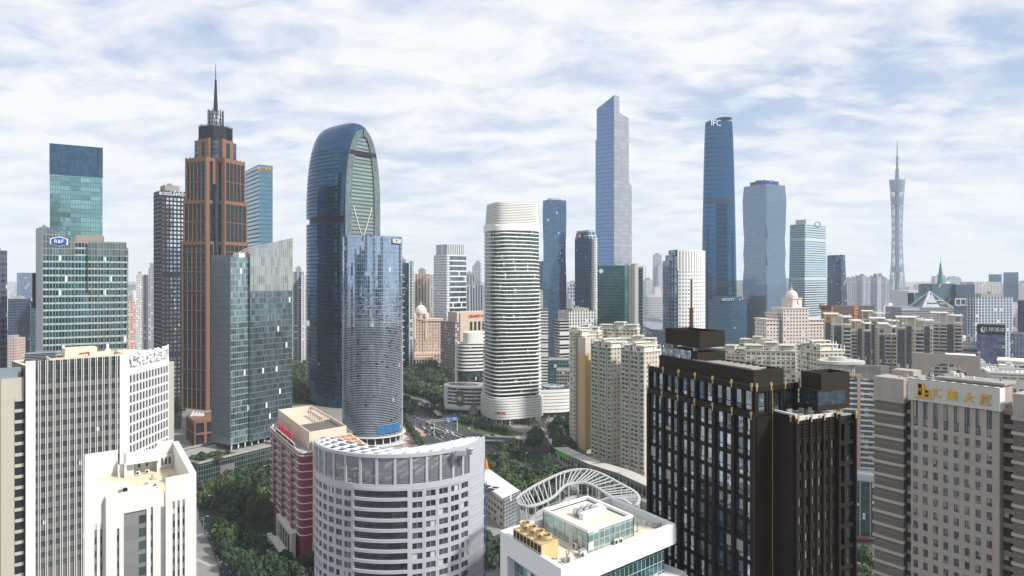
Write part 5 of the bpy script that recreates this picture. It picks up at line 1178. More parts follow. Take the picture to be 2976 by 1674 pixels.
# ribbed cream apartment cluster
def ribbed(l, r, top, Y, label, a=8, seed=1, depth=20, kinds='rwrd'):
 rn = random.Random(seed); a = -math.degrees(math.atan(((l+r)/2-1288)/1717))+3; f0 = [Vector(p[:2]) for p in bf(None, l, r, Y, a, depth=depth)]; zt = Zd(top, Y)
 root = thing('apartment_tower', label, 'apartment block', (*cen(f0), 0), 'ribbed cream apartment towers on the right')
 A = f0[0]; d = (f0[1]-A).normalized(); L = (f0[1]-A).length; M = Matrix.Translation((A.x, A.y, 0)) @ Matrix.Rotation(math.atan2(d.y, d.x), 4, 'Z')
 cm = fac('rib_cream', (0.56, 0.50, 0.44), (0.13, 0.14, 0.15), 3.1, 3.1, (0.36, 0.66), (0.35, 0.75), mg=0.2, wr=0.75, streak=0.1); dk = fac('rib_dark', (0.07, 0.08, 0.10), (0.05, 0.06, 0.09), 1.7, 3.1, (0.12, 0.9), (0.06, 0.96), mg=0.5, subc=None, gl2=(0.13, 0.15, 0.18))
 cp = plain('rib_plain', (0.54, 0.48, 0.42), 0.75, var=0.05)
 b = MB(); b.prism([tuple(p) for p in f0], 0, zt-9, 0); b.build('wall', cm, root)
 n = max(3, int(L/5.5)); w = L/n; s = MB(); g_ = MB(); sl = MB()
 for i in range(n):
  k = kinds[i % len(kinds)]
  if k == 'r': s.box(i*w+.15, -.5, 0, i*w+w*.85, 0, zt-10, 0, M)
  if k == 'd': s.box(i*w+.1, -1.2, 0, i*w+w*.6, 0, zt-7, 0, M)
  if k == 'w':
   s.box(i*w+.6, -.3, 0, i*w+w-.6, 0, zt-11, 0, M); z = 3.0
   while z < zt-12: sl.box(i*w+.3, -1.9, z, i*w+w-.3, 0, z+.9, 0, M); z += 3.1
 s.build('window_strips', dk, root); sl.build('balconies', cp, root)
 c = MB()                                                   # open crown
 z0 = zt-9
 for i in range(n+1):
  for v in (0, depth*.5, depth-1): c.box(max(0, i*w-.4), v, z0, min(L, i*w+.4), v+.8, zt-.8, 0, M)
 c.box(-.8, -.8, zt-.8, L*.55, depth+.5, zt, 0, M); c.box(L*.6, -.5, zt-3, L+.8, depth, zt-2.2, 0, M); c.box(-.5, -.6, z0, L+.5, 0.4, z0+.7, 0, M); c.box(L*.3, 4, z0, L*.7, 12, zt-1.5, 0, M)
 c.build('crown_frame', plain('rib_white', (0.68, 0.63, 0.56), 0.7, var=0.05), root)
ribbed(2076, 2142, 789, 560, 'ribbed cream apartment tower below the orange office, leftmost of its row', 10, 1, kinds='drwr')
ribbed(2140, 2192, 806, 600, 'low crowned cream apartment tower between the two tallest dark strip towers', 6, 2, kinds='wdrw')
ribbed(2170, 2222, 782, 690, 'farther cream apartment tower with white crown just right of the orange office', 6, 7, kinds='rwr')
ribbed(2190, 2262, 800, 650, 'cream apartment tower with two tall dark glass strips standing above its roof', 6, 3, kinds='dwdr')
ribbed(2212, 2258, 814, 575, 'cream apartment tower with a green edged roof left of the frontmost ribbed tower', 8, 4, kinds='rww')
ribbed(2257, 2348, 797, 545, 'widest and frontmost ribbed cream apartment tower with open crown', 12, 5, kinds='rdwdrw')
ribbed(2344, 2421, 786, 600, 'rightmost cream apartment tower of the ribbed row with rounded balconies', 6, 6, kinds='wwrw')
# right background
def museum():
 Y = 1500; root = thing('opera_shell_building', 'hazy building shaped like an upturned trapezoid frame near the lattice tower', 'building', (Xd(2305, Y), Y+30, 0)); wm = plain('museum_grey', (0.50, 0.52, 0.54), 0.5, var=0.04)
 z0, z1 = Zd(790, Y), Zd(733, Y); x = lambda p: Xd(p, Y)
 b = MB(); b.box(x(2284), Y, z1-3, x(2349), Y+60, z1+1)
 b.face([(x(2283), Y, z1), (x(2284), Y, z0), (x(2297), Y, z0), (x(2302), Y, z1-3)][::-1] if False else [(x(2284), Y, z0), (x(2297), Y, z0), (x(2302), Y, z1-3), (x(2283), Y, z1-3)])
 b.prism([(x(2283), Y), (x(2300), Y), (x(2300), Y+60), (x(2283), Y+60)], 0, z1-3, 0); b.prism([(x(2336), Y), (x(2349), Y), (x(2349), Y+60), (x(2336), Y+60)], 0, z1-3, 0); b.build('frame', wm, root)
 b = MB(); b.loft([[(x(2294), Y+2, 0), (x(2332), Y+2, 0), (x(2332), Y+50, 0), (x(2294), Y+50, 0)], [(x(2303), Y+2, z1-8), (x(2330), Y+2, z1-8), (x(2330), Y+50, z1-8), (x(2303), Y+50, z1-8)]], 0); b.build('glass_hall', blue_tw, root)
 Y2 = 1150; root = thing('pyramid_frame_building', 'grey building topped by an open pyramid of white girders', 'building', (Xd(2355, Y2), Y2+20, 0)); x = lambda p: Xd(p, Y2)
 b = MB(); b.prism([(x(2268), Y2), (x(2400), Y2), (x(2400), Y2+50), (x(2268), Y2+50)], 0, Zd(773, Y2), 0); b.build('wall', fac('pyr_wall', (0.26, 0.28, 0.31), (0.12, 0.14, 0.17), 30, 4, (0, 1), (0.3, 0.7), mg=0.3), root)
 b = MB(); ap = Vector((x(2359), Y2+22, Zd(733, Y2))); zb = Zd(775, Y2)
 for q in ((x(2325), Y2+2), (x(2398), Y2+2), (x(2325), Y2+45), (x(2398), Y2+45)): b.bar((*q, zb), ap, (2.6, 1.2), 0, 4)
 b.bar((x(2340), Y2+8, Zd(756, Y2)), (x(2380), Y2+8, Zd(756, Y2)), 1.0); b.build('pyramid_girders', plain('girder_white', (0.6, 0.6, 0.6), 0.5), root)
 b = MB(); b.loft([[(x(2330), Y2+6, zb), (x(2372), Y2+6, zb), (x(2380), Y2+42, zb), (x(2330), Y2+42, zb)], [ap+Vector((-1, -1, -4)), ap+Vector((1, -1, -4)), ap+Vector((1, 1, -4)), ap+Vector((-1, 1, -4))]], 0); b.build('pyramid_glass', plain('pyr_glass', (0.16, 0.18, 0.21), 0.2, 0.3), root)
museum()
def spire_block():
 Y = 1250; root = simple('green_spire_tower', 'teal office block with a green pointed spire on its roof', 2344, 2346, 2404, Y, 3, 714, fac('gst', (0.07, 0.13, 0.16), (0.06, 0.15, 0.18), 2.4, 3.9, (0.06, 0.95), (0.15, 0.95), mg=0.7, gl2=(0.10, 0.20, 0.24)), depth=40, fixed=True)
 b = MB(); cx = Xd(2366, Y+20); zt = Zd(714, Y); b.lathe([(6, zt-2), (5.6, zt+2), (1.0, Zd(661, Y)), (.35, Zd(660, Y)), (.2, Zd(643, Y)), (0, Zd(643, Y))], cx, Y+20, 10); b.build('spire', plain('copper_green', (0.10, 0.26, 0.22), 0.5), root)
 b = MB(); b.prism([tuple(p) for p in bf(2404, 2405, 2452, Y-6, 3, depth=40)], 0, Zd(716, Y), 0); b.build('side_wing', dark_off, root)
 b = MB(); x0, x1 = Xd(2404, Y-14), Xd(2443, Y-14)
 for x in (x0, x0+(x1-x0)/3, x0+(x1-x0)*2/3, x1): b.box(x-.6, Y-14, Zd(768, Y), x+.6, Y-12, Zd(751, Y))
 b.box(x0, Y-13.9, Zd(752.5, Y), x1, Y-12.2, Zd(750, Y)); b.box(x0, Y-13.9, Zd(768, Y), x1, Y-12.2, Zd(766, Y)); b.build('white_frame', white_paint, root)
 b = MB(); b.prism([(x0, Y-12), (x1, Y-12), (x1, Y-7), (x0, Y-7)], 0, Zd(751, Y), 0); b.build('lower_block', dark_off, root)
spire_block()
simple('striped_block', 'hazy white vertically striped slab right of the green spired block', 2434, 2450, 2520, 1450, 5, 709, stripe_v, cat='office building', depth=40)
simple('grid_block', 'large pale office block with tall windows, above the leaf sign hotel', 2430, 2453, 2548, 950, 10, 748, fac('gridb', (0.46, 0.50, 0.56), (0.12, 0.16, 0.22), 5.0, 4.0, (0.25, 0.85), (0.1, 0.85), mg=0.4, blind=0.05), cat='office building', plant=(0.6, 5))
simple('hazy_block', 'hazy blue slab, left of two on the right horizon', 2486, 2487, 2520, 2400, 3, 690, blue_tw, depth=40)
simple('hazy_block', 'taller hazy blue slab, right of two on the right horizon', 2522, 2524, 2562, 2100, 3, 685, blue_tw, depth=40)
simple('dark_edge_block', 'dark office block cut by the right edge above the white terraces', 2556, 2560, 2640, 800, 5, 756, dark_off, cat='office building', depth=30)
# dark hotel with leaf sign
Y = 620; r_ = simple('leaf_sign_hotel', 'dark purple blue hotel with a white leaf emblem and characters on its top storey', 2456, 2458, 2529, Y, 4, 818, fac('lfh', (0.11, 0.12, 0.22), (0.10, 0.14, 0.26), 3.0, 3.2, (0.1, 0.9), (0.1, 0.9), mg=0.4, gl2=(0.24, 0.32, 0.46), blind=0.05), cat='hotel', depth=24)
ff = bf(None, 2458, 2529, Y, -math.degrees(math.atan((2493.5-1288)/1717)), depth=24); d_ = (Vector(ff[1])-Vector(ff[0])); M_ = Matrix.Translation((ff[0][0], ff[0][1], 0)) @ Matrix.Rotation(math.atan2(d_.y, d_.x), 4, 'Z'); Lh = d_.length
b = MB(); b.box(-.2, -.7, Zd(840, Y), Lh+.2, -.1, Zd(815, Y), 0, M_); b.build('sign_band', dark_metal, r_)
text('sign_lettering', '\u793c\u987f\u9152\u5e97', 4.0, M_ @ Vector((Lh*.60, -1.0, Zd(828, Y))), math.atan2(d_.y, d_.x), plain('sign_white', (0, 0, 0)), r_, 0.15)
pr = [(0, -2.6), (1.6, -2.2), (2.2, -1.6), (.4, -1.4), (-.4, .2), (.6, 3.2), (-1.4, .8), (-1.6, -1.4)]; b = MB(); b.face([M_ @ Vector((Lh*.2+x, -1.0, Zd(828, Y)+z)) for x, z in pr]); b.build('leaf_emblem', plain('sign_white', (0, 0, 0)), r_)
simple('blue_grey_block', 'blue grey apartment block at the right edge beside the leaf sign hotel', 2540, 2542, 2640, 600, 4, 838, mul_blue, cat='apartment block', depth=24)
simple('car_park_block', 'low grey banded block left of the leaf sign hotel', 2420, 2421, 2460, 640, 4, 862, fac('cpb', (0.36, 0.37, 0.42), (0.08, 0.09, 0.13), 60, 4, (0, 1), (0.4, 0.9), mg=0.1), cat='car park', depth=20)
# lattice tower
def lattice():
 Y = 2360; cx, cy = Xd(2257, Y), Y; root = thing('lattice_tv_tower', 'slender twisted white lattice tower with a long mast, on the right', 'television tower', (cx, cy, 0)); zt = Zd(450, Y)
 wl = plain('lattice_hazed', (0.34, 0.42, 0.52), 0.45, var=0.02)  # distance haze tinted into the lattice colour
 def P(i, n, z, off=0.0):
  # straight columns between two turned ellipses
  a0 = 2*math.pi*i/n; a1 = a0+R(110)*off
  p0 = Vector((34*math.cos(a0), 27*math.sin(a0))); p1 = Vector((25.5*math.cos(a1), 20*math.sin(a1))); t = z/zt
  return Vector((cx, cy))+p0.lerp(p1, t)
 b = MB(); n = 20
 for i in range(n):
  for k in range(10):
   za, zb = zt*k/10, zt*(k+1)/10; p, q = P(i, n, za, 1), P(i, n, zb, 1); b.bar((*p, za), (*q, zb), 0.9, 0, 5)
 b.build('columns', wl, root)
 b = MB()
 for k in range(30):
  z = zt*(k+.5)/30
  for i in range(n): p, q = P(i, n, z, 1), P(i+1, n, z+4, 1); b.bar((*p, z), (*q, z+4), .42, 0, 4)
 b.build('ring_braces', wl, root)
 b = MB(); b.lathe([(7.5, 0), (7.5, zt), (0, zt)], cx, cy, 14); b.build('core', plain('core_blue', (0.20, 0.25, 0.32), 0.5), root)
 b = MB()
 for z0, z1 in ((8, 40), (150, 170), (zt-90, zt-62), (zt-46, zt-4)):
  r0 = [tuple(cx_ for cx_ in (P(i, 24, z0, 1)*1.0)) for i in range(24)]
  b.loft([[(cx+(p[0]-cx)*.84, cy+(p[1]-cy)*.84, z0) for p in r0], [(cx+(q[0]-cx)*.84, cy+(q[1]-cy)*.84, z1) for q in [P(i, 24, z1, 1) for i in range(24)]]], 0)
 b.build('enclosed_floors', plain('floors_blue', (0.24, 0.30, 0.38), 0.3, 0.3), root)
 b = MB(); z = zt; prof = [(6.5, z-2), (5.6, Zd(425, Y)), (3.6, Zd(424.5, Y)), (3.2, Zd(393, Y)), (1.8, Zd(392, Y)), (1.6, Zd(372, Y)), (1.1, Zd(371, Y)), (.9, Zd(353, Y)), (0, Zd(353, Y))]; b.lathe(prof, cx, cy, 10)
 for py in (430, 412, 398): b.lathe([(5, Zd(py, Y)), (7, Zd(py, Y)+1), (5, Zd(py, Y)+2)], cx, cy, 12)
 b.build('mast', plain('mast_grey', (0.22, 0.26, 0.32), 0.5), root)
 p = thing('stadium_canopy', 'low white canopy roof at the foot of the lattice tower', 'building', (Xd(2240, 1900), 1900, 0))
 b = MB(); x = lambda q: Xd(q, 1900); b.prism([(x(2200), 1900), (x(2275), 1900), (x(2275), 1990), (x(2215), 1990)], 0, Zd(775, 1900), 0, ztop=[Zd(772, 1900), Zd(766, 1900), Zd(764, 1900), Zd(770, 1900)]); b.build('canopy', white_paint, p)
lattice()
# ================================================================== the near buildings
def frame(O, d):
 d = Vector(d[:2]).normalized(); return Matrix.Translation((O[0], O[1], 0)) @ Matrix.Rotation(math.atan2(d.y, d.x), 4, 'Z')
def ac_unit(loc, rz, label, s=1.0, parent=None):
 root = thing('air_conditioner', label, 'air conditioner', loc, 'air conditioning units on the roofs', rz)
 b = MB(); b.box(-.45*s, -.2*s, .12, .45*s, .2*s, .95*s, 0); b.v = [(x, y, z) for x, y, z in b.v]
 o = b.build('casing', white_paint); o.parent = root
 b = MB(); n = 12; b.face([(-.14*s+.3*s*math.cos(2*math.pi*i/n), -.215*s, .52*s+.3*s*math.sin(2*math.pi*i/n)) for i in range(n)]); o = b.build('fan_grille', dark_metal); o.parent = root
 b = MB(); b.box(-.4*s, -.18*s, 0, -.3*s, .18*s, .115); b.box(.3*s, -.18*s, 0, .4*s, .18*s, .115); o = b.build('feet', grey_metal); o.parent = root
 return root
def clutter(root, P, x0, x1, y0, y1, z, n, seed, name='roof_clutter'):
 rn = random.Random(seed); a = MB(); p = MB()
 for _ in range(n):
  x, y = rn.uniform(x0, x1), rn.uniform(y0, y1); w, d, h = rn.uniform(.3, 1.4), rn.uniform(.3, 1.2), rn.uniform(.2, 1.3)
  a.prism([P(x, y), P(x+w, y), P(x+w, y+d), P(x, y+d)], z, z+h, rn.randrange(3))
  if rn.random() < .6: q = P(x, y); e = P(min(x1, x+rn.uniform(1, 5)), y) if rn.random() < .5 else P(x, min(y1, y+rn.uniform(1, 5))); k = rn.uniform(.15, .5); p.bar((q[0], q[1], z+k), (e[0], e[1], z+k), .07)
 a.build(name, [grey_metal, concrete, white_paint], root); p.build('roof_pipes', steel, root)
# ---- dark hotel tower with gold brackets
def dark_hotel():
 A = Vector((29.1, 144.0)); B = Vector((41.8, 116.9)); u = (B-A).normalized(); v = Vector((-u.y, u.x))*1.0      # v: to the right and away
 v = Vector((.905, .425)); zt = 106.0; fl = 3.62
 root = thing('dark_hotel_tower', 'near dark brown stone tower with gold brackets along its roof edge', 'hotel', (45, 130, 0))
 st = plain('dark_basalt', (0.022, 0.016, 0.012), 0.6, var=0.4, scale=0.8, streak=0.15, spec=0.15); st2 = plain('dark_basalt_plain', (0.032, 0.025, 0.018), 0.7, var=0.4, scale=1.2, spec=0.15)
 gl = glass('hotel_glass', (0.46, 0.55, 0.66), 0.05, 0.88, 0.10, (0.10, 0.14, 0.19), blind=0.03, blindc=(0.35, 0.36, 0.34)); fr = plain('dark_frame', (0.02, 0.017, 0.015), 0.5, 0.3)
 gold = plain('gold_metal', (0.52, 0.40, 0.20), 0.4, 0.4, var=0.05)
 s1 = hit(2247.8, B, v); Cc = B+v*s1; D = Cc+u*4.7; E = D+v*hit(2424.8, D, v); G_ = D+v*hit(2478, D, v)
 body = MB(); body.prism([tuple(p) for p in (A, B, Cc, D, G_, G_-u*26, A+v*12)], 0, zt, 0, mt=1); body.build('core', [st2, roof_grey], root)
 w = MB(); wn = []
 for k in range(6):            # six double bays on the left face
  P, Q = A+(B-A)*(k/6), A+(B-A)*((k+1)/6)
  nr = 18; wn += gridface(w, P, Q, zt-nr*fl, zt, 2, nr, (0.12, 0.86), (0.10, 0.95), 0.22)
  M = frame(P, u); w.box(-.38, -.62, 0, .38, -.225, zt+.4, 0, M); w.box(2.3, -.34, 0, 2.72, -.225, zt, 0, M)
 M = frame(B, u); w.box(-.8, -.62, 0, .02, .0, zt+.4, 0, M); w.box(-29.9, -.72, zt-.1, 0, 0.5, zt+.9, 0, frame(B, u))
 L1 = (Cc-B).length; w.box(-.02, -.25, 0, L1, .0, zt+.2, 0, frame(B, v)); w.box(0, -.25, 0, 4.7, 0, zt+.9, 0, frame(Cc, u))
 # second wing: right-hand face with slatted top, small windows
 n2 = 9; Lw = (E-D).length
 wn2 = []
 for k in range(3):
  P, Q = D+v*(Lw*k/3), D+v*(Lw*(k+1)/3); wn2 += gridface(w, P, Q, zt-3-16*3.0, zt-3, 2, 16, (0.22, 0.72), (0.18, 0.70), 0.28)
  M = frame(P, v); w.box(-.2, -.6, 0, .2, -.285, zt+.5, 0, M); w.box(1.4, -.5, 0, 1.65, -.285, zt+.2, 0, M)
 for j in range(6): w.box(0, -.35, zt-3+j*.5, Lw, 0, zt-3+j*.5+.24, 0, frame(D, v))
 wn3 = gridface(w, E, G_, zt-1-16*fl, zt-1, 2, 16, (0.14, 0.84), (0.10, 0.92), 0.5)
 Lg = (G_-E).length; w.box(0, -1.0, 0, .4, 0, zt+.6, 0, frame(E, v)); w.box(Lg-.3, -.9, 0, Lg, 0, zt+.2, 0, frame(E, v))
 G2 = G_-u*14; w.box(0, -.25, 0, 14, 0, zt-1, 0, frame(G_, -u)) if False else None
 w.build('piers_and_spandrels', st, root)
 mk = pane_unit(0.05, gl, fr, 1, 0.08, hdiv=0.3)
 windows(root, 'window', mk, wn+wn3, 100)
 windows(root, 'small_window', pane_unit(0.08, glass('hotel_small', (0.3, 0.34, 0.36), 0.1, 0.4, 0.05, (0.05, 0.05, 0.05), blind=0.4, blindc=(0.45, 0.44, 0.40)), fr, 2), wn2, 60)
 # upper tier, set back at the ends
 t0 = A-u*.1; z1 = 111.0; w = MB(); wt_ = []
 Bt = B-u*.6+v*.2; T = Bt+v*(hit(2315, Bt, v))
 w2 = MB(); w2.prism([tuple(p) for p in (A+v*.25, Bt, T, T-u*28, A+v*12)], zt, z1, 0, mt=1); w2.build('upper_core', [st2, roof_grey], root)
 At = A+v*.25
 for k in range(6):
  P, Q = At+(Bt-At)*(k/6), At+(Bt-At)*((k+1)/6); wt_ += gridface(w, P, Q, zt+.9, z1-.3, 2, 1, (0.10, 0.86), (0.0, 0.98), 0.3); M = frame(P, u); w.box(-.3, -.5, zt+.9, .3, -.305, z1, 0, M)
 w.box(-.3, -.6, z1-.5, (Bt-At).length+.3, .1, z1+.5, 0, frame(At, u))
 Lt = (T-Bt).length
 for k in range(3):
  P, Q = Bt+v*(Lt*k/3), Bt+v*(Lt*(k+1)/3); wt_ += gridface(w, P, Q, zt+.3, z1-.3, 1, 1, (0.2, 0.75), (0.1, 0.9), 0.3); w.box(-.3, -.45, zt, .3, -.305, z1, 0, frame(P, v))
 w.box(0.02, -.55, z1-.5, Lt+.2, .12, z1+.48, 0, frame(Bt, v)); w.build('upper_piers', st, root)
 windows(root, 'upper_window', mk, wt_, 40)
 # screen block on the roof
 q0 = A+v*2.4; q1 = B+v*2.4-u*3.0; q2 = q1+v*7.2; q3 = q0+v*7.4
 b = MB(); b.wallrun([tuple(p) for p in (q0, q1, q2, q3)], z1, 113.7, .35, 0); b.prism([tuple(p) for p in inset([tuple(p) for p in (q0, q1, q2, q3)], .4)], 112.6, 113.0, 1)
 b.build('roof_screen', [st2, roof_grey], root)
 b = MB(); Mx = frame(q0, u); Lq = (q1-q0).length
 for j in range(8): b.box(11+j*1.7, .6, 113.3, 11.5+j*1.7, 6.6, 113.55, 0, Mx)
 b.box(10, 3.3, 113.0, Lq-1, 3.7, 113.3, 0, Mx); b.box(10, .5, 113.5, Lq-1, .7, 113.9, 0, Mx); b.build('roof_slats', concrete, root)
 # lift house: glazed base, gap, dark box, mast
 P0 = q0-u*0+v*.6; M = frame(P0, u)
 b = MB(); b.box(0.2, 0, 112.9, 11.5, 7, 115.4, 0, M); b.build('penthouse_wall', st2, root)
 b = MB(); b.box(.1, -.12, 113.3, 9.6, -.02, 115.5, 0, M); b.build('penthouse_glass', fac('ph_glass', (0.30, 0.35, 0.38), (0.45, 0.52, 0.58), .62, .8, (0.05, 0.95), (0.05, 0.95), mg=0.8, rg=0.05, gl2=(0.10, 0.14, 0.18), tilt=0.12, blind=0.03), root)
 b = MB(); b.box(2.1, .8, 115.4, 2.9, 1.6, 116.3, 0, M); b.box(9, .8, 115.4, 9.8, 1.6, 116.3, 0, M); b.box(3.2, 3, 115.4, 9, 5.5, 116.3, 0, M); b.build('gap_columns', white_paint, root)
 b = MB(); bb = [M @ Vector(p+(0,)) for p in ((1.6, -.2), (12.3, -.2), (12.3, 6.2), (1.6, 6.2))]; bb = [(p.x, p.y) for p in bb]
 b.prism(bb, 116.3, 116.6, 0); b.wallrun(bb, 116.6, 119.5, .25, 0); b.prism(inset(bb, .3), 118.2, 118.6, 0); b.build('lift_house', st2, root)
 mp = M @ Vector((1.0, 7.2, 0)); b = MB(); b.bar((mp.x, mp.y, 113.5), (mp.x, mp.y, 123.6), .42, 0, 10); b.bar((mp.x, mp.y, 123.6), (mp.x, mp.y, 129.9), .22, 0, 8); b.build('mast', plain('rust_steel', (0.16, 0.09, 0.06), 0.6, 0.3), root)
 P3 = lambda x, y: tuple((D+v*x-u*y))
 clutter(root, P3, 1, 8, 1, 12, zt, 10, 2)
 # tank house on the second wing
 S = D+v*1.4-u*6.0
 S = Vector((X_(2328, 121), 121.0)); M = frame(S, u)
 bb = [(p.x, p.y) for p in (M @ Vector((0, 0, 0)), M @ Vector((4.3, 0, 0)), M @ Vector((4.3, 7.0, 0)), M @ Vector((0, 7.0, 0)))]
 b = MB(); b.prism(bb, 107.4, 112.6, 0, top=False); b.wallrun(bb, 112.6, 113.6, .3, 0); b.prism(inset(bb, .35), 112.3, 112.7, 1); b.build('tank_house', [st2, plain('rust_roof', (0, 0, 0))], root)
 e0 = Vector((X_(2378, 116.5), 116.5)); M2 = frame(e0, v); b = MB(); b.box(0, 0, 108.2, 6.6, 4, 110.6, 0, M2); b.build('glazed_lantern', fac('dk_lantern', (0.05, 0.06, 0.07), (0.12, 0.17, 0.22), .8, .9, (0.04, 0.96), (0.04, 0.96), mg=0.8, rg=0.06, tilt=0.1, blind=0), root)
 b = MB(); b.box(-.1, -.1, 107.3, 6.8, 4.2, 108.19, 0, M2); b.box(-.1, -.1, 110.61, 6.8, 4.2, 110.8, 0, M2); b.build('lantern_frame', st2, root)
 M = frame(D, v); b = MB(); b.box(.2, .02, zt+.05, Lw-.2, .45, zt+.75, 0, M); b.box(-.02, -.1, zt+.9, .45, 4.6, zt+1.2, 0, frame(D, v)); b.build('white_coping', white_paint, root)
 b = MB(); random.seed(5)
 for i in range(14): x, y = random.uniform(1, 8), random.uniform(1, 7); b.box(x, y, zt, x+random.uniform(.4, 1.4), y+random.uniform(.4, 1.4), zt+random.uniform(.6, 1.8), 0, M)
 b.build('roof_plant', steel, root)
 # gold brackets: each a small two-step clip hooked over the parapet
 gb = MB(); gb.box(-.16, -.14, 0, .16, .04, .6); gb.box(-.24, -.2, .2, .24, -.0, .45); gb.box(-.11, -.1, -.6, .11, .02, -.001); gb.box(-.2, -.17, .601, .2, .08, .75)
 me_o = gb.build('gold_bracket', gold); me = me_o.data; bpy.data.objects.remove(me_o); L0 = Vector(root.location)
 def bracket(P, d, z, off):
  M = frame(P, d) @ Matrix.Translation((0, -off, z)); o = bpy.data.objects.new('gold_bracket', me); C.objects.link(o); o.parent = root
  t, r, s = M.decompose(); o.location = t-L0; o.rotation_euler = r.to_euler()
 for k in range(7): bracket(A+(B-A)*(k/6)-(u*.4 if k == 6 else u*0), u, zt+.35, .66)
 for k in range(7): bracket(At+(Bt-At)*(k/6), u, z1+.2, .55)
 for k in range(4): bracket(Bt+v*(Lt*k/3), v, z1+.2, .5)
 for k in range(4): bracket(D+v*(Lw*k/3), v, zt+.4, .6)
 bracket(D-u*.6, u, zt+.5, .3); bracket(E+v*Lg*.9, v, zt+.2, 1.0); bracket(G_-u*.5, v, zt-3, 1.0)
 # yellow cable down the blank corner
 b = MB(); p = Cc-v*.25+Vector((-.1, -.35)); b.bar((p.x, p.y, 20), (p.x, p.y, z1), .03); b.build('yellow_cable', plain('cable_yellow', (0.75, 0.6, 0.1), 0.5), root)
dark_hotel()
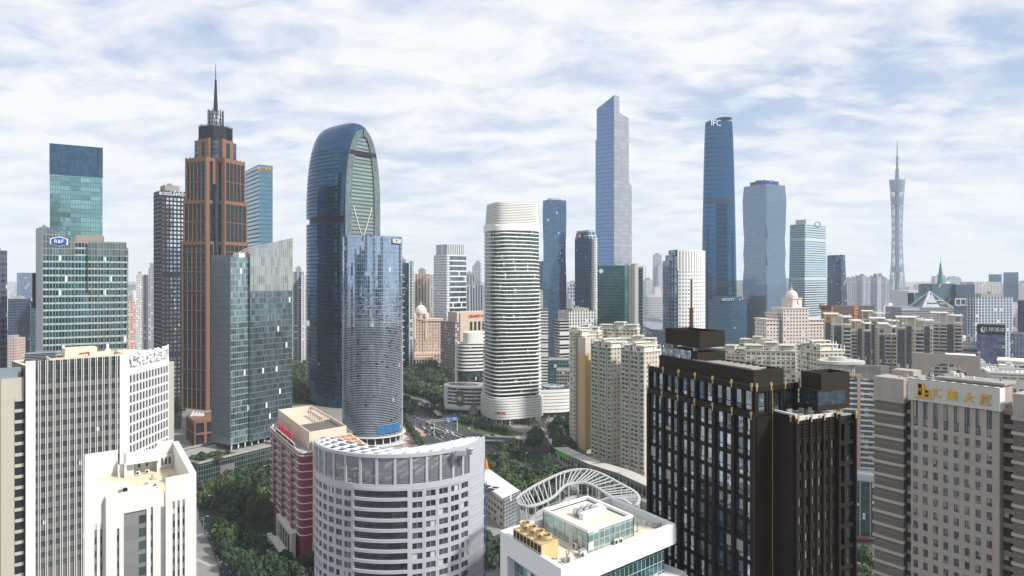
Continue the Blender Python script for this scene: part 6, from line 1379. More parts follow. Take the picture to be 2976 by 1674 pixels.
# ---- grey building with the gold HM sign and its louvred wings
def hm_building():
 O = Vector((111.8, 191.0)); f = Vector((.589, -.808)).normalized(); n = Vector((-f.y, f.x)); zt, zs = 102.0, 96.2; fl = 3.62
 root = thing('sign_office_tower', 'grey tiled office tower with a white slatted sign and gold characters, lower right', 'office tower', (125, 190, 0))
 st = plain('grey_tile', (0.41, 0.355, 0.315), 0.7, var=0.10, scale=0.4, streak=0.12); bg = plain('beige_band', (0.47, 0.40, 0.33), 0.7, var=0.08)
 L = 20.9; M = frame(O, f)
 def P(x, y): p = O+f*x+n*y; return (p.x, p.y)
 b = MB(); b.prism([P(-9, 2.6), P(L+12, 2.6), P(L+12, 24), P(-9, 24)], 0, zs-.2, 0, mt=1); b.prism([P(0.02, .02), P(L, .02), P(L, 2.7), P(0.02, 2.7)], 0, zs, 0)
 b.build('core', [st, roof_grey], root)
 w = MB(); nr = 22; wn = gridface(w, P(0, 0), P(L-.6, 0), zs-2*fl-nr*fl, zs-2*fl, 8, nr, (0.24, 0.72), (0.14, 0.72), .35)
 z0 = zs-2*fl
 wn += gridface(w, P(0, 0), P(L-.6, 0), z0+.001, zs, 8, 1, (0.24, 0.72), (0.02, 1.0), .35)
 w.box(L-.6, -.35, 0, L+.3, 2.6, zt-1, 0, M); w.build('wall', st, root)
 windows(root, 'window', pane_unit(0.05, glass('hm_glass', (0.10, 0.13, 0.16), 0.07, 0.6, 0.05, (0.30, 0.34, 0.36), blind=0.10, blindc=(0.45, 0.38, 0.32)), plain('frame_dark', (0.05, 0.05, 0.05), 0.5), 2, 0.07, hdiv=0.32), wn, 100)
 # sign
 sp = MB(); sp.box(-.6, -.75, zs-.1, L+.4, -.4, zt, 0, M); sp.build('sign_backing', plain('sign_gap', (0.10, 0.10, 0.09), 0.7), root)
 sl = MB()
 for i in range(22): sl.box(-.7, -.86, zs+i*.262, L+.45, -.755, zs+i*.262+.17, 0, M)
 sl.box(L+.4, -.86, zs-.1, L+.6, 2.4, zt, 0, M); sl.box(-.7, -.3, zt, L+.5, -.1, zt+.15, 0, M)
 for i in range(9): sl.box(i*2.5, -.4, zt-.05, i*2.5+.9, .8, zt+.1, 0, M)
 sl.build('sign_slats', plain('slat_white', (0.80, 0.79, 0.73), 0.5, var=0.03), root)
 gold = plain('gold_sign', (0, 0, 0)); rz = math.atan2(f.y, f.x)
 for i, (chx, x, z, s) in enumerate((('\u6c47', 6.9, 98.9, 2.5), ('\u7f8e', 10.6, 98.7, 2.9), ('\u5927', 14.6, 98.6, 2.7), ('\u53a6', 18.3, 98.6, 2.9))):
  p = M @ Vector((x, -1.0, z)); text('gold_character', chx, s, p, rz, gold, root, 0.1, bold=1.2, sx=.95)
 # twin-tower emblem with its black faces
 e = MB(); k_ = MB(); e.box(2.0, -1.1, 97.6, 3.8, -.88, 101.0, 0, M); e.box(3.9, -1.1, 97.4, 5.3, -.88, 99.5, 0, M); e.box(1.5, -1.12, 97.25, 5.9, -.88, 97.5, 0, M); e.box(1.2, -1.11, 97.05, 5.0, -.88, 97.2, 0, M); e.build('emblem_gold', gold, root)
 k_.box(2.15, -1.16, 97.8, 3.1, -1.105, 100.9, 0, M); k_.box(3.95, -1.16, 97.6, 4.8, -1.105, 99.3, 0, M); k_.build('emblem_black', plain('emblem_dark', (0.015, 0.013, 0.01), 0.5), root)
 p = M @ Vector((2.62, -1.2, 99.3)); text('emblem_letter', 'H', 1.5, p, rz, gold, root, 0.03, bold=.6, sx=.7); p = M @ Vector((4.37, -1.2, 98.4)); text('emblem_letter', 'M', .95, p, rz, gold, root, 0.03, bold=.6, sx=.8)
 # louvred wings either side
 def wing(x0, x1, y0, nm, ztop=101.4):
  b = MB(); b.box(x0, y0, 95.6, x1, y0+14, ztop, 0, M); b.box(x0-.3, y0-.4, 94.6, x1+.2, y0+8, 95.59, 0, M); b.build(nm+'_head', st, root)
  c = MB(); l = MB(); s = MB(); c.box(x0, y0+.3, 0, x1-.02, y0+12, 95.0, 0, M); c.build(nm+'_shaft', plain('wing_dark', (0.10, 0.095, 0.09), 0.7), root)
  z = 94.6-fl
  while z > 30:
   s.box(x0-.25, y0-.35, z, x1+.15, y0+.9, z+.8, 0, M)
   for j in range(9): l.box(x0+.1, y0-.02, z+1.05+j*.29, x1-.1, y0+.25, z+1.17+j*.29, 0, M)
   for j in range(5): l.box(x0+1.2+j*1.2, y0-.08, z+2.3, x0+2.0+j*1.2, y0-.03, z+2.55, 0, M)
   z -= fl
  s.build(nm+'_bands', bg, root); l.build(nm+'_louvres', plain('louvre_brown', (0.30, 0.27, 0.24), 0.6), root)
 wing(-10.6, -2.3, 0.4, 'left_wing'); wing(L+3.4, L+14, -1.0, 'right_wing', 101.2)
 b = MB()
 for (x0, x1) in ((-2.2, 0.0), (L+.35, L+3.3)):
  z = zs-1
  while z > 30: b.box(x0, 2.2, z, x1, 2.59, z+1.2, 0, M); z -= fl
 b.build('recess_spandrels', st, root)
 b = MB(); b.box(-2.2, 2.3, 20, 0, 2.58, zs-1, 0, M); b.box(L+.35, 2.3, 20, L+3.3, 2.58, zs-1, 0, M); b.build('recess_glass', fac('hm_rec', (0.06, 0.06, 0.06), (0.06, 0.07, 0.08), 1.2, 3.62, (0.06, 0.94), (0.0, 0.66), mg=0.5), root)
 clutter(root, P, -8, 3, 3, 12, 101.4, 9, 4); clutter(root, P, 5, 20, 4.5, 10, 102.8, 8, 8)
 # roof works: slab block, frame with arch, small boxes
 b = MB(); b.prism([P(6, 4), P(L-.5, 4), P(L-.5, 11), P(6, 11)], zs-.2, 102.2, 0, mt=1); b.prism([P(4.5, 3.4), P(L+.2, 3.4), P(L+.2, 11.5), P(4.5, 11.5)], 102.21, 102.8, 0, mt=1); b.build('roof_block', [st, roof_grey], root)
 b = MB(); M5 = frame(P(-9.5, 22), (.80, -.60)); x0, x1 = 0, 17.5; arch = []
 zc = 100.0
 for i in range(13): t = math.pi*(1-i/12)*.5 if False else math.pi*i/12; arch.append((4.2+5.2-5.2*math.cos(t), zc+4.3*math.sin(t)))
 for i in range(12):
  (xa, za), (xb, zb) = arch[i], arch[i+1]
  for y, fl_ in ((0, 0), (.8, 1)):
   q = [M5 @ Vector((xa, y, za)), M5 @ Vector((xb, y, zb)), M5 @ Vector((xb, y, 107)), M5 @ Vector((xa, y, 107))]; b.face(q if not fl_ else q[::-1])
  b.face([M5 @ Vector((xa, 0, za)), M5 @ Vector((xa, .8, za)), M5 @ Vector((xb, .8, zb)), M5 @ Vector((xb, 0, zb))])
  b.face([M5 @ Vector((xa, 0, 107)), M5 @ Vector((xb, 0, 107)), M5 @ Vector((xb, .8, 107)), M5 @ Vector((xa, .8, 107))])
 b.box(0, 0, zs-1, 4.2, .8, 107, 0, M5); b.box(14.6, 0, zs-1, x1, .8, 107, 0, M5); b.build('roof_arch', st, root)
 b = MB(); b.prism([P(-9, 8), P(-3, 8), P(-3, 13), P(-9, 13)], 101, 103, 0); b.prism([P(-3.5, 3), P(-.6, 3), P(-.6, 9), P(-3.5, 9)], 95, 101.5, 0); b.build('stair_heads', st, root)
hm_building()
# ---- pink and white apartment slab left of the grey sign tower, on a dark glazed podium
def pink_block():
 Y = 385; zt = 75.4; K1 = 1.0
 root = thing('pink_apartment_block', 'pink and white balconied apartment block behind the dark hotel tower', 'apartment block', (X_(2490, Y), Y+10, 0))
 pk = plain('pink_pier', (0.55, 0.36, 0.31), 0.7, var=0.05, streak=0.1); d = Vector((.93, -.36)).normalized(); A = Vector((X_(2425, Y+8), Y+8)); M = frame(A, d); L = hit(2552, A, d)
 b = MB(); b.box(0, 0, 20, L, 16, zt-3, 0, M); b.build('wall', fac('pink_wall', (0.16, 0.17, 0.18), (0.05, 0.08, 0.09), 2.2, 3.0, (0.06, 0.94), (0.1, 0.9), mg=0.6, gl2=(0.10, 0.20, 0.19), blind=0.15, blindc=(0.5, 0.5, 0.48)), root)
 s = MB(); z = 22.0
 while z < zt-3: s.box(.6, -1.0, z, L-.2, 0, z+.95, 0, M); z += 3.0
 s.build('balconies', plain('balcony_white', (0.66, 0.66, 0.66), 0.6, var=0.05), root)
 p = MB()
 for x in (0, L*.16, L*.56, L*.98): p.box(x-.8, -1.25, 18, x+.8, .3, zt-1, 0, M)
 for j in range(4): p.box(L*.16+j*2.9, -.9, zt-3, L*.16+.5+j*2.9, 0, zt, 0, M)
 p.box(-.8, -1.1, zt-1.2, L*.62, .3, zt, 0, M); p.build('piers', pk, root)
 r = MB(); cxy = M @ Vector((L*.2, 12, 0)); r.prism(rrect(cxy.x, cxy.y, 13, 9, 0, 32, 2.4), zt+4.6, zt+6.2, 0); r.prism(rrect(cxy.x, cxy.y, 10.5, 7, 0, 32, 2.4), zt-2, zt+4.6, 0); r.prism(rrect(cxy.x-2, cxy.y, 5, 4, 0, 24, 2.4), zt+6.2, zt+8.4, 0)
 for i in range(10): t = 2*math.pi*i/10; r.bar((cxy.x+12*math.cos(t), cxy.y+8*math.sin(t), zt-2), (cxy.x+12*math.cos(t), cxy.y+8*math.sin(t), zt+4.6), .35)
 r.build('roof_rotunda', plain('rotunda_white', (0.50, 0.49, 0.46), 0.7, var=0.15, streak=0.2), root)
 r = MB(); r.box(L*.5, 4, zt-3, L+6, 5, zt+5, 0, M); r.box(-6, 3, zt-3, L*.3, 14, zt-1, 0, M)
 for j in range(9): r.box(L*.5+j*1.6, 3.4, zt+1, L*.5+.3+j*1.6, 3.99, zt+5, 0, M)
 r.build('roof_frames', concrete, root)
 p = thing('glazed_podium', 'dark glazed low building with white curved frames at the foot of the pink apartment block', 'building', (X_(2500, 330), 335, 0))
 A = Vector((X_(2470, 338), 338.0)); d = Vector((.95, -.3)).normalized(); M = frame(A, d); L = hit(2560, A, d)
 b = MB(); b.box(0, 0, 3, L, 20, 30, 0, M); b.build('wall', fac('pk_pod', (0.05, 0.06, 0.07), (0.03, 0.06, 0.07), 1.4, 1.6, (0.06, 0.94), (0.08, 0.92), mg=0.7, gl2=(0.06, 0.14, 0.15)), p)
 b = MB()
 for x in (0, L*.33, L*.66, L): b.box(x-.25, -.3, 3, x+.25, 0, 30, 0, M)
 b.box(-.3, -.8, 2.2, L+.3, 0, 3, 0, M); b.box(-.3, -.4, 30, L+.3, 20, 30.6, 0, M); b.build('frames', grey_metal, p)
 b = MB(); b.box(1, -2.5, 2.2, L*.6, -.8, 2.8, 0, M); b.build('shop_canopy', plain('red_canopy', (0.45, 0.05, 0.03), 0.6), p)
pink_block()
# ---- white framed building with glazed penthouse and cooling tower, bottom centre
def box_building():
 ks = .84; N = Vector((8.95, 124.5))*ks; Lc = Vector((-2.46, 143.4))*ks; Rc = Vector((35.4, 147.3))*ks; Kc = Lc+Rc-N; zt, zr = 130-53*ks, 130-54.6*ks
 root = thing('white_framed_building', 'near building with a broad white roof frame over teal curtain walls, bottom centre', 'office building', (*cen([N, Lc, Rc, Kc]), 0))
 wh = plain('frame_white', (0.76, 0.77, 0.78), 0.5, var=0.03, scale=0.1); quad = [tuple(p) for p in (N, Rc, Kc, Lc)]
 b = MB(); b.wallrun(quad, zr-2.2, zt, .85, 0); b.build('roof_frame', wh, root)
 b = MB(); b.prism(inset(quad, 1.01), zr-.4, zr, 0); b.build('roof_deck', plain('roof_cream', (0.68, 0.62, 0.50), 0.85, var=0.10, scale=0.25), root)
 dL = (Lc-N).normalized(); dR = (Rc-N).normalized()
 g_ = MB(); g_.prism(inset(quad, 1.6), 20, zr-.5, 0, bot=False, top=False); g_.build('curtain_wall', fac('wb_glass', (0.45, 0.50, 0.50), (0.10, 0.24, 0.27), 1.15, 1.75, (0.05, 0.97), (0.05, 0.97), mg=0.75, rg=0.06, gl2=(0.20, 0.40, 0.42), tilt=0.05, blind=0.03, vblk=(3, .4)), root)
 b = MB(); MLf = frame(Lc, N-Lc); LL = (N-Lc).length; b.box(0, 0.01, 20, 2.4, 1.7, zr-2.21, 0, MLf); b.box(LL-1.2, .02, 20, LL-.02, 1.2, zr-2.21, 0, MLf); b.build('side_piers', wh, root)
 b = MB(); MR = frame(N, dR); LR = (Rc-N).length; b.box(LR-3.5, -1.2, 20, LR+2, 6, 76, 0, MR); b.box(LR-3.2, -.9, 76, LR+1.7, 5.7, 76.6, 0, MR); b.build('lower_wing', wh, root)
 # raised part of the roof frame at the back
 # penthouse
 pz = 130-50.1*ks; c = [Vector(p)*ks for p in ((15.1, 135.6), (25.7, 144.6), (17.3+.0, 157.3), (6.8, 148.5))]; c[2] = c[1]+c[3]-c[0]
 q = [tuple(p) for p in c]; pgl = fac('ph_teal', (0.50, 0.50, 0.45), (0.20, 0.33, 0.35), 1.35, 1.3, (0.05, 0.96), (0.05, 0.95), mg=0.5, rg=0.1, gl2=(0.30, 0.46, 0.46), tilt=0.04, blind=0.02, blindc=(0.7, 0.72, 0.7))
 ph = MB(); ph.prism(q, zr, pz-.5, 0, top=False, bot=False); o = ph.build('penthouse_glazing', pgl, root)
 b = MB(); b.wallrun(q, pz-.5, pz, .5, 0); b.build('penthouse_parapet', wh, root)
 b = MB(); b.prism(inset(q, .51), pz-1.0, pz-.7, 0); b.build('penthouse_roof', plain('roof_cream', (0, 0, 0)), root)
 # posts of the glazing
 b = MB()
 for i in range(4):
  a_, e_ = c[i], c[(i+1) % 4]; n = int((e_-a_).length/2.7)
  for j in range(n+1): p = a_.lerp(e_, j/n); b.bar((p.x, p.y, zr), (p.x, p.y, pz-.5), .09)
 b.build('penthouse_mullions', plain('mullion_tan', (0.45, 0.42, 0.35), 0.5), root)
 b = MB(); m = c[0].lerp(c[3], .12); b.box(0, -.08, zr, 1.0, .02, zr+2.3, 0, frame(c[3].lerp(c[0], .80), c[0]-c[3])); b.build('door', plain('door_cream', (0.60, 0.58, 0.48), 0.5), root)
 b = MB(); b.box(0, -.08, zr, 1.1, .02, zr+2.3, 0, frame(c[3].lerp(c[0], .60), c[0]-c[3])); b.build('door', plain('door_cream', (0, 0, 0)), root)
 # duct with three round cowls on the penthouse roof
 dr = thing('roof_duct', 'white roof duct with three silver cowls on the glazed penthouse', 'ventilation duct', (15, 124, pz-.7))
 mid = (c[0]+c[2])/2; Md = frame(mid+dR*-2.2+dL*-1.3, dR)
 b = MB(); b.box(0, 0, pz-.69, 6.0, 1.1, pz+.4, 0, Md); b.box(5.0, 1.1, pz-.69, 6.4, 2.2, pz+.5, 0, Md); b.build('duct', wh, dr)
 for k in range(3):
  b = MB(); s_ = Md @ Vector((.8+k*1.7, 1.3, pz+.1)); e_ = Md @ Vector((.8+k*1.7, 3.0, pz+.1)); b.bar(s_, e_, .62, 0, 14); b.build('cowl', steel, dr)
  b = MB(); s2 = s_.lerp(e_, .30); e2 = s_.lerp(e_, .38); b.bar(s2, e2, .66, 0, 14); b.build('cowl_band', dark_metal, dr)
 # cooling tower
 T0 = Vector((.25, 139.4))*ks; T1 = Vector((5.6, 130.5))*ks; dt = (T1-T0).normalized(); Lt = (T1-T0).length; ct = thing('cooling_tower', 'yellow cooling tower bank with four round fans on the white framed roof', 'cooling tower', (3.8, 114, zr)); Mt = frame(T0, dt)
 yl = plain('pale_yellow', (0.72, 0.53, 0.26), 0.6, var=0.06, scale=0.8); W = 3.3; z0 = zr+.5; z1 = zr+3.0
 b = MB(); b.box(0, 0.15, z0, Lt, W, z1, 0, Mt)
 for i in range(8): b.box(Lt-.02, 0, z0+.2+i*.36, Lt+.06, W, z0+.32+i*.36, 0, Mt)
 b.build('casing', yl, ct)
 b = MB()
 for i in range(8): b.box(i*Lt/8+.1, .02, z0+.2, (i+1)*Lt/8-.1, .14, z1-1.5, 0, Mt); b.box(i*Lt/8+.1, .02, z1-1.35, (i+1)*Lt/8-.1, .14, z1-.25, 0, Mt)
 b.build('louvres', dark_metal, ct)
 b = MB()
 for i in range(9): b.box(max(0, i*Lt/8-.06), -.04, z0, i*Lt/8+.06, .018, z1, 0, Mt)
 b.box(0, -.035, z0, Lt, .016, z0+.15, 0, Mt); b.box(0, -.035, z1-1.5, Lt, .016, z1-1.37, 0, Mt); b.box(0, -.035, z1-.2, Lt, .016, z1, 0, Mt); b.build('panel_frame', yl, ct)
 for i in range(4):
  p = Mt @ Vector((Lt*(i+.5)/4, W*.52, 0)); b = MB(); b.lathe([(.98, z1), (.85, z1+.3), (.9, z1+1.0), (.96, z1+1.1), (.84, z1+1.1), (.79, z1+.4), (0.79, z1+.3)], p.x, p.y, 22); fs = b.build('fan_stack', yl, ct, smooth=True)
  b = MB(); b.lathe([(.92, z1+.5), (0, z1+.52)], p.x, p.y, 12)
  for a_ in range(6): t = a_*math.pi/3; b.bar((p.x, p.y, z1+.85), (p.x+.9*math.cos(t), p.y+.9*math.sin(t), z1+.8), .07)
  o = b.build('fan', dark_metal, None); o.parent = fs; o.location = -Vector(ct.location)-Vector(fs.location)
 b = MB()
 for x in (.2, Lt/2, Lt-.2):
  for y in (.3, W-.2): p = Mt @ Vector((x, y, 0)); b.bar((p.x, p.y, zr), (p.x, p.y, z0), .12)
 for i in range(4): p = Mt @ Vector((Lt*(i+.9)/4, W*.1, z1)); q_ = Mt @ Vector((Lt*(i+.9)/4, W*.9, z1)); b.bar(p+Vector((0, 0, .4)), q_+Vector((0, 0, .4)), .1); b.bar(p, p+Vector((0, 0, .45)), .09)
 b.build('pipes_and_legs', grey_metal, ct)
 PP = lambda x, y: (N.x+dR.x*x+dL.x*y, N.y+dR.y*x+dL.y*y)
 clutter(root, PP, 1.5, 8, 1.5, 4, zr, 7, 3); clutter(root, PP, 14, 27, 3, 8, zr, 9, 6)
 # things on the deck
 rzR = math.atan2(dR.y, dR.x); rzL = math.atan2((N-Lc).y, (N-Lc).x)
 def at(px, py): p = G(px, py, zr); return (p.x, p.y, zr)
 for (px, py, rz, lab) in ((1791, 1583, rzR, 'left of two air conditioners against the right glass wall of the penthouse'), (1804, 1579, rzR, 'right of two air conditioners against the right glass wall of the penthouse'),
                              (1672, 1595, rzL, 'lone air conditioner between the cooling tower and the penthouse doors'), (1920, 1530, rzR, 'left of two air conditioners at the right corner of the white framed roof'), (1934, 1526, rzR, 'right of two air conditioners at the right corner of the white framed roof'), (1692, 1621, rzR, 'air conditioner at the near parapet of the white framed roof')):
  ac_unit(at(px, py), rz, lab, 1.0)
 for (px, py, lab) in ((1646, 1630, 'pair of short black vent pipes near the corner of the white framed roof'), (1852, 1546, 'single thin black pole on the right of the white framed roof')):
  p = at(px, py); t = thing('vent_pipe', lab, 'pipe', p); b = MB(); b.bar(p, (p[0], p[1], zr+1.7), .06, 0, 6); b.build('pipe', dark_metal, t)
  if 'pair' in lab: b = MB(); b.bar((p[0]+.4, p[1], zr), (p[0]+.4, p[1], zr+1.7), .06, 0, 6); b.build('pipe', dark_metal, t)
 b = MB(); a0, a1 = Vector(at(1622, 1583)), Vector(at(1700, 1632))
 for i in range(6):
  p = a0.lerp(a1, i/5); b.bar(p, p+Vector((0, 0, .5)), .035);
 b.bar(a0+Vector((0, 0, .5)), a1+Vector((0, 0, .5)), .035); b.bar(a0+Vector((.3, 0, .12)), a1+Vector((.3, 0, .12)), .05); b.build('pipe_run', grey_metal, root)
box_building()
# ---- bean shaped building with the ring pergola
def ring_building():
 z = 60.0
 outer = [(1501.4, 1455.2), (1512, 1443), (1530.9, 1429), (1563.6, 1409.4), (1609.4, 1386.5), (1648.6, 1371.8), (1691, 1366), (1727, 1371.8), (1760, 1385), (1799, 1406), (1840, 1429), (1855, 1444), (1858, 1458.4), (1848, 1474)]
 inner = [(1508, 1470), (1530, 1474), (1552, 1471.5), (1583, 1461), (1613, 1443), (1640, 1416), (1660, 1408), (1684.6, 1405.5), (1708, 1408), (1735, 1420), (1760, 1437), (1785, 1450), (1812, 1456), (1838, 1471.5)]
 def cr(pts, m=6):
  out = []
  for i in range(len(pts)-1):
   p0, p1, p2, p3 = [Vector(pts[max(0, min(len(pts)-1, i+k))]) for k in (-1, 0, 1, 2)]
   for j in range(m):
    t = j/m; out.append(.5*((2*p1)+(p2-p0)*t+(2*p0-5*p1+4*p2-p3)*t*t+(3*p1-p0-3*p2+p3)*t*t*t))
  out.append(Vector(pts[-1])); return out
 O_ = [G(p.x, p.y, z) for p in cr(outer)]; I_ = [G(p.x, p.y, z) for p in cr(inner)]
 root = thing('ring_pergola_building', 'rounded building crowned by a white curved ring of rafters, behind the white framed building', 'building', (20, 230, 0)); wh = plain('ring_white', (0.46, 0.47, 0.47), 0.55, var=0.06)
 gr = plain('ring_grey', (0.42, 0.43, 0.44), 0.6, var=0.08)
 def ribbon(line, w, h, m):
  b = MB(); n = len(line)
  L = []
  for i in range(n):
   t = (line[min(n-1, i+1)]-line[max(0, i-1)]); t.z = 0; t.normalize(); nn = Vector((-t.y, t.x, 0))*w/2; L.append((line[i]-nn, line[i]+nn))
  for (a, b_), (c, d) in zip(L, L[1:]):
   up = Vector((0, 0, h)); b.face([a, b_, d, c][::-1]); b.face([a+up, b_+up, d+up, c+up]); b.face([a, c, c+up, a+up]); b.face([b_, b_+up, d+up, d])
   for f in b.f[-4:]: pass
  return b
 ribbon(O_, .8, .6, wh).build('outer_ring', wh, root); ribbon(I_, .7, .6, wh).build('inner_ring', wh, root)
 b = MB(); n = 34
 for i in range(n+1):
  p = O_[int((len(O_)-1)*i/n)]; q = I_[int((len(I_)-1)*i/n)]; b.bar(p+Vector((0, 0, .4)), q+Vector((0, 0, .4)), .22)
 b.build('rafters', wh, root)
 b = MB()
 for i in range(n+1): p = O_[int((len(O_)-1)*i/n)]; b.bar((p.x, p.y, 50), (p.x, p.y, z), .2)
 for i in range(0, n+1, 3): p = I_[int((len(I_)-1)*i/n)]; b.bar((p.x, p.y, 54), (p.x, p.y, z), .3)
 b.build('posts', wh, root)
 # drum: front closes the outline
 front = [G(1840, 1500, z), G(1790, 1530, z), G(1700, 1545, z), G(1600, 1535, z), G(1530, 1510, z), G(1503, 1480, z)]
 outl = ccw([(p.x, p.y) for p in O_+front]); body = inset(outl, .8)
 b = MB(); b.prism(body, 0, 50, 0, mt=1); b.build('wall', [fac('ring_wall', (0.44, 0.45, 0.46), (0.05, 0.06, 0.07), 40, 4.0, (0, 1), (0.42, 0.86), mg=0.5), roof_grey], root)
 b = MB(); b.wallrun(outl, 48.6, 51.2, .7, 0); b.wallrun(inset(outl, -.2), 44.5, 45.6, .7, 0); b.build('parapet_rings', gr, root)
 inl = ccw([(p.x, p.y) for p in I_+[G(1790, 1510, z), G(1700, 1530, z), G(1600, 1515, z), G(1530, 1490, z)]])
 b = MB(); b.prism(inset(inl, .6), 50, 55.0, 0, mt=1); b.build('upper_storey', [fac('ring_up', (0.46, 0.46, 0.44), (0.06, 0.07, 0.08), 2, 5, (0.1, 0.9), (0.2, 0.75), mg=0.5), plain('roof_worn', (0.36, 0.34, 0.30), 0.9, var=0.3, scale=.3)], root)
 b = MB(); b.wallrun(inl, 54.6, 56.0, .5, 0); b.build('upper_parapet', gr, root)
 # slatted screen behind the posts
 b = MB()
 k0, k1 = int(len(O_)*.30), int(len(O_)*.68)
 for j in range(9):
  for i in range(k0, k1): p, q = O_[i], O_[i+1]; b.bar((p.x, p.y-.4, 51.4+j*.8), (q.x, q.y-.4, 51.4+j*.8), .13)
 b.build('slatted_screen', plain('screen_grey', (0.16, 0.17, 0.18), 0.6), root)
 c = thing('roof_water_tank', 'small silver tank on the round building inside the rafter ring', 'tank', (*G(1668, 1424, 55.0),)); b = MB(); p = c.location; b.lathe([(1.3, 55.2), (1.5, 55.8), (1.3, 56.6), (0, 56.8)], p.x, p.y, 14); b.build('shell', steel, c, smooth=True)
ring_building()
# ---- long low white-roofed building
def low_hall():
 z = 16.0; A = Vector((-4.6, 353.4)); B = Vector((4.25, 366.6)); d = Vector((-11.3, 26)).normalized(); Lg = 62
 root = thing('low_white_hall', 'low building with white tiled roof and skylights between the two curved buildings', 'building', (-12, 385, 0))
 A2, B2 = A+d*Lg, B+d*Lg
 b = MB(); b.prism(ccw([tuple(p) for p in (A, B, B2, A2)]), 0, z-1.2, 0); b.build('wall', fac('lh_wall', (0.52, 0.48, 0.42), (0.07, 0.09, 0.10), 4.2, 3.7, (0.15, 0.8), (0.3, 0.75), mg=0.5, sub=3, blind=0.1), root)
 b = MB(); b.prism(ccw([tuple(p) for p in (A, B, B2, A2)]), z-1.2, z, 0); b.build('roof', plain('white_tiles', (0.70, 0.68, 0.64), 0.6, var=0.1), root)
 b = MB(); M = frame(A, B-A); W = (B-A).length
 for i in range(3):
  for j in range(6): b.box(W*.28+i*3.6, 12+j*5, z, W*.28+i*3.6+2.2, 15.6+j*5, z+.25, 0, M)
 b.build('skylights', fac('podium_dark', (0, 0, 0), (0, 0, 0), 1, 1), root)
 b = MB(); M = frame(A, B-A); b.box(0.0, -.6, 0, W, -.02, z+.05, 0, M); b.build('curved_end', fac('lh_end', (0.55, 0.56, 0.56), (0.20, 0.25, 0.28), 1.4, 1.9, (0.06, 0.94), (0.05, 0.95), mg=0.5), root)
low_hall()
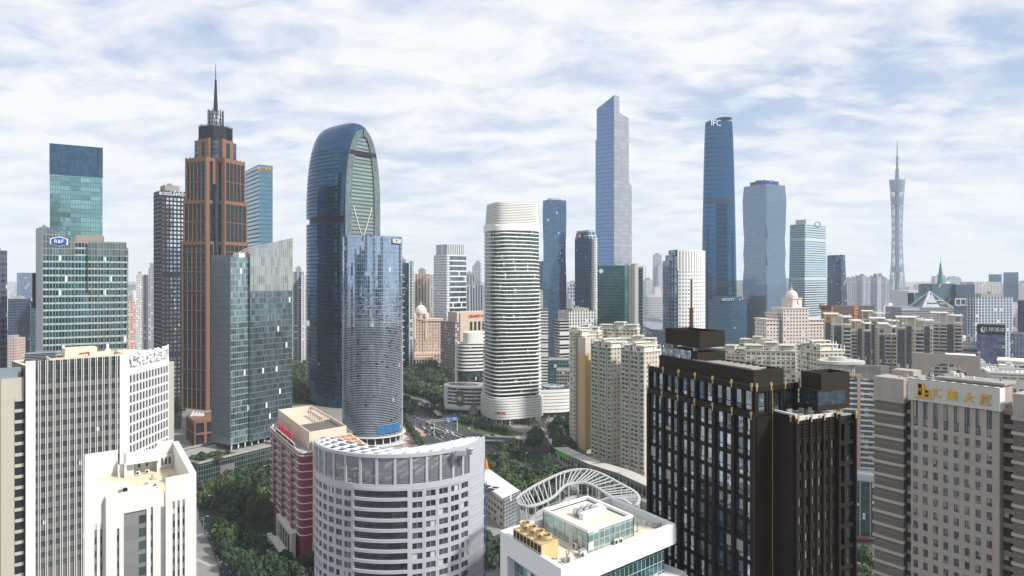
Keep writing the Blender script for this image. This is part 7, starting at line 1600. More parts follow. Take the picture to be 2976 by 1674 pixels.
# ---- round grey grid building
def round_building():
 cx, cy, r = -39.5, 245.5, 30.0; z1, zt = 64.5, 73.4; fl = 3.27
 root = thing('crescent_building', 'near grey crescent building with gridded round front and slatted pergola roof, lower centre', 'hospital building', (cx, cy-15, 0))
 st = plain('pale_grey_tile', (0.44, 0.46, 0.50), 0.6, var=0.07, scale=0.25, streak=0.06); wn = []
 def pt(a, rr=r): return (cx+rr*math.cos(R(a)), cy+rr*math.sin(R(a)))
 back = [(-10.0, 238.5), (-11.5, 241.5), (-14.5, 241.5), (-18.5, 238), (-24, 232.5), (-33.4, 226.3), (-42, 225.8), (-49, 230), (-57, 236), (-63.5, 241), (-67.5, 241.5)]
 arc = [pt(a) for a in range(191, 347, 2)]; poly = arc+back
 b = MB(); b.prism(inset(poly, .45), 0, z1, 0, mt=1); b.build('core', [plain('core_grey', (0.30, 0.31, 0.33), 0.7), roof_grey], root)
 w = MB(); nf = 17; zb = z1-1.6-nf*fl
 # left grid 193..249 in 7 columns, right grid 284..326 in 5
 gl_b = MB()
 for a0, a1, n, fu in ((192, 248, 8, (0.14, 0.86)), (284, 326, 5, (0.13, 0.87))):
  for i in range(n):
   p, q = pt(a0+(a1-a0)*i/n), pt(a0+(a1-a0)*(i+1)/n); wn += gridface(w, p, q, zb, z1-1.6, 1, nf, fu, (0.20, 0.82), .38)
 # ring ledges
 def ringband(a0, a1, z, h, pr, mb=w):
  n = max(2, int((a1-a0)/2.5)); o_ = [pt(a0+(a1-a0)*i/n, r+pr) for i in range(n+1)]; i_ = [pt(a0+(a1-a0)*i/n, r-.3) for i in range(n+1)]
  for k in range(n):
   A_, B_, C_, D_ = o_[k], o_[k+1], i_[k+1], i_[k]; mb.face([(*A_, z), (*B_, z), (*B_, z+h), (*A_, z+h)]); mb.face([(*A_, z+h), (*B_, z+h), (*C_, z+h), (*D_, z+h)]); mb.face([(*D_, z), (*C_, z), (*B_, z), (*A_, z)])
  mb.face([(*i_[0], z), (*o_[0], z), (*o_[0], z+h), (*i_[0], z+h)]); mb.face([(*o_[n], z), (*i_[n], z), (*i_[n], z+h), (*o_[n], z+h)])
 ringband(191, 348, z1-1.6+.002, 1.9, .5)
 for k in range(nf+1): z = zb+k*fl; ringband(249.5, 282.5, z+.1, .95, .75); ringband(327.5, 349, z+.3, .22, .62)
 ringband(326, 350, zb, z1-1.6-zb, .42); ringband(247.9, 249.6, zb, z1-1.6-zb, .6); ringband(282.3, 284.1, zb, z1-1.6-zb, .6); ringband(190, 192.1, zb, z1-1.6-zb+1, .47)
 w.build('wall', st, root)
 g_ = MB(); n = 14
 for i in range(n):
  p, q = pt(249.5+33*i/n, r+.1), pt(249.5+33*(i+1)/n, r+.1)
  for k in range(nf): z = zb+k*fl+1.05; g_.quad((*p, z), (*q, z), (*q, z+1.2), (*p, z+1.2)); g_.quad((*p, z+1.2), (*q, z+1.2), (*q, z+2.34), (*p, z+2.34))
 g_.build('curved_glazing', glass('rb_band', (0.05, 0.07, 0.09), 0.07, 0.6, 0.05, (0.10, 0.12, 0.13), blind=0.0), root)
 b = MB()
 for i in range(n+1):
  p = pt(249.5+33*i/n, r+.18); b.bar((*p, zb), (*p, z1-1.7), .06)
 for k in range(nf): ringband(249.5, 282.5, zb+k*fl+1.9, .1, .3, b)
 b.build('glazing_bars', dark_metal, root)
 windows(root, 'window', pane_unit(0.06, glass('rb_glass', (0.03, 0.04, 0.06), 0.08, 0.55, 0.04, (0.18, 0.20, 0.22), blind=0.06), grey_metal, 2, 0.06), wn, 100)
 # louvred attic: posts, slats, ring beam
 b = MB(); s = MB()
 for a in [193, 199, 206, 214, 223, 233, 243, 253.5, 264, 275, 284.5, 294, 303, 312, 320, 327]:
  p = pt(a, r+.1); M = Matrix.Translation((p[0], p[1], 0)) @ Matrix.Rotation(R(a+90), 4, 'Z'); b.box(-.4, -.35, z1+.3, .4, .35, zt, 0, M)
 ringband(200, 328, zt-.02, 1.1, .7, b); ringband(326.5, 350, z1+.25, zt-z1+.8, .45, b); ringband(189, 200, z1+.25, 5.0, .45, b); b.build('attic_posts', st, root)
 for k in range(19): ringband(193, 327, z1+.7+k*.43, .16, .05, s)
 s.build('attic_louvres', plain('louvre_light', (0.24, 0.25, 0.27), 0.5), root)
 # back parapet and roof frame
 bb = [arc[-1]]+back; b = MB(); b.wallrun(bb[::1], z1, zt+.6, .5, 0, closed=False); b.build('back_parapet', st, root)
 fr = MB(); cr_ = []
 def backp(t):
  k = t*(len(back)-1); i = min(int(k), len(back)-2); f_ = k-i; return Vector(back[i]).lerp(Vector(back[i+1]), f_)
 prev = None
 for i in range(15):
  t = i/14; f_ = Vector(pt(322-(322-203)*t, r-.4)); k_ = backp(.10+t*.82); fr.bar((*f_, zt+.5), (*k_, zt+.3), (.42, .42))
  m1, m2 = f_.lerp(k_, .35), f_.lerp(k_, .7)
  if prev: fr.bar((*prev[0], zt+.45), (*m1, zt+.45), .38); fr.bar((*prev[1], zt+.40), (*m2, zt+.4), .38)
  prev = (m1, m2)
 fr.build('pergola', plain('pergola_white', (0.72, 0.72, 0.72), 0.5, var=0.05), root)
 # machinery under the louvres and at the right end
 random.seed(12)
 for i in range(10):
  a = 215+i*12; p = pt(a, r-4.5-random.random()*2); t = thing('rooftop_unit', 'grey plant box behind the attic louvres of the crescent building, '+('first','second','third','fourth','fifth','sixth','seventh','eighth','ninth','tenth')[i]+' from the left', 'air handling unit', (p[0], p[1], z1), 'plant boxes behind the attic louvres')
  b = MB(); sz = random.uniform(1.0, 1.9); M = Matrix.Translation((p[0], p[1], 0)) @ Matrix.Rotation(R(a), 4, 'Z'); b.box(-sz, -sz*.7, z1+.3, sz, sz*.7, z1+1.8+random.random()*1.4, 0, M); b.build('casing', random.choice([steel, grey_metal, concrete]), t)
  b = MB(); b.box(-sz+.1, -sz*.5, z1, -sz+.3, sz*.5, z1+.299, 0, M); b.box(sz-.3, -sz*.5, z1, sz-.1, sz*.5, z1+.299, 0, M); b.build('feet', dark_metal, t)
 for k, (px, py, lab) in enumerate(((1340, 1312, 'white plastic sheeted box on the right tip of the crescent roof'), (1367, 1308, 'silver dish shaped vent on the right tip of the crescent roof'))):
  p = G(px, py, zt+.5); t = thing('rooftop_unit', lab, 'air handling unit', p); b = MB(); b.box(p.x-1.6, p.y-1, zt-.6, p.x+1.6, p.y+1, zt+1.0) if k == 0 else b.lathe([(.6, zt-.5), (.8, zt+.5), (1.4, zt+1.1), (1.1, zt+1.4), (0, zt+1.5)], p.x, p.y, 16); b.build('casing', steel, t)
  b = MB(); b.box(p.x-.5, p.y-.5, zt-1.0, p.x+.5, p.y+.5, zt-.61); b.build('plinth', concrete, t)
 for k, (px, py) in enumerate(((1386, 1300), (1390, 1299))):
  p = G(px, py, zt+.5); t = thing('antenna_rod', ('left','right')[k]+' one of the two white antenna rods at the right tip of the crescent roof', 'antenna', p, 'antenna rods on the crescent roof'); b = MB(); b.bar(p, (p.x, p.y, zt+2.6), .1, 0, 6); b.build('rod', white_paint, t)
 for k, (px, py) in enumerate(((960, 1298), (972, 1297))):
  p = G(px, py, zt-1); t = thing('antenna_rod', ('left','right')[k]+' one of the two thin rods on the left tip of the crescent roof', 'antenna', p, 'rods on the left tip of the crescent roof'); b = MB(); b.bar((p.x, p.y, zt-3), (p.x, p.y, zt+2.0), .08, 0, 6); b.build('rod', white_paint, t)
 # blue sheeting and orange bundle at the right edge
 b = MB(); a0, a1 = pt(347, r+.7), pt(351, r+.7); random.seed(2)
 for i in range(22):
  z = z1-6-i*2.2; j1, j2 = random.uniform(-.3, .3), random.uniform(-.3, .3); b.quad((a0[0]+j1, a0[1], z-2.1), (a1[0]+j1, a1[1], z-2.1), (a1[0]+j2, a1[1], z), (a0[0]+j2, a0[1], z))
 b.build('blue_netting', plain('net_blue', (0.03, 0.10, 0.28), 0.8, var=0.6, scale=1.0), root)
 p = pt(349, r+1.0); b = MB(); b.lathe([(.9, z1-1.5), (.55, z1+.6), (.15, z1+2.2), (0, z1+2.3)], p[0], p[1], 7); b.build('orange_bundle', plain('orange_cloth', (0.85, 0.22, 0.03), 0.8), root)
round_building()
# ---- red hospital with cream roof
def red_hospital():
 C0 = Vector((-94.3, 304.0)); l = Vector((-.52, .855)).normalized(); e = Vector((.894, .447)).normalized(); zt = 51.8; fl = 3.55
 root = thing('red_building', 'dark red building with white floor lines, cream roof walls and red roof characters', 'hospital building', (-105, 330, 0))
 red = plain('red_tile', (0.23, 0.05, 0.075), 0.6, var=0.12, scale=0.4, streak=0.15); cm = plain('cream_render', (0.66, 0.55, 0.44), 0.7, var=0.07, streak=0.2); Ll = 60
 n = 6; corner = []
 for i in range(n+1):
  t = i/n; p = C0+l*3*(1-t)**2+e*3*t**2; corner.append((p.x, p.y))
 far = C0+l*Ll; poly = [tuple(far)]+corner+[tuple(C0+e*13.5)]+[tuple(C0+e*13.5+l*Ll)]
 b = MB(); b.prism(poly, 14, zt, 0, mt=1); b.prism(inset(poly, 1.2), 0, 14, 0); b.build('wall', [red, roof_grey], root)
 s = MB()
 for k in range(11): s.prism(inset(poly, -.35), 15+k*fl, 15.38+k*fl, 0)
 s.prism(inset(poly, -.3), zt, zt+.5, 0) if False else s.wallrun(inset(poly, -.3), zt, zt+1.0, .5, 0); s.build('floor_lines', plain('line_cream', (0.66, 0.60, 0.53), 0.6), root)
 M = frame(far, -l); wn = []; g = MB(); bal = MB()
 for k in range(10):
  z = 15.45+k*fl
  for j in range(9):
   x = 3.5+j*6.1
   if j % 3 == 1: bal.box(x-.3, -1.1, z, x+3.2, -.02, z+1.2, 0, M)
   g.box(x-.6, -.12, z+.1, x+4.2, -.02, z+3.0, 0, M)
   wn.append((*(M @ Vector((x+1.8, -.16, z+1.0)))[:3], math.atan2(-l.y, -l.x), 3.4, 1.6))
 g.build('grey_panels', plain('panel_grey2', (0.24, 0.23, 0.24), 0.6, var=0.1), root); bal.build('balconies', red, root)
 windows(root, 'window', pane_unit(0.05, glass('red_glass', (0.14, 0.15, 0.17), 0.1, 0.4, 0.04, (0.40, 0.40, 0.40), blind=0.2), plain('frame_pale', (0.5, 0.48, 0.46), 0.5), 3, 0.06), wn, 90)
 # cream flank with small windows on the right face, and the wing towards the camera
 M2 = frame(C0, e); b = MB(); b.box(6.5, -1.2, 0, 13.5, .2, zt+.5, 0, M2); b.build('cream_flank', fac('flank', (0.60, 0.48, 0.38), (0.08, 0.08, 0.08), 2.4, 3.55, (0.3, 0.75), (0.3, 0.7), mg=0.4, wr=0.75, blind=0.1), root)
 # upper storeys set back, parapet tray
 q = [Vector((-92.2, 310.5)), Vector((-78.5, 323.8)), Vector((-110.5, 376)), Vector((-124.8, 364.2))]; qq = [tuple(p) for p in q]
 b = MB(); b.prism(qq, zt, 56.3, 0); b.wallrun(qq, 56.3, 60, .5, 0); b.build('roof_walls', cm, root)
 b = MB(); b.prism(inset([tuple(q[0].lerp(q[3], .02)), tuple(q[1].lerp(q[2], .02)), tuple(q[1].lerp(q[2], .42)), tuple(q[0].lerp(q[3], .42))], .6), 56.3, 58.2, 0); b.build('dark_roof', plain('roof_dark', (0.13, 0.12, 0.11), 0.9, var=0.3, scale=.4), root)
 b = MB(); Mq = frame(tuple(q[1]), q[2]-q[1])
 for i in range(7):
  x = 24+i*4.2; b.box(x, .7, 56.3, x+.6, 1.3, 59.5, 0, Mq); b.box(x, 4, 56.3, x+.6, 4.6, 59.5, 0, Mq); b.box(x, 1.3, 58.9, x+.6, 4, 59.5, 0, Mq)
 b.box(24, 4, 59.51, 50, 4.6, 60.1, 0, Mq); b.build('roof_frames', cm, root)
 lou = MB(); Ml = frame(tuple(q[3]), q[0]-q[3])
 for k in range(8): lou.box(2, -.25, zt+.8+k*.55, 27, -.02, zt+1.05+k*.55, 0, Ml)
 lou.build('louvres', cm, root)
 rz = math.atan2(-l.y, -l.x); text('red_characters', '\u5e7f\u4e1c\u7701\u5987\u5e7c\u533b\u9662', 3.4, M @ Vector((30, -.2, zt+4.4)), rz, plain('char_red', (0.60, 0.03, 0.06), 0.5), root, 0.15, bold=1.0, sx=1.25)
 b = MB(); b.box(12, -.2, zt+.6, 50, .0, zt+2.4, 0, M); b.build('sign_board', plain('board_dark', (0.06, 0.05, 0.07), 0.5), root)
 b = MB()
 for x in (12, 24.5, 37, 49.5): b.box(x, -.3, zt+.4, x+.5, .1, zt+2.7, 0, M)
 b.box(12, -.29, zt+2.41, 50, .09, zt+2.65, 0, M); b.box(12, -.29, zt+.35, 50, .09, zt+.59, 0, M); b.build('sign_frame', white_paint, root)
 # skylit lower roof
 a = [Vector((-79.2, 286)), Vector((-57, 287)), Vector((-70, 322)), Vector((-92, 311))]
 a = [Vector((-80, 284)), Vector((-56, 288)), Vector((-77, 325)), Vector((-91, 310))]
 b = MB(); b.prism([tuple(p) for p in a], 0, 56.4, 0); b.build('rear_wing', cm, root)
 b = MB(); c_ = [p for p in a]
 for i in range(6):
  for j in range(4):
   s_, t_ = .10+i*.15, .30+j*.17
   def bl(s, t): return (c_[0].lerp(c_[1], s)).lerp(c_[3].lerp(c_[2], s), t)
   p0, p1, p2, p3 = bl(s_, t_), bl(s_+.10, t_), bl(s_+.10, t_+.11), bl(s_, t_+.11); b.prism([tuple(p) for p in (p0, p1, p2, p3)], 56.4, 56.75, 0)
 b.build('skylights', plain('skylight_orange', (0.50, 0.20, 0.07), 0.4), root)
 # entrance portal at the foot
 b = MB(); M = frame(C0+l*36, -l)
 b.box(0, -2.5, 0, 2, -.5, 13, 0, M); b.box(28, -2.5, 0, 30, -.5, 13, 0, M); b.box(0, -2.5, 13.01, 30, -.4, 15, 0, M)
 for i in range(5): b.box(5+i*5, -2.2, 0, 5.5+i*5, -1.7, 13, 0, M)
 b.box(3, -6.5, 4.6, 24, -2.51, 5.4, 0, M); b.build('entrance_portal', plain('portal_white', (0.60, 0.58, 0.55), 0.6), root)
 b = MB(); b.box(2, -1.6, 0, 28, -.6, 13, 0, M); b.build('entrance_glass', fac('podium_dark', (0, 0, 0), (0, 0, 0), 1, 1), root)
red_hospital()
# ---- grey stone and white ribbed office, lower left
def ribbed_office():
 O = Vector((-190.2, 267.0)); u = Vector((24.6, 21.7)).normalized(); n = Vector((-u.y, u.x)); zt = 97.5; fl = 4.3
 root = thing('ribbed_office_tower', 'stone office tower with thin white rods and white ribbed right face, lower left', 'office tower', (-175, 290, 0))
 def pu(px): return hit(px, O, u)
 x1, x2, x3 = pu(102.7), pu(347.8), pu(373); P = lambda x, y: (O.x+u.x*x+n.x*y, O.y+u.y*x+n.y*y)
 E0 = Vector(P(x3, 0)); e = Vector((-.02, 1)).normalized(); w2 = hit(487, E0, e); E1 = E0+e*w2
 wh = plain('rib_bright', (0.80, 0.79, 0.77), 0.5, var=0.04); stn = plain('spandrel_stone', (0.165, 0.155, 0.15), 0.7, var=0.12, scale=0.6); tile = fac('tile_cream', (0.46, 0.43, 0.37), (0.44, 0.41, 0.35), 1.7, 1.1, (0.04, 1.0), (0.05, 1.0), mg=0, rg=0.7, gl2=(0.45, 0.42, 0.36), blind=0, tilt=0, wr=0.7)
 b = MB(); b.prism(ccw([P(.3, .3), P(x3-.3, .3), tuple(E1-Vector((.4, 0))), tuple(E1+Vector((-22, 8))), P(-2, 26)]), 0, zt-2, 0, mt=1); b.build('core', [stn, roof_tan], root)
 M = frame(O, u)
 b = MB(); b.box(0, -.3, 0, x1, .5, zt, 0, M); b.box(x2, -.3, 0, x3, .5, zt, 0, M); b.build('corner_piers', fac('pier_white', (0.70, 0.69, 0.67), (0.78, 0.77, 0.75), 1.5, 2.1, (0.03, 1.0), (0.03, 1.0), mg=0, rg=0.5, gl2=(0.80, 0.79, 0.77), blind=0, tilt=0, wr=.5), root)
 # spandrels and glass of the front
 s = MB(); nb = 12; bw = (x2-x1)/nb; pl = []; z = zt-9.5
 while z > 15:
  s.box(x1, .0, z-2.0, x2, .28, z, 0, M); s.box(x1, -.18, z-2.15, x2, .28, z-2.001, 0, M)
  for i in range(nb):
   s.box(x1+i*bw+.3, -.1, z-1.5, x1+i*bw+1.1, 0, z-.5, 0, M)
   for h in range(2): pl.append((*(M @ Vector((x1+bw*(i+.25+.5*h), .27, z-fl)))[:3], math.atan2(u.y, u.x), bw*.5, fl-2.15))
  z -= fl
 s.build('spandrels', stn, root)
 windows(root, 'window', pane_unit(0.03, glass('ro_glass', (0.08, 0.12, 0.13), 0.07, 0.65, 0.05, (0.20, 0.24, 0.23), blind=0.03), plain('frame_dark', (0, 0, 0)), 1, 0.03), pl, 100)
 b = MB(); b.box(x1, .1, zt-9.5, x2, .28, zt-.3, 0, M); b.build('top_glazing', fac('ro_top', (0.10, 0.11, 0.11), (0.05, 0.07, 0.07), bw/2, 3.0, (0.04, 0.96), (0.05, 0.95), mg=0.6, gl2=(0.18, 0.20, 0.18), tilt=0.04, blind=0), root)
 r = MB()
 for i in range(nb):
  for k in (-.32, .32): x = x1+bw*(i+.5)+k; r.box(x-.09, -.55, 0, x+.09, -.3, zt-.1, 0, M);
 r.build('white_rods', wh, root)
 # right ribbed face
 M2 = frame(E0, e); q = MB(); g_ = MB(); nn = 13
 for i in range(nn+1): x = w2*i/nn; q.box(x-.30, -.5, 0, x+.30, 0, zt-(.2 if 0 < i < nn else -1), 0, M2)
 z = zt-8
 while z > 10: q.box(0, -.2, z-1.0, w2, .28, z, 0, M2); z -= fl
 q.box(0, -.45, zt-8, w2, .28, zt-4, 0, M2); q.build('white_ribs', wh, root)
 g_.box(0, -.05, 0, w2, .2, zt-8, 0, M2); g_.build('ribbed_face_glass', fac('podium_dark', (0, 0, 0), (0, 0, 0), 1, 1), root)
 text('roof_lettering', '\u4fdd\u5229\u514b\u6d1b\u7ef4', 6.0, M2 @ Vector((w2*.47, -1.1, zt-2.6)), math.atan2(e.y, e.x), plain('sign_white', (0, 0, 0)), root, 0.25, bold=0.6, sx=1.12)
 b = MB()
 for i in range(16): x = w2*i/15; p = M2 @ Vector((x, -.6, 0)); b.bar((p.x, p.y, zt-4), (p.x, p.y, zt+.2), .07)
 b.build('sign_frame', grey_metal, root)
 # tile-clad ends
 b = MB(); Ml = frame(P(-16, 4.0), u); b.box(0, 0, 0, 16.0, 14, 91, 0, Ml) if False else None
 W0 = Vector(P(-.2, 2.5)); d2 = Vector((.36, 1)).normalized()
 xL = hit(2.5, W0, -u); q4 = [tuple(W0-u*xL), tuple(W0), tuple(W0+n*16), tuple(W0-u*xL+n*16)]
 b.prism(q4, 0, 91, 0, mt=1); b.build('tiled_wing', [tile, roof_grey], root)
 b = MB(); Mw = frame(W0-u*xL, u); s0 = hit(42, W0-u*xL, u); z = 83; gg = MB()
 while z > 15: b.box(s0, -.35, z-1.2, xL-.05, -.01, z, 0, Mw); gg.box(s0, -.06, z-fl+.05, xL-.05, -.02, z-1.25, 0, Mw); z -= fl
 b.build('wing_bands', tile, root); gg.build('wing_windows', dark_metal, root)
 b = MB(); F0 = E1+Vector((.0, .5)); f1 = hit(505.7, F0, Vector((.25, 1)).normalized()); F1 = F0+Vector((.25, 1)).normalized()*min(f1, 14); b.prism(ccw([tuple(F0), tuple(F1), tuple(F1+Vector((-14, 3))), tuple(F0+Vector((-14, 0)))]), 0, 90, 0, mt=1); b.build('tiled_end', [tile, roof_grey], root)
 clutter(root, P, 9, 30, 2, 6.5, zt-2, 14, 5)
 # roof clutter
 b = MB(); b.prism([P(11, 4), P(x3-1.5, 4), P(x3-1.5, 16), P(11, 16)], zt-2, zt-1, 0); b.wallrun([P(8, 1.5), P(x3-1, 1.5), P(x3-1, 18), P(8, 18)], zt-2, zt+.4, .5, 0); b.build('roof_terrace', roof_tan, root)
 b = MB(); b.prism([P(14, 7), P(25.5, 7), P(25.5, 14), P(14, 14)], zt-1, zt+3.4, 0); b.prism([P(25.5, 9), P(31, 9), P(31, 13), P(25.5, 13)], zt-1, zt+2.0, 0); b.build('lift_house', plain('cream_pale', (0.66, 0.61, 0.48), 0.7, var=0.05), root)
 b = MB(); b.bar((*P(19, 6.6), zt+1.2), (*P(22.5, 6.6), zt+1.5), .22); b.bar((*P(22.5, 6.6), zt+1.5), (*P(22.5, 6.6), zt-.4), .22); b.build('red_pipe', plain('pipe_red', (0.5, 0.07, 0.03), 0.5), root)
 b = MB(); b.prism([P(26, 8), P(29, 8), P(29, 10), P(26, 10)], zt+2.2, zt+2.4, 0); b.build('blue_awning', plain('awning_blue', (0.05, 0.10, 0.25), 0.5), root)
 b = MB()
 for k in range(7): b.prism([P(1+.1*k, 12), P(12, 12), P(12, 18), P(1+.1*k, 18)], zt-2+k*.6, zt-1.8+k*.6, 0)
 for k in range(6): b.prism([P(-8, 5+k), P(-1, 5+k), P(-1, 5.3+k), P(-8, 5.3+k)], 91, 95-k*.4, 0)
 b.build('roof_screens', plain('screen_blue', (0.20, 0.24, 0.28), 0.6), root)
 b = MB()
 for k in range(26): x = 5+k*.7; b.bar((*P(x, 19), zt-1), (*P(x, 19), zt+2), .05)
 for h in (0, 1, 2): b.bar((*P(5, 19), zt+h), (*P(23, 19), zt+h), .05)
 b.build('railing', steel, root)
ribbed_office()
# ---- white building with an open roof court
def white_court():
 O = Vector((-98.0, 156.5)); u = Vector((18.3, 15.8)).normalized(); v = Vector((-20.9, 33.5)).normalized(); zt = 81.0; fl = 3.1; W, Dp = 24.2, 39.4
 root = thing('white_court_building', 'near white building with slit windows and a walled open court on its roof, lower left', 'office building', (-98, 180, 0))
 wh = plain('court_white', (0.68, 0.67, 0.64), 0.65, var=0.05, scale=0.3, streak=0.07); gp = fac('panel_grey3', (0.13, 0.13, 0.135), (0.20, 0.20, 0.205), 30, 3.1, (0, 1.0), (0.03, 1.0), mg=0, rg=0.6, gl2=(0.17, 0.17, 0.175), blind=0, tilt=0)
 P = lambda x, y: (O.x+u.x*x+v.x*y, O.y+u.y*x+v.y*y)
 def pu(px, y=0): q = Vector(P(0, y)); return hit(px, q, u)
 a1, a2, a3 = pu(306.5), pu(461.4), pu(481.4)
 b = MB(); b.prism([P(.3, .3), P(W-.3, .3), P(W-.3, Dp-.3), P(.3, Dp-.3)], 0, 74, 0, mt=1, top=True); b.build('core', [gp, plain('court_floor', (0.66, 0.56, 0.38), 0.8, var=0.06, scale=.4)], root)
 w = MB(); M = frame(O, u)
 # front wall drawn as full-height strips between the slits
 def strips(x0, x1, slits, y0, y1, ztop, zslit):
  xs = [x0]
  for s0, s1 in slits: xs += [s0, s1]
  xs.append(x1)
  for i in range(0, len(xs), 2): w.box(xs[i], y0, 0, xs[i+1], y1, ztop, 0, M)
  for i, (s0, s1) in enumerate(slits):
   zs_ = zslit[i] if isinstance(zslit, list) else zslit; w.box(s0-.001, y0+.003, zs_, s1+.001, y1-.003, ztop-.004, 0, M)
 px = lambda zx, y=0.0: pu(220+zx/3.5, y)
 strips(0, a1, [(px(190), px(216)), (px(246), px(273))], 0, .3, zt, 73.0)
 b2 = -1.8
 strips(a1-.2, a2, [(px(405, b2), px(430, b2)), (px(476, b2), px(708, b2)), (px(750, b2), px(773, b2))], b2, b2+.5, 79.2, [71.6, 74.8, 75.0])
 w.box(a1-.2, b2+.5, 0, a1+.1, .3, 79.2, 0, M); w.box(a2-.3, b2+.5, 0, a2, .3, 79.2, 0, M)
 w.box(a2, .55, 74, a3, .95, 77.6, 0, M);
 strips(a3, W, [(px(985), px(1010)), (px(1035), px(1058)), (px(1086), px(1110))], 0, .3, zt, 74.8)
 w.build('front_wall', wh, root)
 g = MB();
 for (x0, x1, y) in ((px(190), px(273), .2), (px(405, b2), px(430, b2), b2+.4), (px(476, b2), px(708, b2), b2+.35), (px(750, b2), px(773, b2), b2+.4), (a2, a3, .9), (px(985), px(1110), .2)): g.box(x0, y, 0, x1, y+.08, 74 if y > 0 else 74.7, 0, M)
 g.build('slit_panels', gp, root)
 wn = []; rz = math.atan2(u.y, u.x)
 for k in range(18):
  z = 71.6-k*fl
  wn.append((*(M @ Vector(((px(635, b2)+px(706, b2))/2, b2+.30, z)))[:3], rz, px(706, b2)-px(635, b2), 1.9))
  wn.append((*(M @ Vector(((a2+a3)/2, .84, z)))[:3], rz, a3-a2-.1, 1.8))
  for s0, s1, y in ((190, 216, .14), (246, 273, .14), (985, 1010, .14), (1035, 1058, .14), (1086, 1110, .14)): wn.append((*(M @ Vector(((px(s0)+px(s1))/2, y, z)))[:3], rz, px(s1)-px(s0), 1.5))
  for s0, s1 in ((405, 430), (750, 773)): wn.append((*(M @ Vector(((px(s0, b2)+px(s1, b2))/2, b2+.34, z)))[:3], rz, px(s1, b2)-px(s0, b2), 1.5))
 windows(root, 'window', pane_unit(0.06, glass('wc_glass', (0.10, 0.17, 0.18), 0.08, 0.5, 0.05, (0.03, 0.04, 0.05), blind=0.05), plain('frame_dark', (0, 0, 0)), 1, 0.05), wn, 100)
 clutter(root, P, 4, 21, 12, 32, 74, 12, 9)
 # court walls
 c = MB()
 def slabw(x0, y0, x1, y1, z0, z1): c.prism([P(x0, y0), P(x1, y0), P(x1, y1), P(x0, y1)], z0, z1, 0)
 slabw(0, .31, 2.6, Dp-.01, 74, zt); slabw(W-1.6, .31, W, Dp, 0, zt); slabw(0, .31, .4, Dp-.01, 0, 73.99)
 slabw(2.61, Dp-1.0, 8.0, Dp, 74, zt); slabw(8.0, Dp-4.0, 12.0, Dp-3.4, 74, zt-3.5)
 slabw(9.5, Dp-6.0, 18.5, Dp-5.4, 78.2, zt); slabw(9.5, Dp-6.0, 10.1, Dp-1, 74, zt-.01); slabw(17.9, Dp-5.39, 18.5, Dp, 74, zt-.5); slabw(18.5, Dp-.8, W-1.6, Dp, 74, zt+.6); slabw(9.5, Dp-6.3, 18.5, Dp-6.01, 77.6, 78.19)
 slabw(18.5, Dp-2.6, W-1.6, Dp-2.2, 74, 78); slabw(10.11, Dp-1.6, 17.9, Dp-1.2, 74, 78)
 slabw(3, 6, 5.6, 11, 74, 79.6); slabw(5.61, 8, 9.5, 13, 74, 78.6); slabw(2.61, 14, 5.0, 18, 74, 78.4)
 slabw(a1, .31, a2, .7, 74, 79.2); slabw(a1, 5.2, a2, 5.5, 74, 78.6); slabw(a2-.3, .7, a2, 5.2, 74, 79.19)
 c.build('court_walls', wh, root)
 b = MB(); b.prism([P(a1, .71), P(a2-.3, .71), P(a2-.3, 5.19), P(a1, 5.19)], 74.01, 77.8, 0); b.build('service_roof', plain('roof_stained', (0.36, 0.34, 0.29), 0.9, var=0.5, scale=.6), root)
 b = MB()
 for x in (11.2, 13.2, 15.2, 19.2, 20.2, 21.2):
  y = Dp-1.62 if x < 18 else Dp-2.62; b.prism([P(x, y), P(x+.6, y), P(x+.6, y+.02), P(x, y+.02)], 75.2, 77.2, 0)
 b.prism([P(3.9, 5.97), P(4.9, 5.97), P(4.9, 5.99), P(3.9, 5.99)], 76, 77.2, 0); b.prism([P(6.4, 7.97), P(7.6, 7.97), P(7.6, 7.99), P(6.4, 7.99)], 76, 77.4, 0); b.build('court_windows', plain('court_glass', (0.10, 0.13, 0.10), 0.2, 0.2), root)
 for (x, y, z, lab, s) in ((8.6, 4.0, 77.8, 'white air conditioning box on the stained ledge of the white court roof', 2.0), (13.0, Dp-5.0, 74.0, 'left small condenser standing on the tan court floor', 1.2), (15.4, Dp-5.0, 74.0, 'right small condenser standing on the tan court floor', 1.2)): ac_unit((*P(x, y), z), rz, lab, s)
white_court()
# ================================================================== cream apartment complex
cr_wall = plain('apartment_cream', (0.56, 0.51, 0.42), 0.75, var=0.07, scale=0.1, streak=0.14)
cr_white = plain('apartment_trim', (0.72, 0.68, 0.59), 0.7, var=0.06, streak=0.1)
cr_gold = plain('apartment_gold', (0.56, 0.42, 0.20), 0.7, var=0.05, streak=0.05)
cr_glass = glass('apartment_glass', (0.06, 0.15, 0.15), 0.1, 0.5, 0.05, (0.16, 0.34, 0.33), blind=0.10, blindc=(0.45, 0.45, 0.40))
cr_small = fac('apartment_back', (0.56, 0.51, 0.42), (0.09, 0.14, 0.14), 3.0, 2.95, (0.32, 0.68), (0.3, 0.72), mg=0.4, wr=0.75, blind=0.12, streak=0.1)
cr_teal = fac('apartment_teal', (0.60, 0.54, 0.43), (0.08, 0.20, 0.19), 3.2, 2.95, (0.18, 0.84), (0.26, 0.80), mg=0.5, wr=0.75, gl2=(0.05, 0.10, 0.10), blind=0.12, sub=2)
garden = plain('roof_garden', (0.05, 0.09, 0.03), 0.9, var=0.6, scale=1.0)
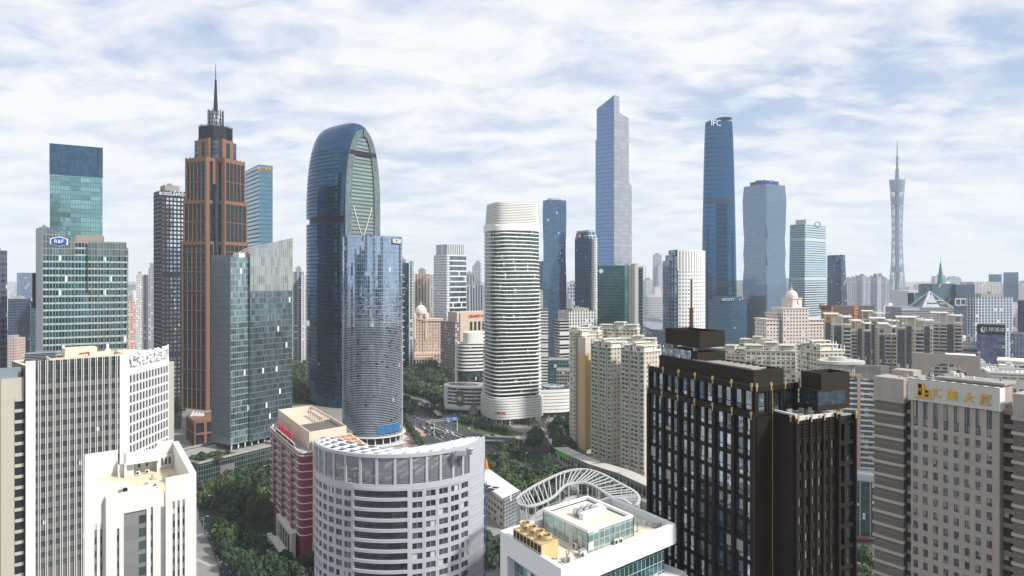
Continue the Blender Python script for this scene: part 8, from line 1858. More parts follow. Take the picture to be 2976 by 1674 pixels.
def crown(b, gb, M, L, D, zt, seed):
 rn = random.Random(seed)
 b.box(-.5, -.5, zt, L+.5, D+.5, zt+.5, 0, M)
 for x0, x1, h in ((0, L*.36, 3.2), (L*.40, L*.66, 5.4), (L*.70, L, 3.6)):
  for x in (x0+.2, (x0+x1)/2, x1-.2):
   for y in (.1, D*.5, D-.5): b.box(x-.2, y, zt+.5, x+.2, y+.4, zt+h, 0, M)
  b.box(x0-.3, -.5, zt+h, x1+.3, D*.75, zt+h+.45, 0, M)
  for k in range(3): b.box(x0-.2, -.3+k*D*.3, zt+h+.45, x1+.2, -.1+k*D*.3, zt+h+.75, 0, M)
  b.box(x0+.6, 1.5, zt+.5, x1-.6, D*.6, zt+h-.7, 0, M)
  gb.box(x0+.3, -.2, zt+.5, x0+1.8, 1.0, zt+1.3, 0, M)
def block(name, label, A, B, depth, zt, cols, seed, real=True, side='r', z0=4.0, group='cream apartment blocks of the garden estate'):
 A = Vector(A); B = Vector(B); d = (B-A).normalized(); L = (B-A).length; n = Vector((-d.y, d.x)); M = frame(A, d)
 c = A+d*L/2+n*depth/2; root = thing(name, label, 'apartment block', (c.x, c.y, 0), group)
 P = lambda x, y: (A.x+d.x*x+n.x*y, A.y+d.y*x+n.y*y)
 fl = 2.95; nr = int((zt-z0)/fl)
 b = MB(); b.prism([P(.02, .35), P(L, .35), P(L, depth), P(.02, depth)], 0, zt, 0, mt=1); b.build('wall', [cr_small, roof_tan], root)
 if real:
  w = MB(); wn = []
  segs = [(i*L/cols, (i+1)*L/cols) for i in range(cols)]
  for i, (a, e) in enumerate(segs):
   out = .9 if i % 2 else 0.0
   if out: w.box(a+.25, -out+.3, z0, e-.25, .3, zt-1, 0, M)
   wn += gridface(w, P(a+.25 if out else a, -out+.3), P(e-.25 if out else e, -out+.3), zt-nr*fl, zt, 1, nr, (0.10, 0.88) if out else (0.16, 0.84), (0.24, 0.86), .3)
   for k in range(nr):
    z = zt-(k+1)*fl
    w.box(a+.05, -out-.55 if out else -.3, z-.05, e-.05, -out-.001 if out else -.001, z+.4, 0, M)
    if (k*7+i*3+seed) % 3: w.box(e-.55, -.75-out*.3, z+.5, e+.15, -.31, z+1.1, 0, M)
  w.build('bays_and_ledges', cr_wall, root)
  windows(root, 'window', pane_unit(0.07, cr_glass, plain('frame_green', (0.10, 0.14, 0.12), 0.6), 2, 0.06), wn, 100)
 s = MB()
 for k in (0.27, 0.55, 0.83): s.prism(inset([P(.0, .33), P(L, .33), P(L, depth), P(.0, depth)], -.15), zt*k, zt*k+.4, 0)
 s.build('string_courses', cr_white, root)
 c_ = MB(); g = MB(); crown(c_, g, M, L, depth, zt, seed); c_.build('roof_pergolas', cr_white, root); g.build('roof_planting', garden, root)
 return root, M, L
# three in front, by the avenue
r1, M1, L1 = block('apartment_block', 'cream apartment block with teal windows, middle one of the front three by the avenue', (56.2, 487), (68.0, 468), 20, 82, 5, 1)
r2, M2, L2 = block('apartment_block', 'cream apartment block with teal windows, nearest one by the avenue against the dark hotel', (72.6, 455), (85.0, 439.5), 20, 82.3, 5, 2)
r0, M0, L0 = block('apartment_block', 'cream apartment block with a tall golden panel, leftmost of the front three', (43.3, 512), (51.5, 503), 16, 87.4, 2, 3, real=False)
b = MB(); b.box(L0*.02, -.2, 4, L0*.5, .3, 86, 0, M0); b.build('window_strip', cr_small, r0)
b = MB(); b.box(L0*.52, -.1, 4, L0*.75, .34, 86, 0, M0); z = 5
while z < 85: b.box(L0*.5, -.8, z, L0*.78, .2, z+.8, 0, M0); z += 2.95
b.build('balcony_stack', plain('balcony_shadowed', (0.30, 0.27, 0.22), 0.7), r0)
b = MB(); b.box(L0*.8, -1.2, 4, L0*1.35, 5, 75, 0, M0); b.build('golden_panel', cr_gold, r0)
b = MB(); b.box(L0*.78, -1.2, 75.01, L0*1.37, 5, 86.5, 0, M0); b.build('panel_top', cr_wall, r0)
def pb(px, Y): return (X_(px, Y), Y)
for i, (pa, Ya, pb_, Yb, dp, top, lab) in enumerate((
  (1655, 548, 1738, 540, 16, 952, 'cream apartment roof with white pergolas behind the golden panelled block'),
  (1742, 570, 1852, 560, 16, 944, 'tallest cream apartment roof of the estate, left of the green glass office shaft'),
  (1795, 520, 1905, 512, 14, 985, 'cream apartment roof just left of the dark hotel lift house'),
  (2060, 505, 2176, 490, 14, 1012, 'cream apartment block with white roofs just right of the dark hotel lift house'),
  (2168, 470, 2312, 462, 14, 1006, 'cream apartment block with terraces behind the dark hotel roof slats'),
  (2318, 452, 2384, 430, 18, 998, 'cream apartment block with teal windows between the dark hotel and the clock building'),
  (2150, 560, 2245, 550, 14, 986, 'cream pavilion roof behind the terraced blocks below the faceted tower'))):
 A_, B_ = pb(pa, Ya), pb(pb_, Yb); zt = Z_(top+12, Ya)
 A_, B_ = Vector(A_), Vector(B_); d = (B_-A_).normalized(); L = (B_-A_).length; n = Vector((-d.y, d.x)); M = frame(A_, d)
 root = thing('apartment_block', lab, 'apartment block', (*(A_+d*L/2+n*dp/2), 0), 'cream apartment blocks of the garden estate')
 P = lambda x, y: (A_.x+d.x*x+n.x*y, A_.y+d.y*x+n.y*y)
 b = MB(); b.prism([P(0, 0), P(L, 0), P(L, dp), P(0, dp)], 0, zt, 0, mt=1)
 for k in range(1, int(L/9)): b.prism([P(k*9-2, -1.1), P(k*9+2, -1.1), P(k*9+2, 0.02), P(k*9-2, 0.02)], 0, zt-2.4, 0)
 b.build('wall', [cr_teal, roof_tan], root)
 c_ = MB(); g = MB(); crown(c_, g, M, L, dp, zt, i)
 for k in (1, 2): c_.prism(inset([P(0, 0), P(L, 0), P(L, dp), P(0, dp)], -.3), zt-k*5.9, zt-k*5.9+.4, 0)
 c_.build('roof_pergolas', cr_white, root); g.build('roof_planting', garden, root)
# white roofed blocks on the right, behind the grey sign tower
for i, (pa, Y, pb_, top, lab) in enumerate(((2755, 360, 2832, 1036, 'cream pavilion with a flat white roof behind the concrete arch'), (2800, 330, 2900, 1072, 'white terraced roof right of the concrete arch'), (2905, 310, 2985, 1050, 'cream pavilion with moulded eaves at the right edge'), (2880, 300, 2990, 1085, 'white roof terrace with a vase finial at the right edge'))):
 A_ = Vector(pb(pa, Y)); B_ = Vector(pb(pb_, Y-6)); d = (B_-A_).normalized(); L = (B_-A_).length; M = frame(A_, d); zt = Z_(top, Y)
 root = thing('apartment_block', lab, 'apartment block', (*(A_+d*L/2), 0), 'cream roofs behind the grey sign tower')
 b = MB(); b.box(0, 0, 0, L, 12, zt, 0, M); b.build('wall', cr_teal, root)
 b = MB(); b.box(-1, -1, zt, L+1, 13, zt+.7, 0, M); b.box(-.5, -.5, zt-1.3, L+.5, 12.5, zt-.5, 0, M)
 if i % 2:
  for k in range(8): b.box(k*L/8, 0, zt+.7, k*L/8+.4, .4, zt+2.4, 0, M); b.box(k*L/8, 11, zt+.7, k*L/8+.4, 11.4, zt+2.4, 0, M)
  b.box(-.2, -.2, zt+2.4, L, .6, zt+2.8, 0, M); b.box(L*.3, 5, zt+.7, L*.7, 9, zt+3.4, 0, M)
  q = M @ Vector((L*.5, 2, 0)); b.lathe([(.4, zt+2.8), (.5, zt+3.4), (1.3, zt+4.6), (1.4, zt+4.9), (0, zt+4.9)], q.x, q.y, 12)
 b.build('roof', white_paint if i != 2 else cr_white, root)
# shops along the avenue at the foot of the estate
def shops():
 pts = [(1588, 1292), (1612, 1330), (1660, 1355), (1720, 1382), (1800, 1408), (1892, 1452)]
 g_ = [G(x, y, 0) for x, y in pts]; root = thing('shop_row', 'row of low shops with a green hoarding along the avenue below the cream blocks', 'shops', (g_[2].x, g_[2].y, 0))
 wl = plain('shop_wall', (0.30, 0.27, 0.24), 0.8, var=0.15); b = MB(); r = MB(); gls = MB()
 for a, c in zip(g_, g_[1:]):
  d = (c-a); L = d.length; M = frame(a, d); b.box(0, 0, 0, L, 9, 7, 0, M); r.box(-.3, -1.2, 7, L+.3, 9.2, 7.5, 0, M)
  gls.box(.6, -.12, .5, L-.6, -.02, 4.6, 0, M)
  k = 0
  while k*4 < L: r.box(min(k*4, L-.5), -.3, 0, min(k*4, L-.5)+.5, -.13, 6.99, 0, M); k += 1
 b.build('wall', wl, root); r.build('roof_and_pillars', plain('shop_pale', (0.50, 0.48, 0.44), 0.7, var=0.15), root); gls.build('shopfronts', fac('shop_glass', (0.12, 0.12, 0.12), (0.05, 0.07, 0.08), 2.4, 4, (0.08, 0.92), (0.08, 0.9), mg=0.5, blind=0.15, blindc=(0.5, 0.42, 0.3)), root)
 d = g_[2]-g_[1]; M = frame(g_[1], d); b = MB(); b.box(1, -.6, 3.4, d.length-1, -.35, 6.6, 0, M); b.build('green_hoarding', plain('hoarding_green', (0.22, 0.55, 0.05), 0.6, var=0.2, scale=.6), root)
shops()
# ================================================================== trees
def leaf_mat(name, c1, c2):
 m, N, b = pbsdf(name); geo = N.n('ShaderNodeNewGeometry'); oi = N.n('ShaderNodeObjectInfo')
 wn = N.n('ShaderNodeTexWhiteNoise', noise_dimensions='1D'); N.put(wn.inputs['W'], N.m('MULTIPLY', geo.outputs['Random Per Island'], 57.0))
 f = N.m('ADD', N.m('MULTIPLY', wn.outputs['Value'], 0.6), N.m('MULTIPLY', oi.outputs['Random'], 0.4)); N.put(b.inputs['Base Color'], N.mix(f, c1, c2)); b.inputs['Roughness'].default_value = 0.75
 return m
leafs = [leaf_mat('leaves_deep', (0.008, 0.024, 0.012), (0.04, 0.085, 0.03)), leaf_mat('leaves_mid', (0.014, 0.038, 0.013), (0.065, 0.125, 0.034)), leaf_mat('leaves_olive', (0.03, 0.055, 0.014), (0.11, 0.15, 0.04))]
bark = plain('bark', (0.10, 0.08, 0.06), 0.9, var=0.3, scale=2.0)
def crown_mesh(seed, mat, kind='round', q=620):
 rn = random.Random(seed); b = MB(); blobs = []
 if kind == 'round':
  for i in range(9):
   a = rn.uniform(0, 6.283); r = rn.uniform(.1, .62); z = rn.uniform(.42, .86)-r*.15; blobs.append((r*math.cos(a), r*math.sin(a), z, rn.uniform(.24, .42)))
  blobs.append((0, 0, .62, .5))
  for _ in range(q):
   x, y, z, s = rn.choice(blobs); th = rn.uniform(0, 6.283); ph = math.asin(rn.uniform(-.75, 1)); k = s*rn.uniform(.82, 1.08)
   nrm = Vector((math.cos(th)*math.cos(ph), math.sin(th)*math.cos(ph), math.sin(ph))); p = Vector((x, y, z))+Vector((nrm.x*k, nrm.y*k, nrm.z*k*.72))
   nrm = (nrm+Vector((rn.uniform(-.6, .6), rn.uniform(-.6, .6), rn.uniform(-.2, .7)))).normalized(); t = nrm.orthogonal().normalized(); t.rotate(Matrix.Rotation(rn.uniform(0, 6.28), 3, nrm)); u = nrm.cross(t); w = rn.uniform(.045, .095)
   b.face([p-t*w-u*w*.6, p+t*w*.8-u*w, p+t*w+u*w*.7, p-t*w*.7+u*w])
 else:                                                   # palm: drooping fronds
  for i in range(13):
   a = i*6.283/13+rn.uniform(-.2, .2); el = rn.uniform(.1, .9); pr = Vector((0, 0, .86)); d = Vector((math.cos(a), math.sin(a), 0)); sd = Vector((-d.y, d.x, 0))*.05
   for k in range(5):
    nx = pr+d*.17*(1-.05*k)+Vector((0, 0, .13*el-.07*k)); b.face([pr-sd, pr+sd, nx+sd*.8, nx-sd*.8]); pr = nx
 o = b.build('crown', mat); me = o.data; bpy.data.objects.remove(o); return me
def trunk_mesh(seed, palm=False):
 rn = random.Random(seed); b = MB()
 if palm: b.bar((0, 0, 0), (0, 0, .86), (.035, .022), 0, 6)
 else:
  b.bar((0, 0, 0), (.02, .01, .36), (.05, .034), 0, 6)
  for i in range(4): a = i*1.57+rn.uniform(-.4, .4); b.bar((.02, .01, .34), (.4*math.cos(a), .4*math.sin(a), rn.uniform(.55, .75)), (.026, .01), 0, 5)
  b.bar((.02, .01, .34), (0, 0, .85), (.026, .008), 0, 5)
 o = b.build('trunk', bark); me = o.data; bpy.data.objects.remove(o); return me
CR = [[crown_mesh(s*10+k, leafs[k]) for s in range(3)] for k in range(3)]; TR = [trunk_mesh(s) for s in range(3)]
PALMC = crown_mesh(99, leafs[1], 'palm'); PALMT = trunk_mesh(5, True)
rt = random.Random(77); n_tree = 0
def tree(x, y, h, w, k, label, group, z=0.0, palm=False):
 global n_tree
 t = bpy.data.objects.new('palm_tree' if palm else 'tree', None); C.objects.link(t); t.location = (x, y, z); t.rotation_euler = (0, 0, rt.uniform(0, 6.28)); tag(t, label, 'palm tree' if palm else 'tree', group); s = rt.randrange(3)
 for nm, me in (('crown', PALMC if palm else CR[k][s]), ('trunk', PALMT if palm else TR[s])):
  o = bpy.data.objects.new(nm, me); C.objects.link(o); o.parent = t; o.scale = (w, w, h)
 n_tree += 1
def inpoly(p, poly):
 c = False; j = len(poly)-1
 for i in range(len(poly)):
  xi, yi = poly[i][0], poly[i][1]; xj, yj = poly[j][0], poly[j][1]
  if (yi > p[1]) != (yj > p[1]) and p[0] < (xj-xi)*(p[1]-yi)/(yj-yi)+xi: c = not c
  j = i
 return c
def grove(pix, step, hr, wr, ks, label, group, jit=.35, z=0.0):
 poly = [Gd(x, y, z) for x, y in pix]; x0, x1 = min(p.x for p in poly), max(p.x for p in poly); y0, y1 = min(p.y for p in poly), max(p.y for p in poly); y = y0
 while y < y1:
  x = x0+rt.uniform(0, step)
  while x < x1:
   q = (x+rt.uniform(-jit, jit)*step, y+rt.uniform(-jit, jit)*step)
   if inpoly(q, poly): tree(q[0], q[1], rt.uniform(*hr), rt.uniform(*wr), rt.choice(ks), label, group, z)
   x += step
  y += step*.9
grove([(500, 1262), (600, 1205), (693, 1197), (697, 1330), (640, 1335), (575, 1300), (520, 1290)], 9.5, (10, 14), (6.2, 8.2), [0, 0, 1, 2], 'dark green street tree in the grove below the long glass podium', 'trees below the long glass podium')
grove([(530, 1330), (575, 1325), (610, 1372), (700, 1425), (712, 1500), (640, 1500), (560, 1440)], 8.5, (9, 13), (5.8, 8), [0, 1, 0], 'dark green tree around the small car park left of the red building', 'trees around the small car park')
grove([(696, 1430), (800, 1428), (810, 1500), (696, 1500)], 8.5, (8, 11), (5, 7), [0, 1], 'tree at the foot of the red building', 'trees at the foot of the red building')
grove([(1012, 932), (1108, 928), (1112, 1008), (1060, 1006), (1012, 998)], 17, (12, 19), (10, 15), [0, 0, 1, 2], 'park tree in front of the cream domed buildings', 'park trees in front of the domed buildings')
grove([(736, 935), (775, 932), (777, 1012), (736, 1016)], 15, (12, 18), (9, 13), [0, 1, 2], 'park tree between the podium office and the bullet tower', 'park trees beside the bullet tower')
grove([(437, 992), (462, 990), (458, 1052), (438, 1050)], 14, (11, 15), (8, 12), [0, 1], 'tree in the gap left of the brown spire tower', 'trees left of the brown spire tower')
grove([(1206, 1190), (1260, 1172), (1345, 1208), (1440, 1262), (1580, 1335), (1560, 1360), (1400, 1302), (1215, 1250)], 11, (8, 12), (6.5, 9), [1, 1, 2, 0], 'green tree on the near side of the avenue behind the ring pergola', 'trees on the near side of the avenue')
grove([(1340, 1160), (1395, 1178), (1480, 1215), (1630, 1290), (1640, 1318), (1560, 1290), (1440, 1232), (1340, 1190)], 11, (7, 11), (6, 8.5), [1, 0, 2], 'green tree on the far side of the avenue below the cream blocks', 'trees on the far side of the avenue')
grove([(1390, 1080), (1440, 1065), (1436, 1130), (1470, 1155), (1400, 1150), (1385, 1110)], 11, (10, 14), (7, 10), [0, 1], 'dark tree between the annexe and the golden panelled block', 'trees left of the golden panelled block')
grove([(1215, 1372), (1262, 1362), (1262, 1449), (1217, 1449)], 9, (6, 9), (4.5, 6), [0, 1], 'tree between the crescent building and the white framed building', 'trees beside the crescent building')
grove([(2140, 1420), (2205, 1410), (2205, 1500), (2140, 1500)], 8, (7, 10), (5, 7), [0, 1], 'tree at the foot of the glazed podium on the right', 'trees at the foot of the right glazed podium')
grove([(1015, 1018), (1052, 1030), (1040, 1045), (1012, 1040)], 11, (8, 11), (6, 8), [0, 1], 'dark round tree beside the footbridge at the left of the junction', 'trees beside the footbridge')
grove([(1070, 1018), (1112, 1022), (1128, 1045), (1085, 1048)], 11, (8, 12), (5, 7), [0, 1], 'tree between the footbridge and the sickle shaped podium', 'trees between footbridge and podium')
for (px, py, lab, h, w, k) in ((1278, 1150, 'solitary dark tree in the middle of the junction', 13, 9, 0), (1300, 1158, 'dark tree right behind the junction loop', 12, 9, 0), (1344, 1140, 'big dark tree at the corner of the junction opposite the cream blocks', 16, 11, 0), (1352, 1120, 'dark tree behind the big corner tree of the junction', 14, 9, 0), (1262, 1180, 'tree beside the zebra crossing right of the crescent building', 11, 9, 1)):
 p = Gd(px, py); tree(p.x, p.y, h, w, k, lab, None)
for i in range(15):
 p = Gd(1148+i*9.5, 1058+i*2.6); tree(p.x+rt.uniform(-2, 2), p.y+rt.uniform(-3, 3), rt.uniform(6, 9), rt.uniform(4.5, 6.5), rt.choice([0, 1]), 'clipped tree in the row before the white banded tower', 'row of trees before the banded tower')
for i in range(9):
 p = Gd(1020+i*4.5, 1072+i*6.6); tree(p.x, p.y, rt.uniform(6, 9), rt.uniform(4.5, 6), rt.choice([0, 1]), 'tree in the row beside the pink paving right of the round tower', 'row of trees beside the pink paving')
for i in range(7):
 p = Gd(1322+i*9, 1084-i*2.2); tree(p.x, p.y, rt.uniform(8, 10), rt.uniform(4, 5), 0, 'palm in the row before the round-roofed annexe', 'palms before the annexe', palm=True)
for i in range(10):
 p = Gd(566+rt.uniform(-70, 40), 1130+rt.uniform(-8, 14), 19.4) if False else Vector((X_(600, 418)+rt.uniform(-9, 9), 418+rt.uniform(-4, 12), 19.5)); tree(p.x, p.y, rt.uniform(2.2, 4), rt.uniform(2, 3.4), rt.choice([0, 1, 2]), 'shrub in the roof garden of the long glass podium', 'roof garden shrubs', z=19.5)
# the wooded mass beyond the dark blocks
def mass(name, pix, n, hr, lab):
 poly = [Gd(x, y) for x, y in pix]; x0, x1 = min(p.x for p in poly), max(p.x for p in poly); y0, y1 = min(p.y for p in poly), max(p.y for p in poly); b = MB(); k = 0
 while k < n:
  q = (rt.uniform(x0, x1), rt.uniform(y0, y1))
  if not inpoly(q, poly): continue
  h = rt.uniform(*hr); k += 1
  for _ in range(26):
   d = Vector((rt.gauss(0, 1), rt.gauss(0, 1), abs(rt.gauss(0, .8)))).normalized(); p = Vector((q[0], q[1], h*.35))+d*h*.6*rt.uniform(.7, 1.05); t = d.orthogonal().normalized(); u = d.cross(t); w = h*.16; b.face([p-t*w-u*w, p+t*w-u*w, p+t*w+u*w, p-t*w+u*w])
 return tag(b.build(name, leafs[0]), kind='stuff')
mass('woodland', [(20, 836), (98, 838), (98, 872), (20, 872)], 90, (9, 14), '')
mass('distant_trees', [(322, 828), (388, 828), (388, 846), (322, 846)], 60, (9, 14), '')
mass('street_greenery', [(1360, 860), (1405, 858), (1410, 905), (1360, 905)], 90, (9, 13), '')
mass('hedges', [(1225, 1108), (1262, 1118), (1268, 1146), (1215, 1150), (1215, 1140), (1258, 1138), (1250, 1122), (1222, 1114)], 160, (1.6, 2.6), '')
mass('riverside_trees', [(2130, 752), (2240, 750), (2240, 768), (2130, 768)], 120, (16, 24), '')
print('trees', n_tree)
# ================================================================== street: vehicles, bridge, signs, lamps
glassd = plain('car_glass', (0.02, 0.025, 0.03), 0.1, 0.3); tyre = plain('tyre', (0.02, 0.02, 0.02), 0.8)
PAINT = {n: plain('car_'+n, c, 0.3, 0.15, var=0.02) for n, c in (('white', (0.78, 0.78, 0.78)), ('black', (0.02, 0.02, 0.025)), ('silver', (0.40, 0.42, 0.44)), ('red', (0.35, 0.03, 0.02)), ('blue', (0.05, 0.12, 0.30)), ('grey', (0.14, 0.15, 0.16)), ('teal', (0.08, 0.36, 0.33)))}
def make_car(colour):
 L, W = 4.5, 1.8; root = thing('parked_car', None, 'car')
 b = MB(); pr = [(-2.25, .35), (2.25, .35), (2.25, .75), (1.9, .88), (1.0, .95), (-1.5, .98), (-2.2, .92)]
 def ext(b, pr, w0, w1=None):
  n = len(pr); w1 = w1 or [w0]*n; l = [(x, -w0 if isinstance(w0, (int, float)) else w0, z) for x, z in pr]
  lft = [(x, -w1[i], z) for i, (x, z) in enumerate(pr)]; rgt = [(x, w1[i], z) for i, (x, z) in enumerate(pr)]
  b.face(lft); b.face(rgt[::-1])
  for i in range(n): j = (i+1) % n; b.face([lft[j], lft[i], rgt[i], rgt[j]])
 ext(b, pr, .9); o = b.build('body', PAINT[colour]); o.parent = root
 b = MB(); cb = [(-1.75, .97), (.95, .95), (.35, 1.42), (-1.1, 1.45)]; ext(b, cb, .8, [.84, .84, .66, .66]); o = b.build('cabin_glass', glassd); o.parent = root
 b = MB(); rf = [(-1.15, 1.44), (.4, 1.41), (.2, 1.48), (-1.0, 1.5)]; ext(b, rf, .66); o = b.build('roof', PAINT[colour]); o.parent = root
 for x in (-1.4, 1.4):
  for y in (-.86, .86):
   b = MB(); b.bar((0, -.11, 0), (0, .11, 0), .33, 0, 12); o = b.build('wheel', tyre); o.parent = root; o.location = (x, y, .33)
 for y in (-.6, .6): b = MB(); b.box(2.24, y-.2, .6, 2.28, y+.2, .75); o = b.build('headlight', white_paint); o.parent = root
 return root
def make_bus(colour='white', L=11.0, H=3.1, nm='coach'):
 root = thing(nm, None, 'bus'); W = 1.25
 b = MB(); b.box(-L/2, -W, .45, L/2, W, H); o = b.build('body', PAINT[colour]); o.parent = root
 bv = o.modifiers.new('bevel', 'BEVEL'); bv.width = .12; bv.segments = 2
 b = MB(); b.box(-L/2+.6, -W-.02, 1.5, L/2-.4, W+.02, 2.5); b.box(L/2-.1, -W+.15, 1.1, L/2+.03, W-.15, 2.6); o = b.build('windows', glassd); o.parent = root
 b = MB(); b.box(-L/4, -.8, H, L/4, .8, H+.25); o = b.build('roof_unit', steel); o.parent = root
 for x in (-L/2+2, L/2-2.4):
  for y in (-W+.1, W-.1): b = MB(); b.bar((0, -.14, 0), (0, .14, 0), .48, 0, 12); o = b.build('wheel', tyre); o.parent = root; o.location = (x, y, .48)
 return root
protos = {}
def put(kind, colour, px, py, aim, label, group, z=0.03):
 key = (kind, colour)
 if key not in protos: protos[key] = o = (make_car(colour) if kind == 'car' else make_bus(colour) if kind == 'coach' else make_bus(colour, 5.2, 2.2, 'van'));
 else: o = copy_tree(protos[key])
 p = Gd(px, py); q = Gd(*aim); o.location = (p.x, p.y, z); o.rotation_euler = (0, 0, math.atan2(q.y-p.y, q.x-p.x)); tag(o, label, {'car': 'car', 'coach': 'bus', 'van': 'van'}[kind], group)
 return o
lane = lambda x, y: (x+60, y+28)
Q = 'cars queuing on the avenue beside the chevrons'
for i, (px, py, c, lab) in enumerate(((1066, 1078, 'white', 'white car at the head of the left queue near the gantry'), (1077, 1085, 'teal', 'teal taxi in the queue near the gantry'), (1084, 1078, 'white', 'white car in the queue right of the teal taxi'), (1072, 1090, 'black', 'black car behind the teal taxi'),
  (1093, 1084, 'black', 'black car in the middle of the queue, second lane'), (1100, 1090, 'grey', 'dark grey car ahead of the black car in the queue, second lane'), (1104, 1096, 'black', 'black car at the front of the second lane queue'), (1118, 1092, 'silver', 'silver car in the queue nearest the chevrons'), (1090, 1096, 'black', 'black car at the front of the left lane queue'), (1110, 1101, 'silver', 'silver car waiting at the stop line'), (1060, 1069, 'grey', 'grey car at the tail of the queue under the gantry'), (1076, 1068, 'black', 'black car at the tail of the second lane'))): put('car', c, px, py, lane(px, py), lab, Q)
for (px, py, c, aim, lab) in ((1178, 1079, 'white', (1120, 1062), 'white car driving away past the chevrons'), (1162, 1064, 'black', (1110, 1040), 'black car on the avenue right of the blue gantry signs'), (1015, 1033, 'blue', (980, 1010), 'dark blue car at the left end of the avenue'), (1020, 1048, 'black', (1060, 1066), 'black car entering from the left under the footbridge'), (1062, 1026, 'black', (1090, 1020), 'black car on the ramp beside the footbridge'), (1046, 1021, 'white', (1075, 1012), 'white car on the ramp beside the footbridge'),
  (1302, 1102, 'white', (1330, 1098), 'white car turning at the junction, first of four'), (1321, 1098, 'white', (1350, 1092), 'white car turning at the junction, second of four'), (1340, 1094, 'white', (1370, 1088), 'white car turning at the junction, third of four'), (1367, 1088, 'white', (1400, 1080), 'white car turning at the junction, last of four'), (1360, 1103, 'white', (1330, 1110), 'white car in the oncoming lane by the corner tree'), (1300, 1109, 'black', (1330, 1104), 'black car beside the turning white cars'),
  (1388, 1120, 'white', (1388, 1150), 'white car parked on the paving left of the shops'), (1384, 1126, 'white', (1380, 1150), 'white car parked nearest the shops'), (1398, 1068, 'silver', (1430, 1064), 'silver car on the forecourt of the annexe'), (1240, 1413, 'white', (1250, 1380), 'white car beside the crescent building'), (1222, 1409, 'silver', (1232, 1380), 'silver car beside the crescent building'), (1256, 1404, 'red', (1262, 1380), 'red car beside the white framed building')):
 put('car', c, px, py, aim, lab, 'cars around the junction')
lanes = [((1012, 1040), (1150, 1096)), ((1012, 1020), (1170, 1078)), ((1070, 1030), (1250, 1100)), ((1225, 1120), (1330, 1150)), ((1420, 1218), (1620, 1318)), ((1300, 1112), (1420, 1092)), ((505, 1300), (560, 1430))]
rv = random.Random(9); wh_ = ['on the avenue left of the gantry', 'on the far lanes of the avenue', 'beside the flagpoles', 'crossing the junction', 'on the tree lined part of the avenue', 'in the cross street by the corner tree', 'on the side street below the glass podium']
for i, (a, c) in enumerate(lanes):
 for j in range(6 if i < 3 else 4):
  t = (j+rv.uniform(.1, .9))/(6 if i < 3 else 4); px, py = a[0]+(c[0]-a[0])*t, a[1]+(c[1]-a[1])*t; col = rv.choice(['white', 'black', 'silver', 'grey', 'white', 'red', 'teal'])
  put('car', col, px, py, c, ('first', 'second', 'third', 'fourth', 'fifth', 'sixth')[j]+' car from the left, '+col+', '+wh_[i], 'cars driving')
for i, (px, py) in enumerate(((657, 1365), (664, 1371), (671, 1377), (678, 1382))): put('coach', 'white', px, py, (px+40, py-13), ('farthest', 'second', 'third', 'nearest')[i]+' white coach in the row of four left of the red building', 'coaches in the small car park')
for i, (px, py, c) in enumerate(((652, 1384, 'white'), (660, 1391, 'silver'), (668, 1398, 'black'), (676, 1404, 'white'), (684, 1410, 'silver'), (636, 1370, 'black'))): put('car', c, px+6, py, (px+40, py-8), ('first', 'second', 'third', 'fourth', 'fifth', 'lone')[i]+' '+c+' car counted from the coaches in the small car park', 'cars in the small car park')
put('van', 'white', 545, 1282, (520, 1287), 'white van on the side street beside the white court building', None)
# overhead gantry with blue direction signs
def gantry():
 a, c = Gd(1086, 1092), Gd(1146, 1070); root = thing('sign_gantry', 'long white truss gantry carrying blue direction signs over the avenue', 'road sign', (a.x, a.y, 0)); H = 9.0
 a2 = Gd(1092, 1098); top = Vector((a2.x, a2.y, H)); p1 = Vector((X_(1072*K, a2.y+8), a2.y+8, H+1)); p2 = Vector((X_(1150*K, a2.y+20), a2.y+20, H+1))
 b = MB(); b.bar((a2.x, a2.y, 0), (a2.x, a2.y, H+2), (.35, .28), 0, 8)
 for dz in (0, 1.5): b.bar(p1+Vector((0, 0, dz)), p2+Vector((0, 0, dz)), .14)
 for i in range(16): t = i/16; b.bar(p1.lerp(p2, t), p1.lerp(p2, t+1/16)+Vector((0, 0, 1.5 if i % 2 == 0 else 0)), .09)
 b.bar((p2.x, p2.y, 0), (p2.x, p2.y, H+2), (.35, .28), 0, 8); b.build('truss', white_paint, root)
 d = (p2-p1).normalized(); M = Matrix.Translation((p1.x, p1.y, 0)) @ Matrix.Rotation(math.atan2(d.y, d.x), 4, 'Z'); L = (p2-p1).length; bl = plain('road_sign_blue', (0.02, 0.10, 0.42), 0.4, var=0.05)
 for x0, x1 in ((L*.62, L*.78), (L*.81, L*.99)):
  b = MB(); b.box(x0, -.35, H+.2, x1, -.2, H+3.6, 0, M); s = b.build('sign_panel', bl, root)
  b = MB()
  for k in range(3): b.box(x0+.5, -.40, H+.8+k*.9, x1-.6, -.36, H+1.05+k*.9, 0, M)
  o = b.build('arrows', white_paint, None); o.parent = s; o.location = -Vector(root.location)-Vector(s.location)
gantry()
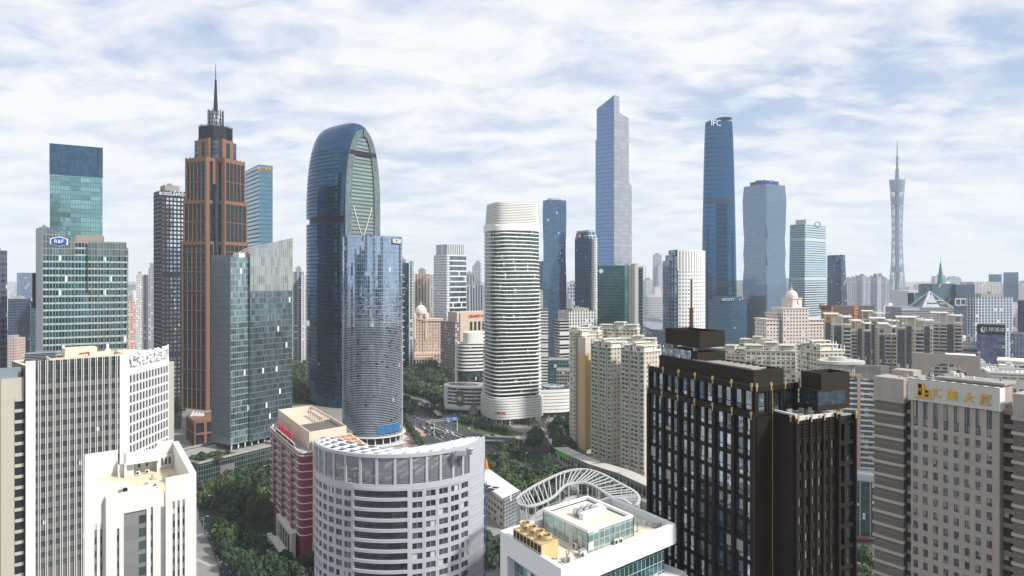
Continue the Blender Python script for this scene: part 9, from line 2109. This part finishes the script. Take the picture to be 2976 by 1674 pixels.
# footbridge
def footbridge():
 pts = [Gd(1005, 994, 6), Gd(1035, 1001, 6), Gd(1062, 1007, 6), Gd(1078, 1018, 6), Gd(1106, 1046, 1)]; root = thing('footbridge', 'pale footbridge with railings crossing beside the park and stepping down to the junction', 'footbridge', (pts[1].x, pts[1].y, 0)); b = MB(); r = MB(); c = MB()
 for a, e in zip(pts, pts[1:]):
  d = (e-a); dh = Vector((d.x, d.y, 0)).normalized(); n = Vector((-dh.y, dh.x, 0))*2.2; up = Vector((0, 0, .8))
  b.face([a-n, e-n, e-n+up, a-n+up]); b.face([a+n, a+n+up, e+n+up, e+n]); b.face([a-n+up, e-n+up, e+n+up, a+n+up]); b.face([a-n, a+n, e+n, e-n])
  for s in (-1, 1):
   r.bar(a+n*s+Vector((0, 0, 2)), e+n*s+Vector((0, 0, 2)), .12)
   k = max(2, int(d.length/3))
   for i in range(k): p = a.lerp(e, i/k)+n*s; r.bar(p+up, p+Vector((0, 0, 2)), .07)
  c.bar((a.x, a.y, 0), (a.x, a.y, a.z), .45, 0, 8)
 b.build('deck', plain('bridge_pale', (0.50, 0.50, 0.48), 0.7), root); r.build('railings', white_paint, root); c.build('piers', concrete, root)
footbridge()
# sunken loop wall with pillars
def loop():
 c = Gd(1235, 1130); root = thing('sunken_loop_wall', 'curved white parapet on pillars round the sunken loop of the junction', 'wall', (c.x, c.y, 0)); b = MB(); n = 26; R1 = 15
 for i in range(n):
  a0, a1 = R(-60+210*i/n), R(-60+210*(i+1)/n); p, q = Vector((c.x+R1*1.2*math.cos(a0), c.y+R1*math.sin(a0), 0)), Vector((c.x+R1*1.2*math.cos(a1), c.y+R1*math.sin(a1), 0)); u = Vector((0, 0, 2.6)); w = Vector((0, 0, 3.6)); k = (p-c).normalized()*.6; k2 = (q-c).normalized()*.6
  b.face([p+u, q+u, q+w, p+w][::-1]); b.face([p+k+u, q+k2+u, q+k2+w, p+k+w]); b.face([p+w, q+w, q+k2+w, p+k+w])
  if i % 3 == 0: b.bar(p, p+u, .35, 0, 8)
 b.build('parapet', plain('loop_pale', (0.52, 0.51, 0.48), 0.7, var=.1), root)
loop()
# cone sculpture
p = Gd(1191, 1051); t = thing('spiral_cone_sculpture', 'grey onion shaped cone sculpture left of the banded tower foot', 'sculpture', (p.x, p.y, 0)); b = MB(); b.lathe([(2.2, 0), (4.6, 2), (5.0, 4), (4.0, 7), (2.2, 11), (.8, 15), (.15, 20), (0, 20)], p.x, p.y, 16); b.build('cone', plain('cone_grey', (0.22, 0.22, 0.23), 0.5, .2), t, smooth=True)
b = MB()
for k in range(6): b.lathe([(4.9-k*.75, 3.5+k*2.4), (5.1-k*.75, 3.9+k*2.4), (4.7-k*.8, 4.2+k*2.4)], p.x, p.y, 16)
b.build('ridges', plain('cone_dark', (0.12, 0.12, 0.13), 0.5), t)
# flagpoles
for i, c in enumerate(((0.6, 0.06, 0.03), None, (0.6, 0.08, 0.04), (0.65, 0.10, 0.05))):
 p = Gd(1243+i*7, 1088+i*.8); t = thing('flagpole', ('leftmost flagpole with a red flag', 'second flagpole from the left with a dark flag', 'third flagpole from the left with a red flag', 'rightmost flagpole with an orange red flag')[i]+' before the banded tower', 'flagpole', (p.x, p.y, 0), 'flagpoles before the banded tower')
 H = 18.0; b = MB(); b.bar(p, (p.x, p.y, H), (.14, .07), 0, 6); b.build('pole', steel, t); b = MB()
 for k in range(4): b.face([(p.x+k*.6, p.y+.2*math.sin(k), H-.2-k*.12), (p.x+k*.6, p.y+.2*math.sin(k), H-1.9-k*.15), (p.x+k*.6+.6, p.y+.2*math.sin(k+1), H-2.0-k*.15), (p.x+k*.6+.6, p.y+.2*math.sin(k+1), H-.32-k*.12)])
 b.build('flag', plain('flag_red%d' % i, c or (0.05, 0.05, 0.08), 0.7), t)
# street lamps
def make_lamp():
 r = thing('street_lamp', None, 'street lamp'); b = MB(); b.bar((0, 0, 0), (0, 0, 10), (.16, .09), 0, 6); b.bar((0, 0, 9.9), (2.4, 0, 10.6), .06, 0, 6); o = b.build('post', steel); o.parent = r
 b = MB(); b.box(2.0, -.18, 10.5, 3.2, .18, 10.7); o = b.build('lamp_head', white_paint); o.parent = r; return r
lp = None
LL = [(1131, 1010, 'lamp in the park before the domed buildings, right'), (1068, 1003, 'lamp in the park before the domed buildings, left'), (1045, 1075, 'lamp beside the queue of cars left of the gantry'), (1190, 1082, 'lamp in the tree row left of the flagpoles'), (1278, 1092, 'lamp right of the flagpoles'), (1316, 1118, 'lamp beside the turning white cars'), (1383, 1100, 'lamp between the corner tree and the golden panelled block'), (1390, 1212, 'lamp among the trees on the near side of the avenue'), (1322, 1180, 'lamp left of the big corner tree'), (1580, 1210, 'lamp above the green hoarding'), (540, 1292, 'lamp on the side street beside the white van'), (512, 1350, 'lamp over the lower side street crossing'), (590, 1268, 'lamp in the grove below the long glass podium'), (660, 1216, 'lamp at the right end of the grove below the podium'), (1110, 1000, 'lamp at the right edge of the park')]
for i, (px, py, lab) in enumerate(LL):
 o = make_lamp() if lp is None else copy_tree(lp); lp = lp or o; p = Gd(px, py); o.location = (p.x, p.y, 0); o.rotation_euler = (0, 0, rt.uniform(0, 6.28)); tag(o, lab, 'street lamp', 'street lamps')
# arched roofs seen between the red building and the round tower
p = Vector((X_(960, 500), 500, 0)); t = thing('shell_roof_pavilion', 'dark scaly shell roof with white ribs behind the red building roof', 'pavilion', p); b = MB(); rings = []
for i in range(9):
 a = math.pi*i/8; rings.append(a)
for i in range(8):
 for j in range(10):
  def S(i, j): a = math.pi*i/8; u = j/10; r = 15*math.sin(math.pi*(.12+.76*u)); return (p.x-17+34*u, p.y-r*math.cos(a), 12+r*.9*math.sin(a))
  b.face([S(i, j), S(i, j+1), S(i+1, j+1), S(i+1, j)][::-1])
b.build('shell', fac('shell_scale', (0.15, 0.16, 0.17), (0.10, 0.12, 0.13), 2, 1.2, (0.1, 0.9), (0.1, 0.9), mg=0.5, gl2=(0.25, 0.27, 0.28), tilt=.1, blind=0), t)
b = MB()
for j in (0, 2, 4):
 for i in range(8): b.bar(S(i, j), S(i+1, j), .3)
b.box(p.x-16, p.y-9, 0, p.x+16, p.y+9, 14); b.build('ribs_and_drum', white_paint, t)
# ================================================================== the city beyond: old town, far blocks, haze
rc = random.Random(21)
OT = [plain('oldtown_white', (0.62, 0.60, 0.57), 0.8, var=.1), plain('oldtown_pink', (0.55, 0.38, 0.32), 0.8, var=.1), plain('oldtown_grey', (0.34, 0.34, 0.35), 0.8, var=.1)]
otw = [fac('otw%d' % i, c, (0.10, 0.11, 0.13), 3.0, 3.0, (0.3, 0.7), (0.35, 0.75), mg=0.2, wr=.8) for i, c in enumerate(((0.60, 0.58, 0.55), (0.56, 0.42, 0.36), (0.42, 0.42, 0.43)))]
def house(x, y, w, d, h, k, lab, grp, cat='house', nm='old_town_house', rz=None):
 t = thing(nm, lab, cat, (x, y, 0), grp, rc.uniform(-.5, .5) if rz is None else rz); b = MB(); b.box(-w/2, -d/2, 0, w/2, d/2, h); o = b.build('wall', otw[k]); o.parent = t
 b = MB(); b.box(-w/2+.4, -d/2+.4, h, w/2-.4, d/2-.4, h+.4); b.box(-w*.2, -d*.2, h+.4, w*.25, d*.3, h+3); o = b.build('roof', OT[(k+1) % 3 if rc.random() < .5 else k]); o.parent = t
for (pix, n, lab, grp) in (([(18, 868), (97, 860), (97, 905), (18, 912)], 46, 'small old town house among the jumble left of the teal office', 'old town houses on the far left'), ([(320, 842), (388, 842), (388, 872), (320, 866)], 40, 'small white old town house right of the teal office', 'old town houses behind the white characters')):
 poly = [Gd(x, y) for x, y in pix]; x0, x1 = min(p.x for p in poly), max(p.x for p in poly); y0, y1 = min(p.y for p in poly), max(p.y for p in poly); k = 0
 while k < n:
  q = (rc.uniform(x0, x1), rc.uniform(y0, y1))
  if inpoly(q, poly): house(q[0], q[1], rc.uniform(10, 18), rc.uniform(10, 16), rc.uniform(9, 22), rc.randrange(3), lab, grp); k += 1
house(Xd(30, 760), 760, 19, 16, Zd(850, 760), 1, 'pink house with three windows standing out of the old town on the far left', None)
for (pix, n, hr, lab, grp, nm) in (([(2400, 868), (2455, 862), (2455, 915), (2400, 915)], 16, (14, 30), 'low white roofed block left of the leaf sign hotel', 'low blocks left of the leaf sign hotel', 'low_block'), ([(735, 905), (772, 905), (772, 925), (735, 925)], 8, (4, 8), 'tiny shed on the cleared site between the podium office and the bullet tower', 'sheds on the cleared site', 'shed'), ([(2300, 800), (2640, 800), (2640, 860), (2400, 860)], 26, (15, 45), 'low pale block in the haze right of the pyramid frame', 'low blocks right of the pyramid frame', 'low_block')):
 poly = [Gd(x, y) for x, y in pix]; x0, x1 = min(p.x for p in poly), max(p.x for p in poly); y0, y1 = min(p.y for p in poly), max(p.y for p in poly); k = 0
 while k < n:
  q = (rc.uniform(x0, x1), rc.uniform(y0, y1))
  if inpoly(q, poly): house(q[0], q[1], rc.uniform(14, 34), rc.uniform(12, 22), rc.uniform(*hr), rc.randrange(3), lab, grp, 'building', nm); k += 1
# hazy far blocks: rows of apartment towers
farm = [res_pale, res_grey, fac('far_blue', (0.40, 0.44, 0.50), (0.18, 0.22, 0.30), 5, 3.2, (0.3, 0.8), (0.25, 0.8), mg=.2), white_off]
def far(x, y, w, d, h, lab, grp, k=None):
 t = thing('far_block', lab, 'building', (x, y, 0), grp, rc.uniform(-.25, .25)); m = farm[rc.randrange(4) if k is None else k]
 b = MB(); b.box(-w/2, -d/2, 0, w/2, d/2, h); o = b.build('wall', m); o.parent = t
 b = MB(); b.box(-w*.25, -d*.25, h, w*.2, d*.25, h+rc.uniform(3, 8)); o = b.build('roof_room', roof_grey); o.parent = t
# named clusters
for i in range(9): px = 2134+i*11.5; far(Xd(px, 1800+i % 3*60), 1800+i % 3*60, 11, 24, Zd(702-(i % 4)*3, 1800), 'hazy riverside apartment tower, one of the dense row left of the lattice tower', 'riverside towers left of the lattice tower', 2)
for i, px in enumerate((2206, 2222)): far(Xd(px, 2300), 2300, 24, 24, Zd(697+6*i, 2300), 'fainter tower directly left of the lattice tower', 'faint towers beside the lattice tower', 2)
for i in range(7): px = 2352+i*9.6; far(Xd(px, 3300), 3300, 20, 24, Zd((696, 694, 694, 703, 697, 698, 700)[i], 3300), 'faint apartment tower in the row behind the green spire', 'faint towers behind the green spire', 2)
far(Xd(1653, 3000), 3000, 38, 34, Zd(641, 3000), 'faint blue tall tower alone on the horizon right of the tallest tower', None, 2); far(Xd(1662, 2980), 2980, 34, 30, Zd(668, 2980), 'lower shoulder block beside the lone faint tower', None, 2)
far(Xd(1632, 2500), 2500, 26, 24, Zd(704, 2500), 'pale balconied block left of the lone faint tower', None, 0); far(Xd(1672, 2500), 2500, 24, 24, Zd(715, 2500), 'pale block right of the lone faint tower', None, 3); far(Xd(1652, 2450), 2450, 22, 24, Zd(722, 2450), 'small pale block below the lone faint tower', None, 3)
b_ = thing('riverside_hall', 'hazy banded low hall on the far river bank', 'building', (Xd(1655, 2300), 2300, 0)); b = MB(); b.prism(rrect(Xd(1652, 2300), 2310, 44, 20, 0, 32, 3), 0, Zd(742, 2300), 0); b.build('wall', fac('hall_bands', (0.5, 0.52, 0.54), (0.2, 0.24, 0.3), 60, 6, (0, 1), (0.4, 0.8), mg=.2), b_)
for (px, Y, tp, w, lab) in ((1203, 2200, 661, 20, 'faint tower left of the banded tower, left one of two'), (1196, 2300, 668, 18, 'faint tower left of the banded tower, right one of two'), (1434, 1500, 735, 24, 'pale tower below the pale frame tower'), (1440, 1800, 710, 24, 'grey tower behind the pale frame tower'), (1425, 1250, 750, 22, 'pale block at the foot of the pale frame tower')): far(Xd(px, Y), Y, w, 22, Zd(tp, Y), lab, None, 2)
# unseen towers added behind the camera so the glass in view has something to mirror
for i, (x, y, w, h, k) in enumerate(((-60, -190, 34, 150, 1), (45, -260, 40, 210, 3), (-190, -120, 36, 120, 0), (170, -150, 38, 135, 1), (-330, -260, 44, 240, 1), (330, -220, 46, 190, 0), (-120, -420, 50, 260, 1), (130, -330, 44, 300, 1), (-460, -60, 40, 110, 3), (430, -60, 42, 140, 1), (-560, -380, 60, 200, 0), (560, -300, 50, 230, 1))):
 t = thing('reflection_tower', 'unseen tower added behind the viewpoint for reflections', 'skyscraper', (x, y, 0), 'unseen towers added for reflections'); b = MB(); b.box(-w/2, -w/2, 0, w/2, w/2, h); o = b.build('wall', [dark_off, res_grey, blue_tw, white_off][k]); o.parent = t
 b = MB(); b.box(-w*.3, -w*.3, h, w*.3, w*.3, h+5); o = b.build('plant_room', roof_grey); o.parent = t
# roof of the far arena seen between the green office and the white punched tower
Y = 1180; t = thing('arena', 'dark low arena with a broad mottled roof below the river', 'building', (Xd(1652, Y), Y, 0)); b = MB(); b.prism([(Xd(1622, Y), Y-60), (Xd(1690, Y), Y-60), (Xd(1690, Y), Y), (Xd(1622, Y), Y)], 0, Zd(826, Y), 0); b.build('wall', dark_off, t)
b = MB(); x0, x1 = Xd(1620, Y), Xd(1692, Y); z0, z1 = Zd(822, Y), Zd(808, Y); b.face([(x0, Y-60, z0), (x1, Y-60, z0), (x1, Y+150, z1), (x0, Y+150, z1)]); b.box(x0, Y+150, 0, x1, Y+156, z1+2); b.build('roof', plain('arena_roof', (0.22, 0.25, 0.30), 0.6, var=.6, scale=.12), t)
# scattered far city
SL = 'small hazy city block near the horizon'
n = 0
zones = [(-.78, .78, 1500, 3600, 150), (-.78, .78, 3000, 5200, 110), (.30, .78, 1500, 3200, 40)]
for a0, a1, y0, y1, cnt in zones:
 for _ in range(cnt):
  Y = rc.uniform(y0, y1); a = rc.uniform(a0, a1); x = a*Y; px = CX+F*a
  if 1610*1.0 < px < 2240*1.0 and 1500 < Y < 2480: continue
  lim = 58 if Y < 2400 else 90
  h = rc.uniform(18, lim) if rc.random() < .8 else rc.uniform(lim, lim*1.45)
  if px > 2240 and Y < 2600: h *= .75
  d = 'on the left' if px < 1000 else 'in the middle' if px < 2000 else 'on the right'
  far(x, Y, rc.uniform(22, 48), rc.uniform(20, 34), h, SL+' '+d+(', nearer ones' if Y < 2600 else ', faintest ones'), 'hazy city blocks '+d); n += 1
print('far blocks', n)
# the air between
hm = bpy.data.materials.new('haze_air'); hm.use_nodes = True; t = hm.node_tree; t.nodes.clear(); N = NT(t); out = N.n('ShaderNodeOutputMaterial'); pv = N.n('ShaderNodeVolumePrincipled')
pv.inputs['Color'].default_value = (0.86, 0.93, 1.0, 1); pv.inputs['Density'].default_value = 0.00008; pv.inputs['Anisotropy'].default_value = 0.0; t.links.new(pv.outputs[0], out.inputs['Volume'])
b = MB(); b.box(-7000, -1500, -1, 7000, 6700, 640); o = b.build('haze', hm); tag(o, kind='stuff')
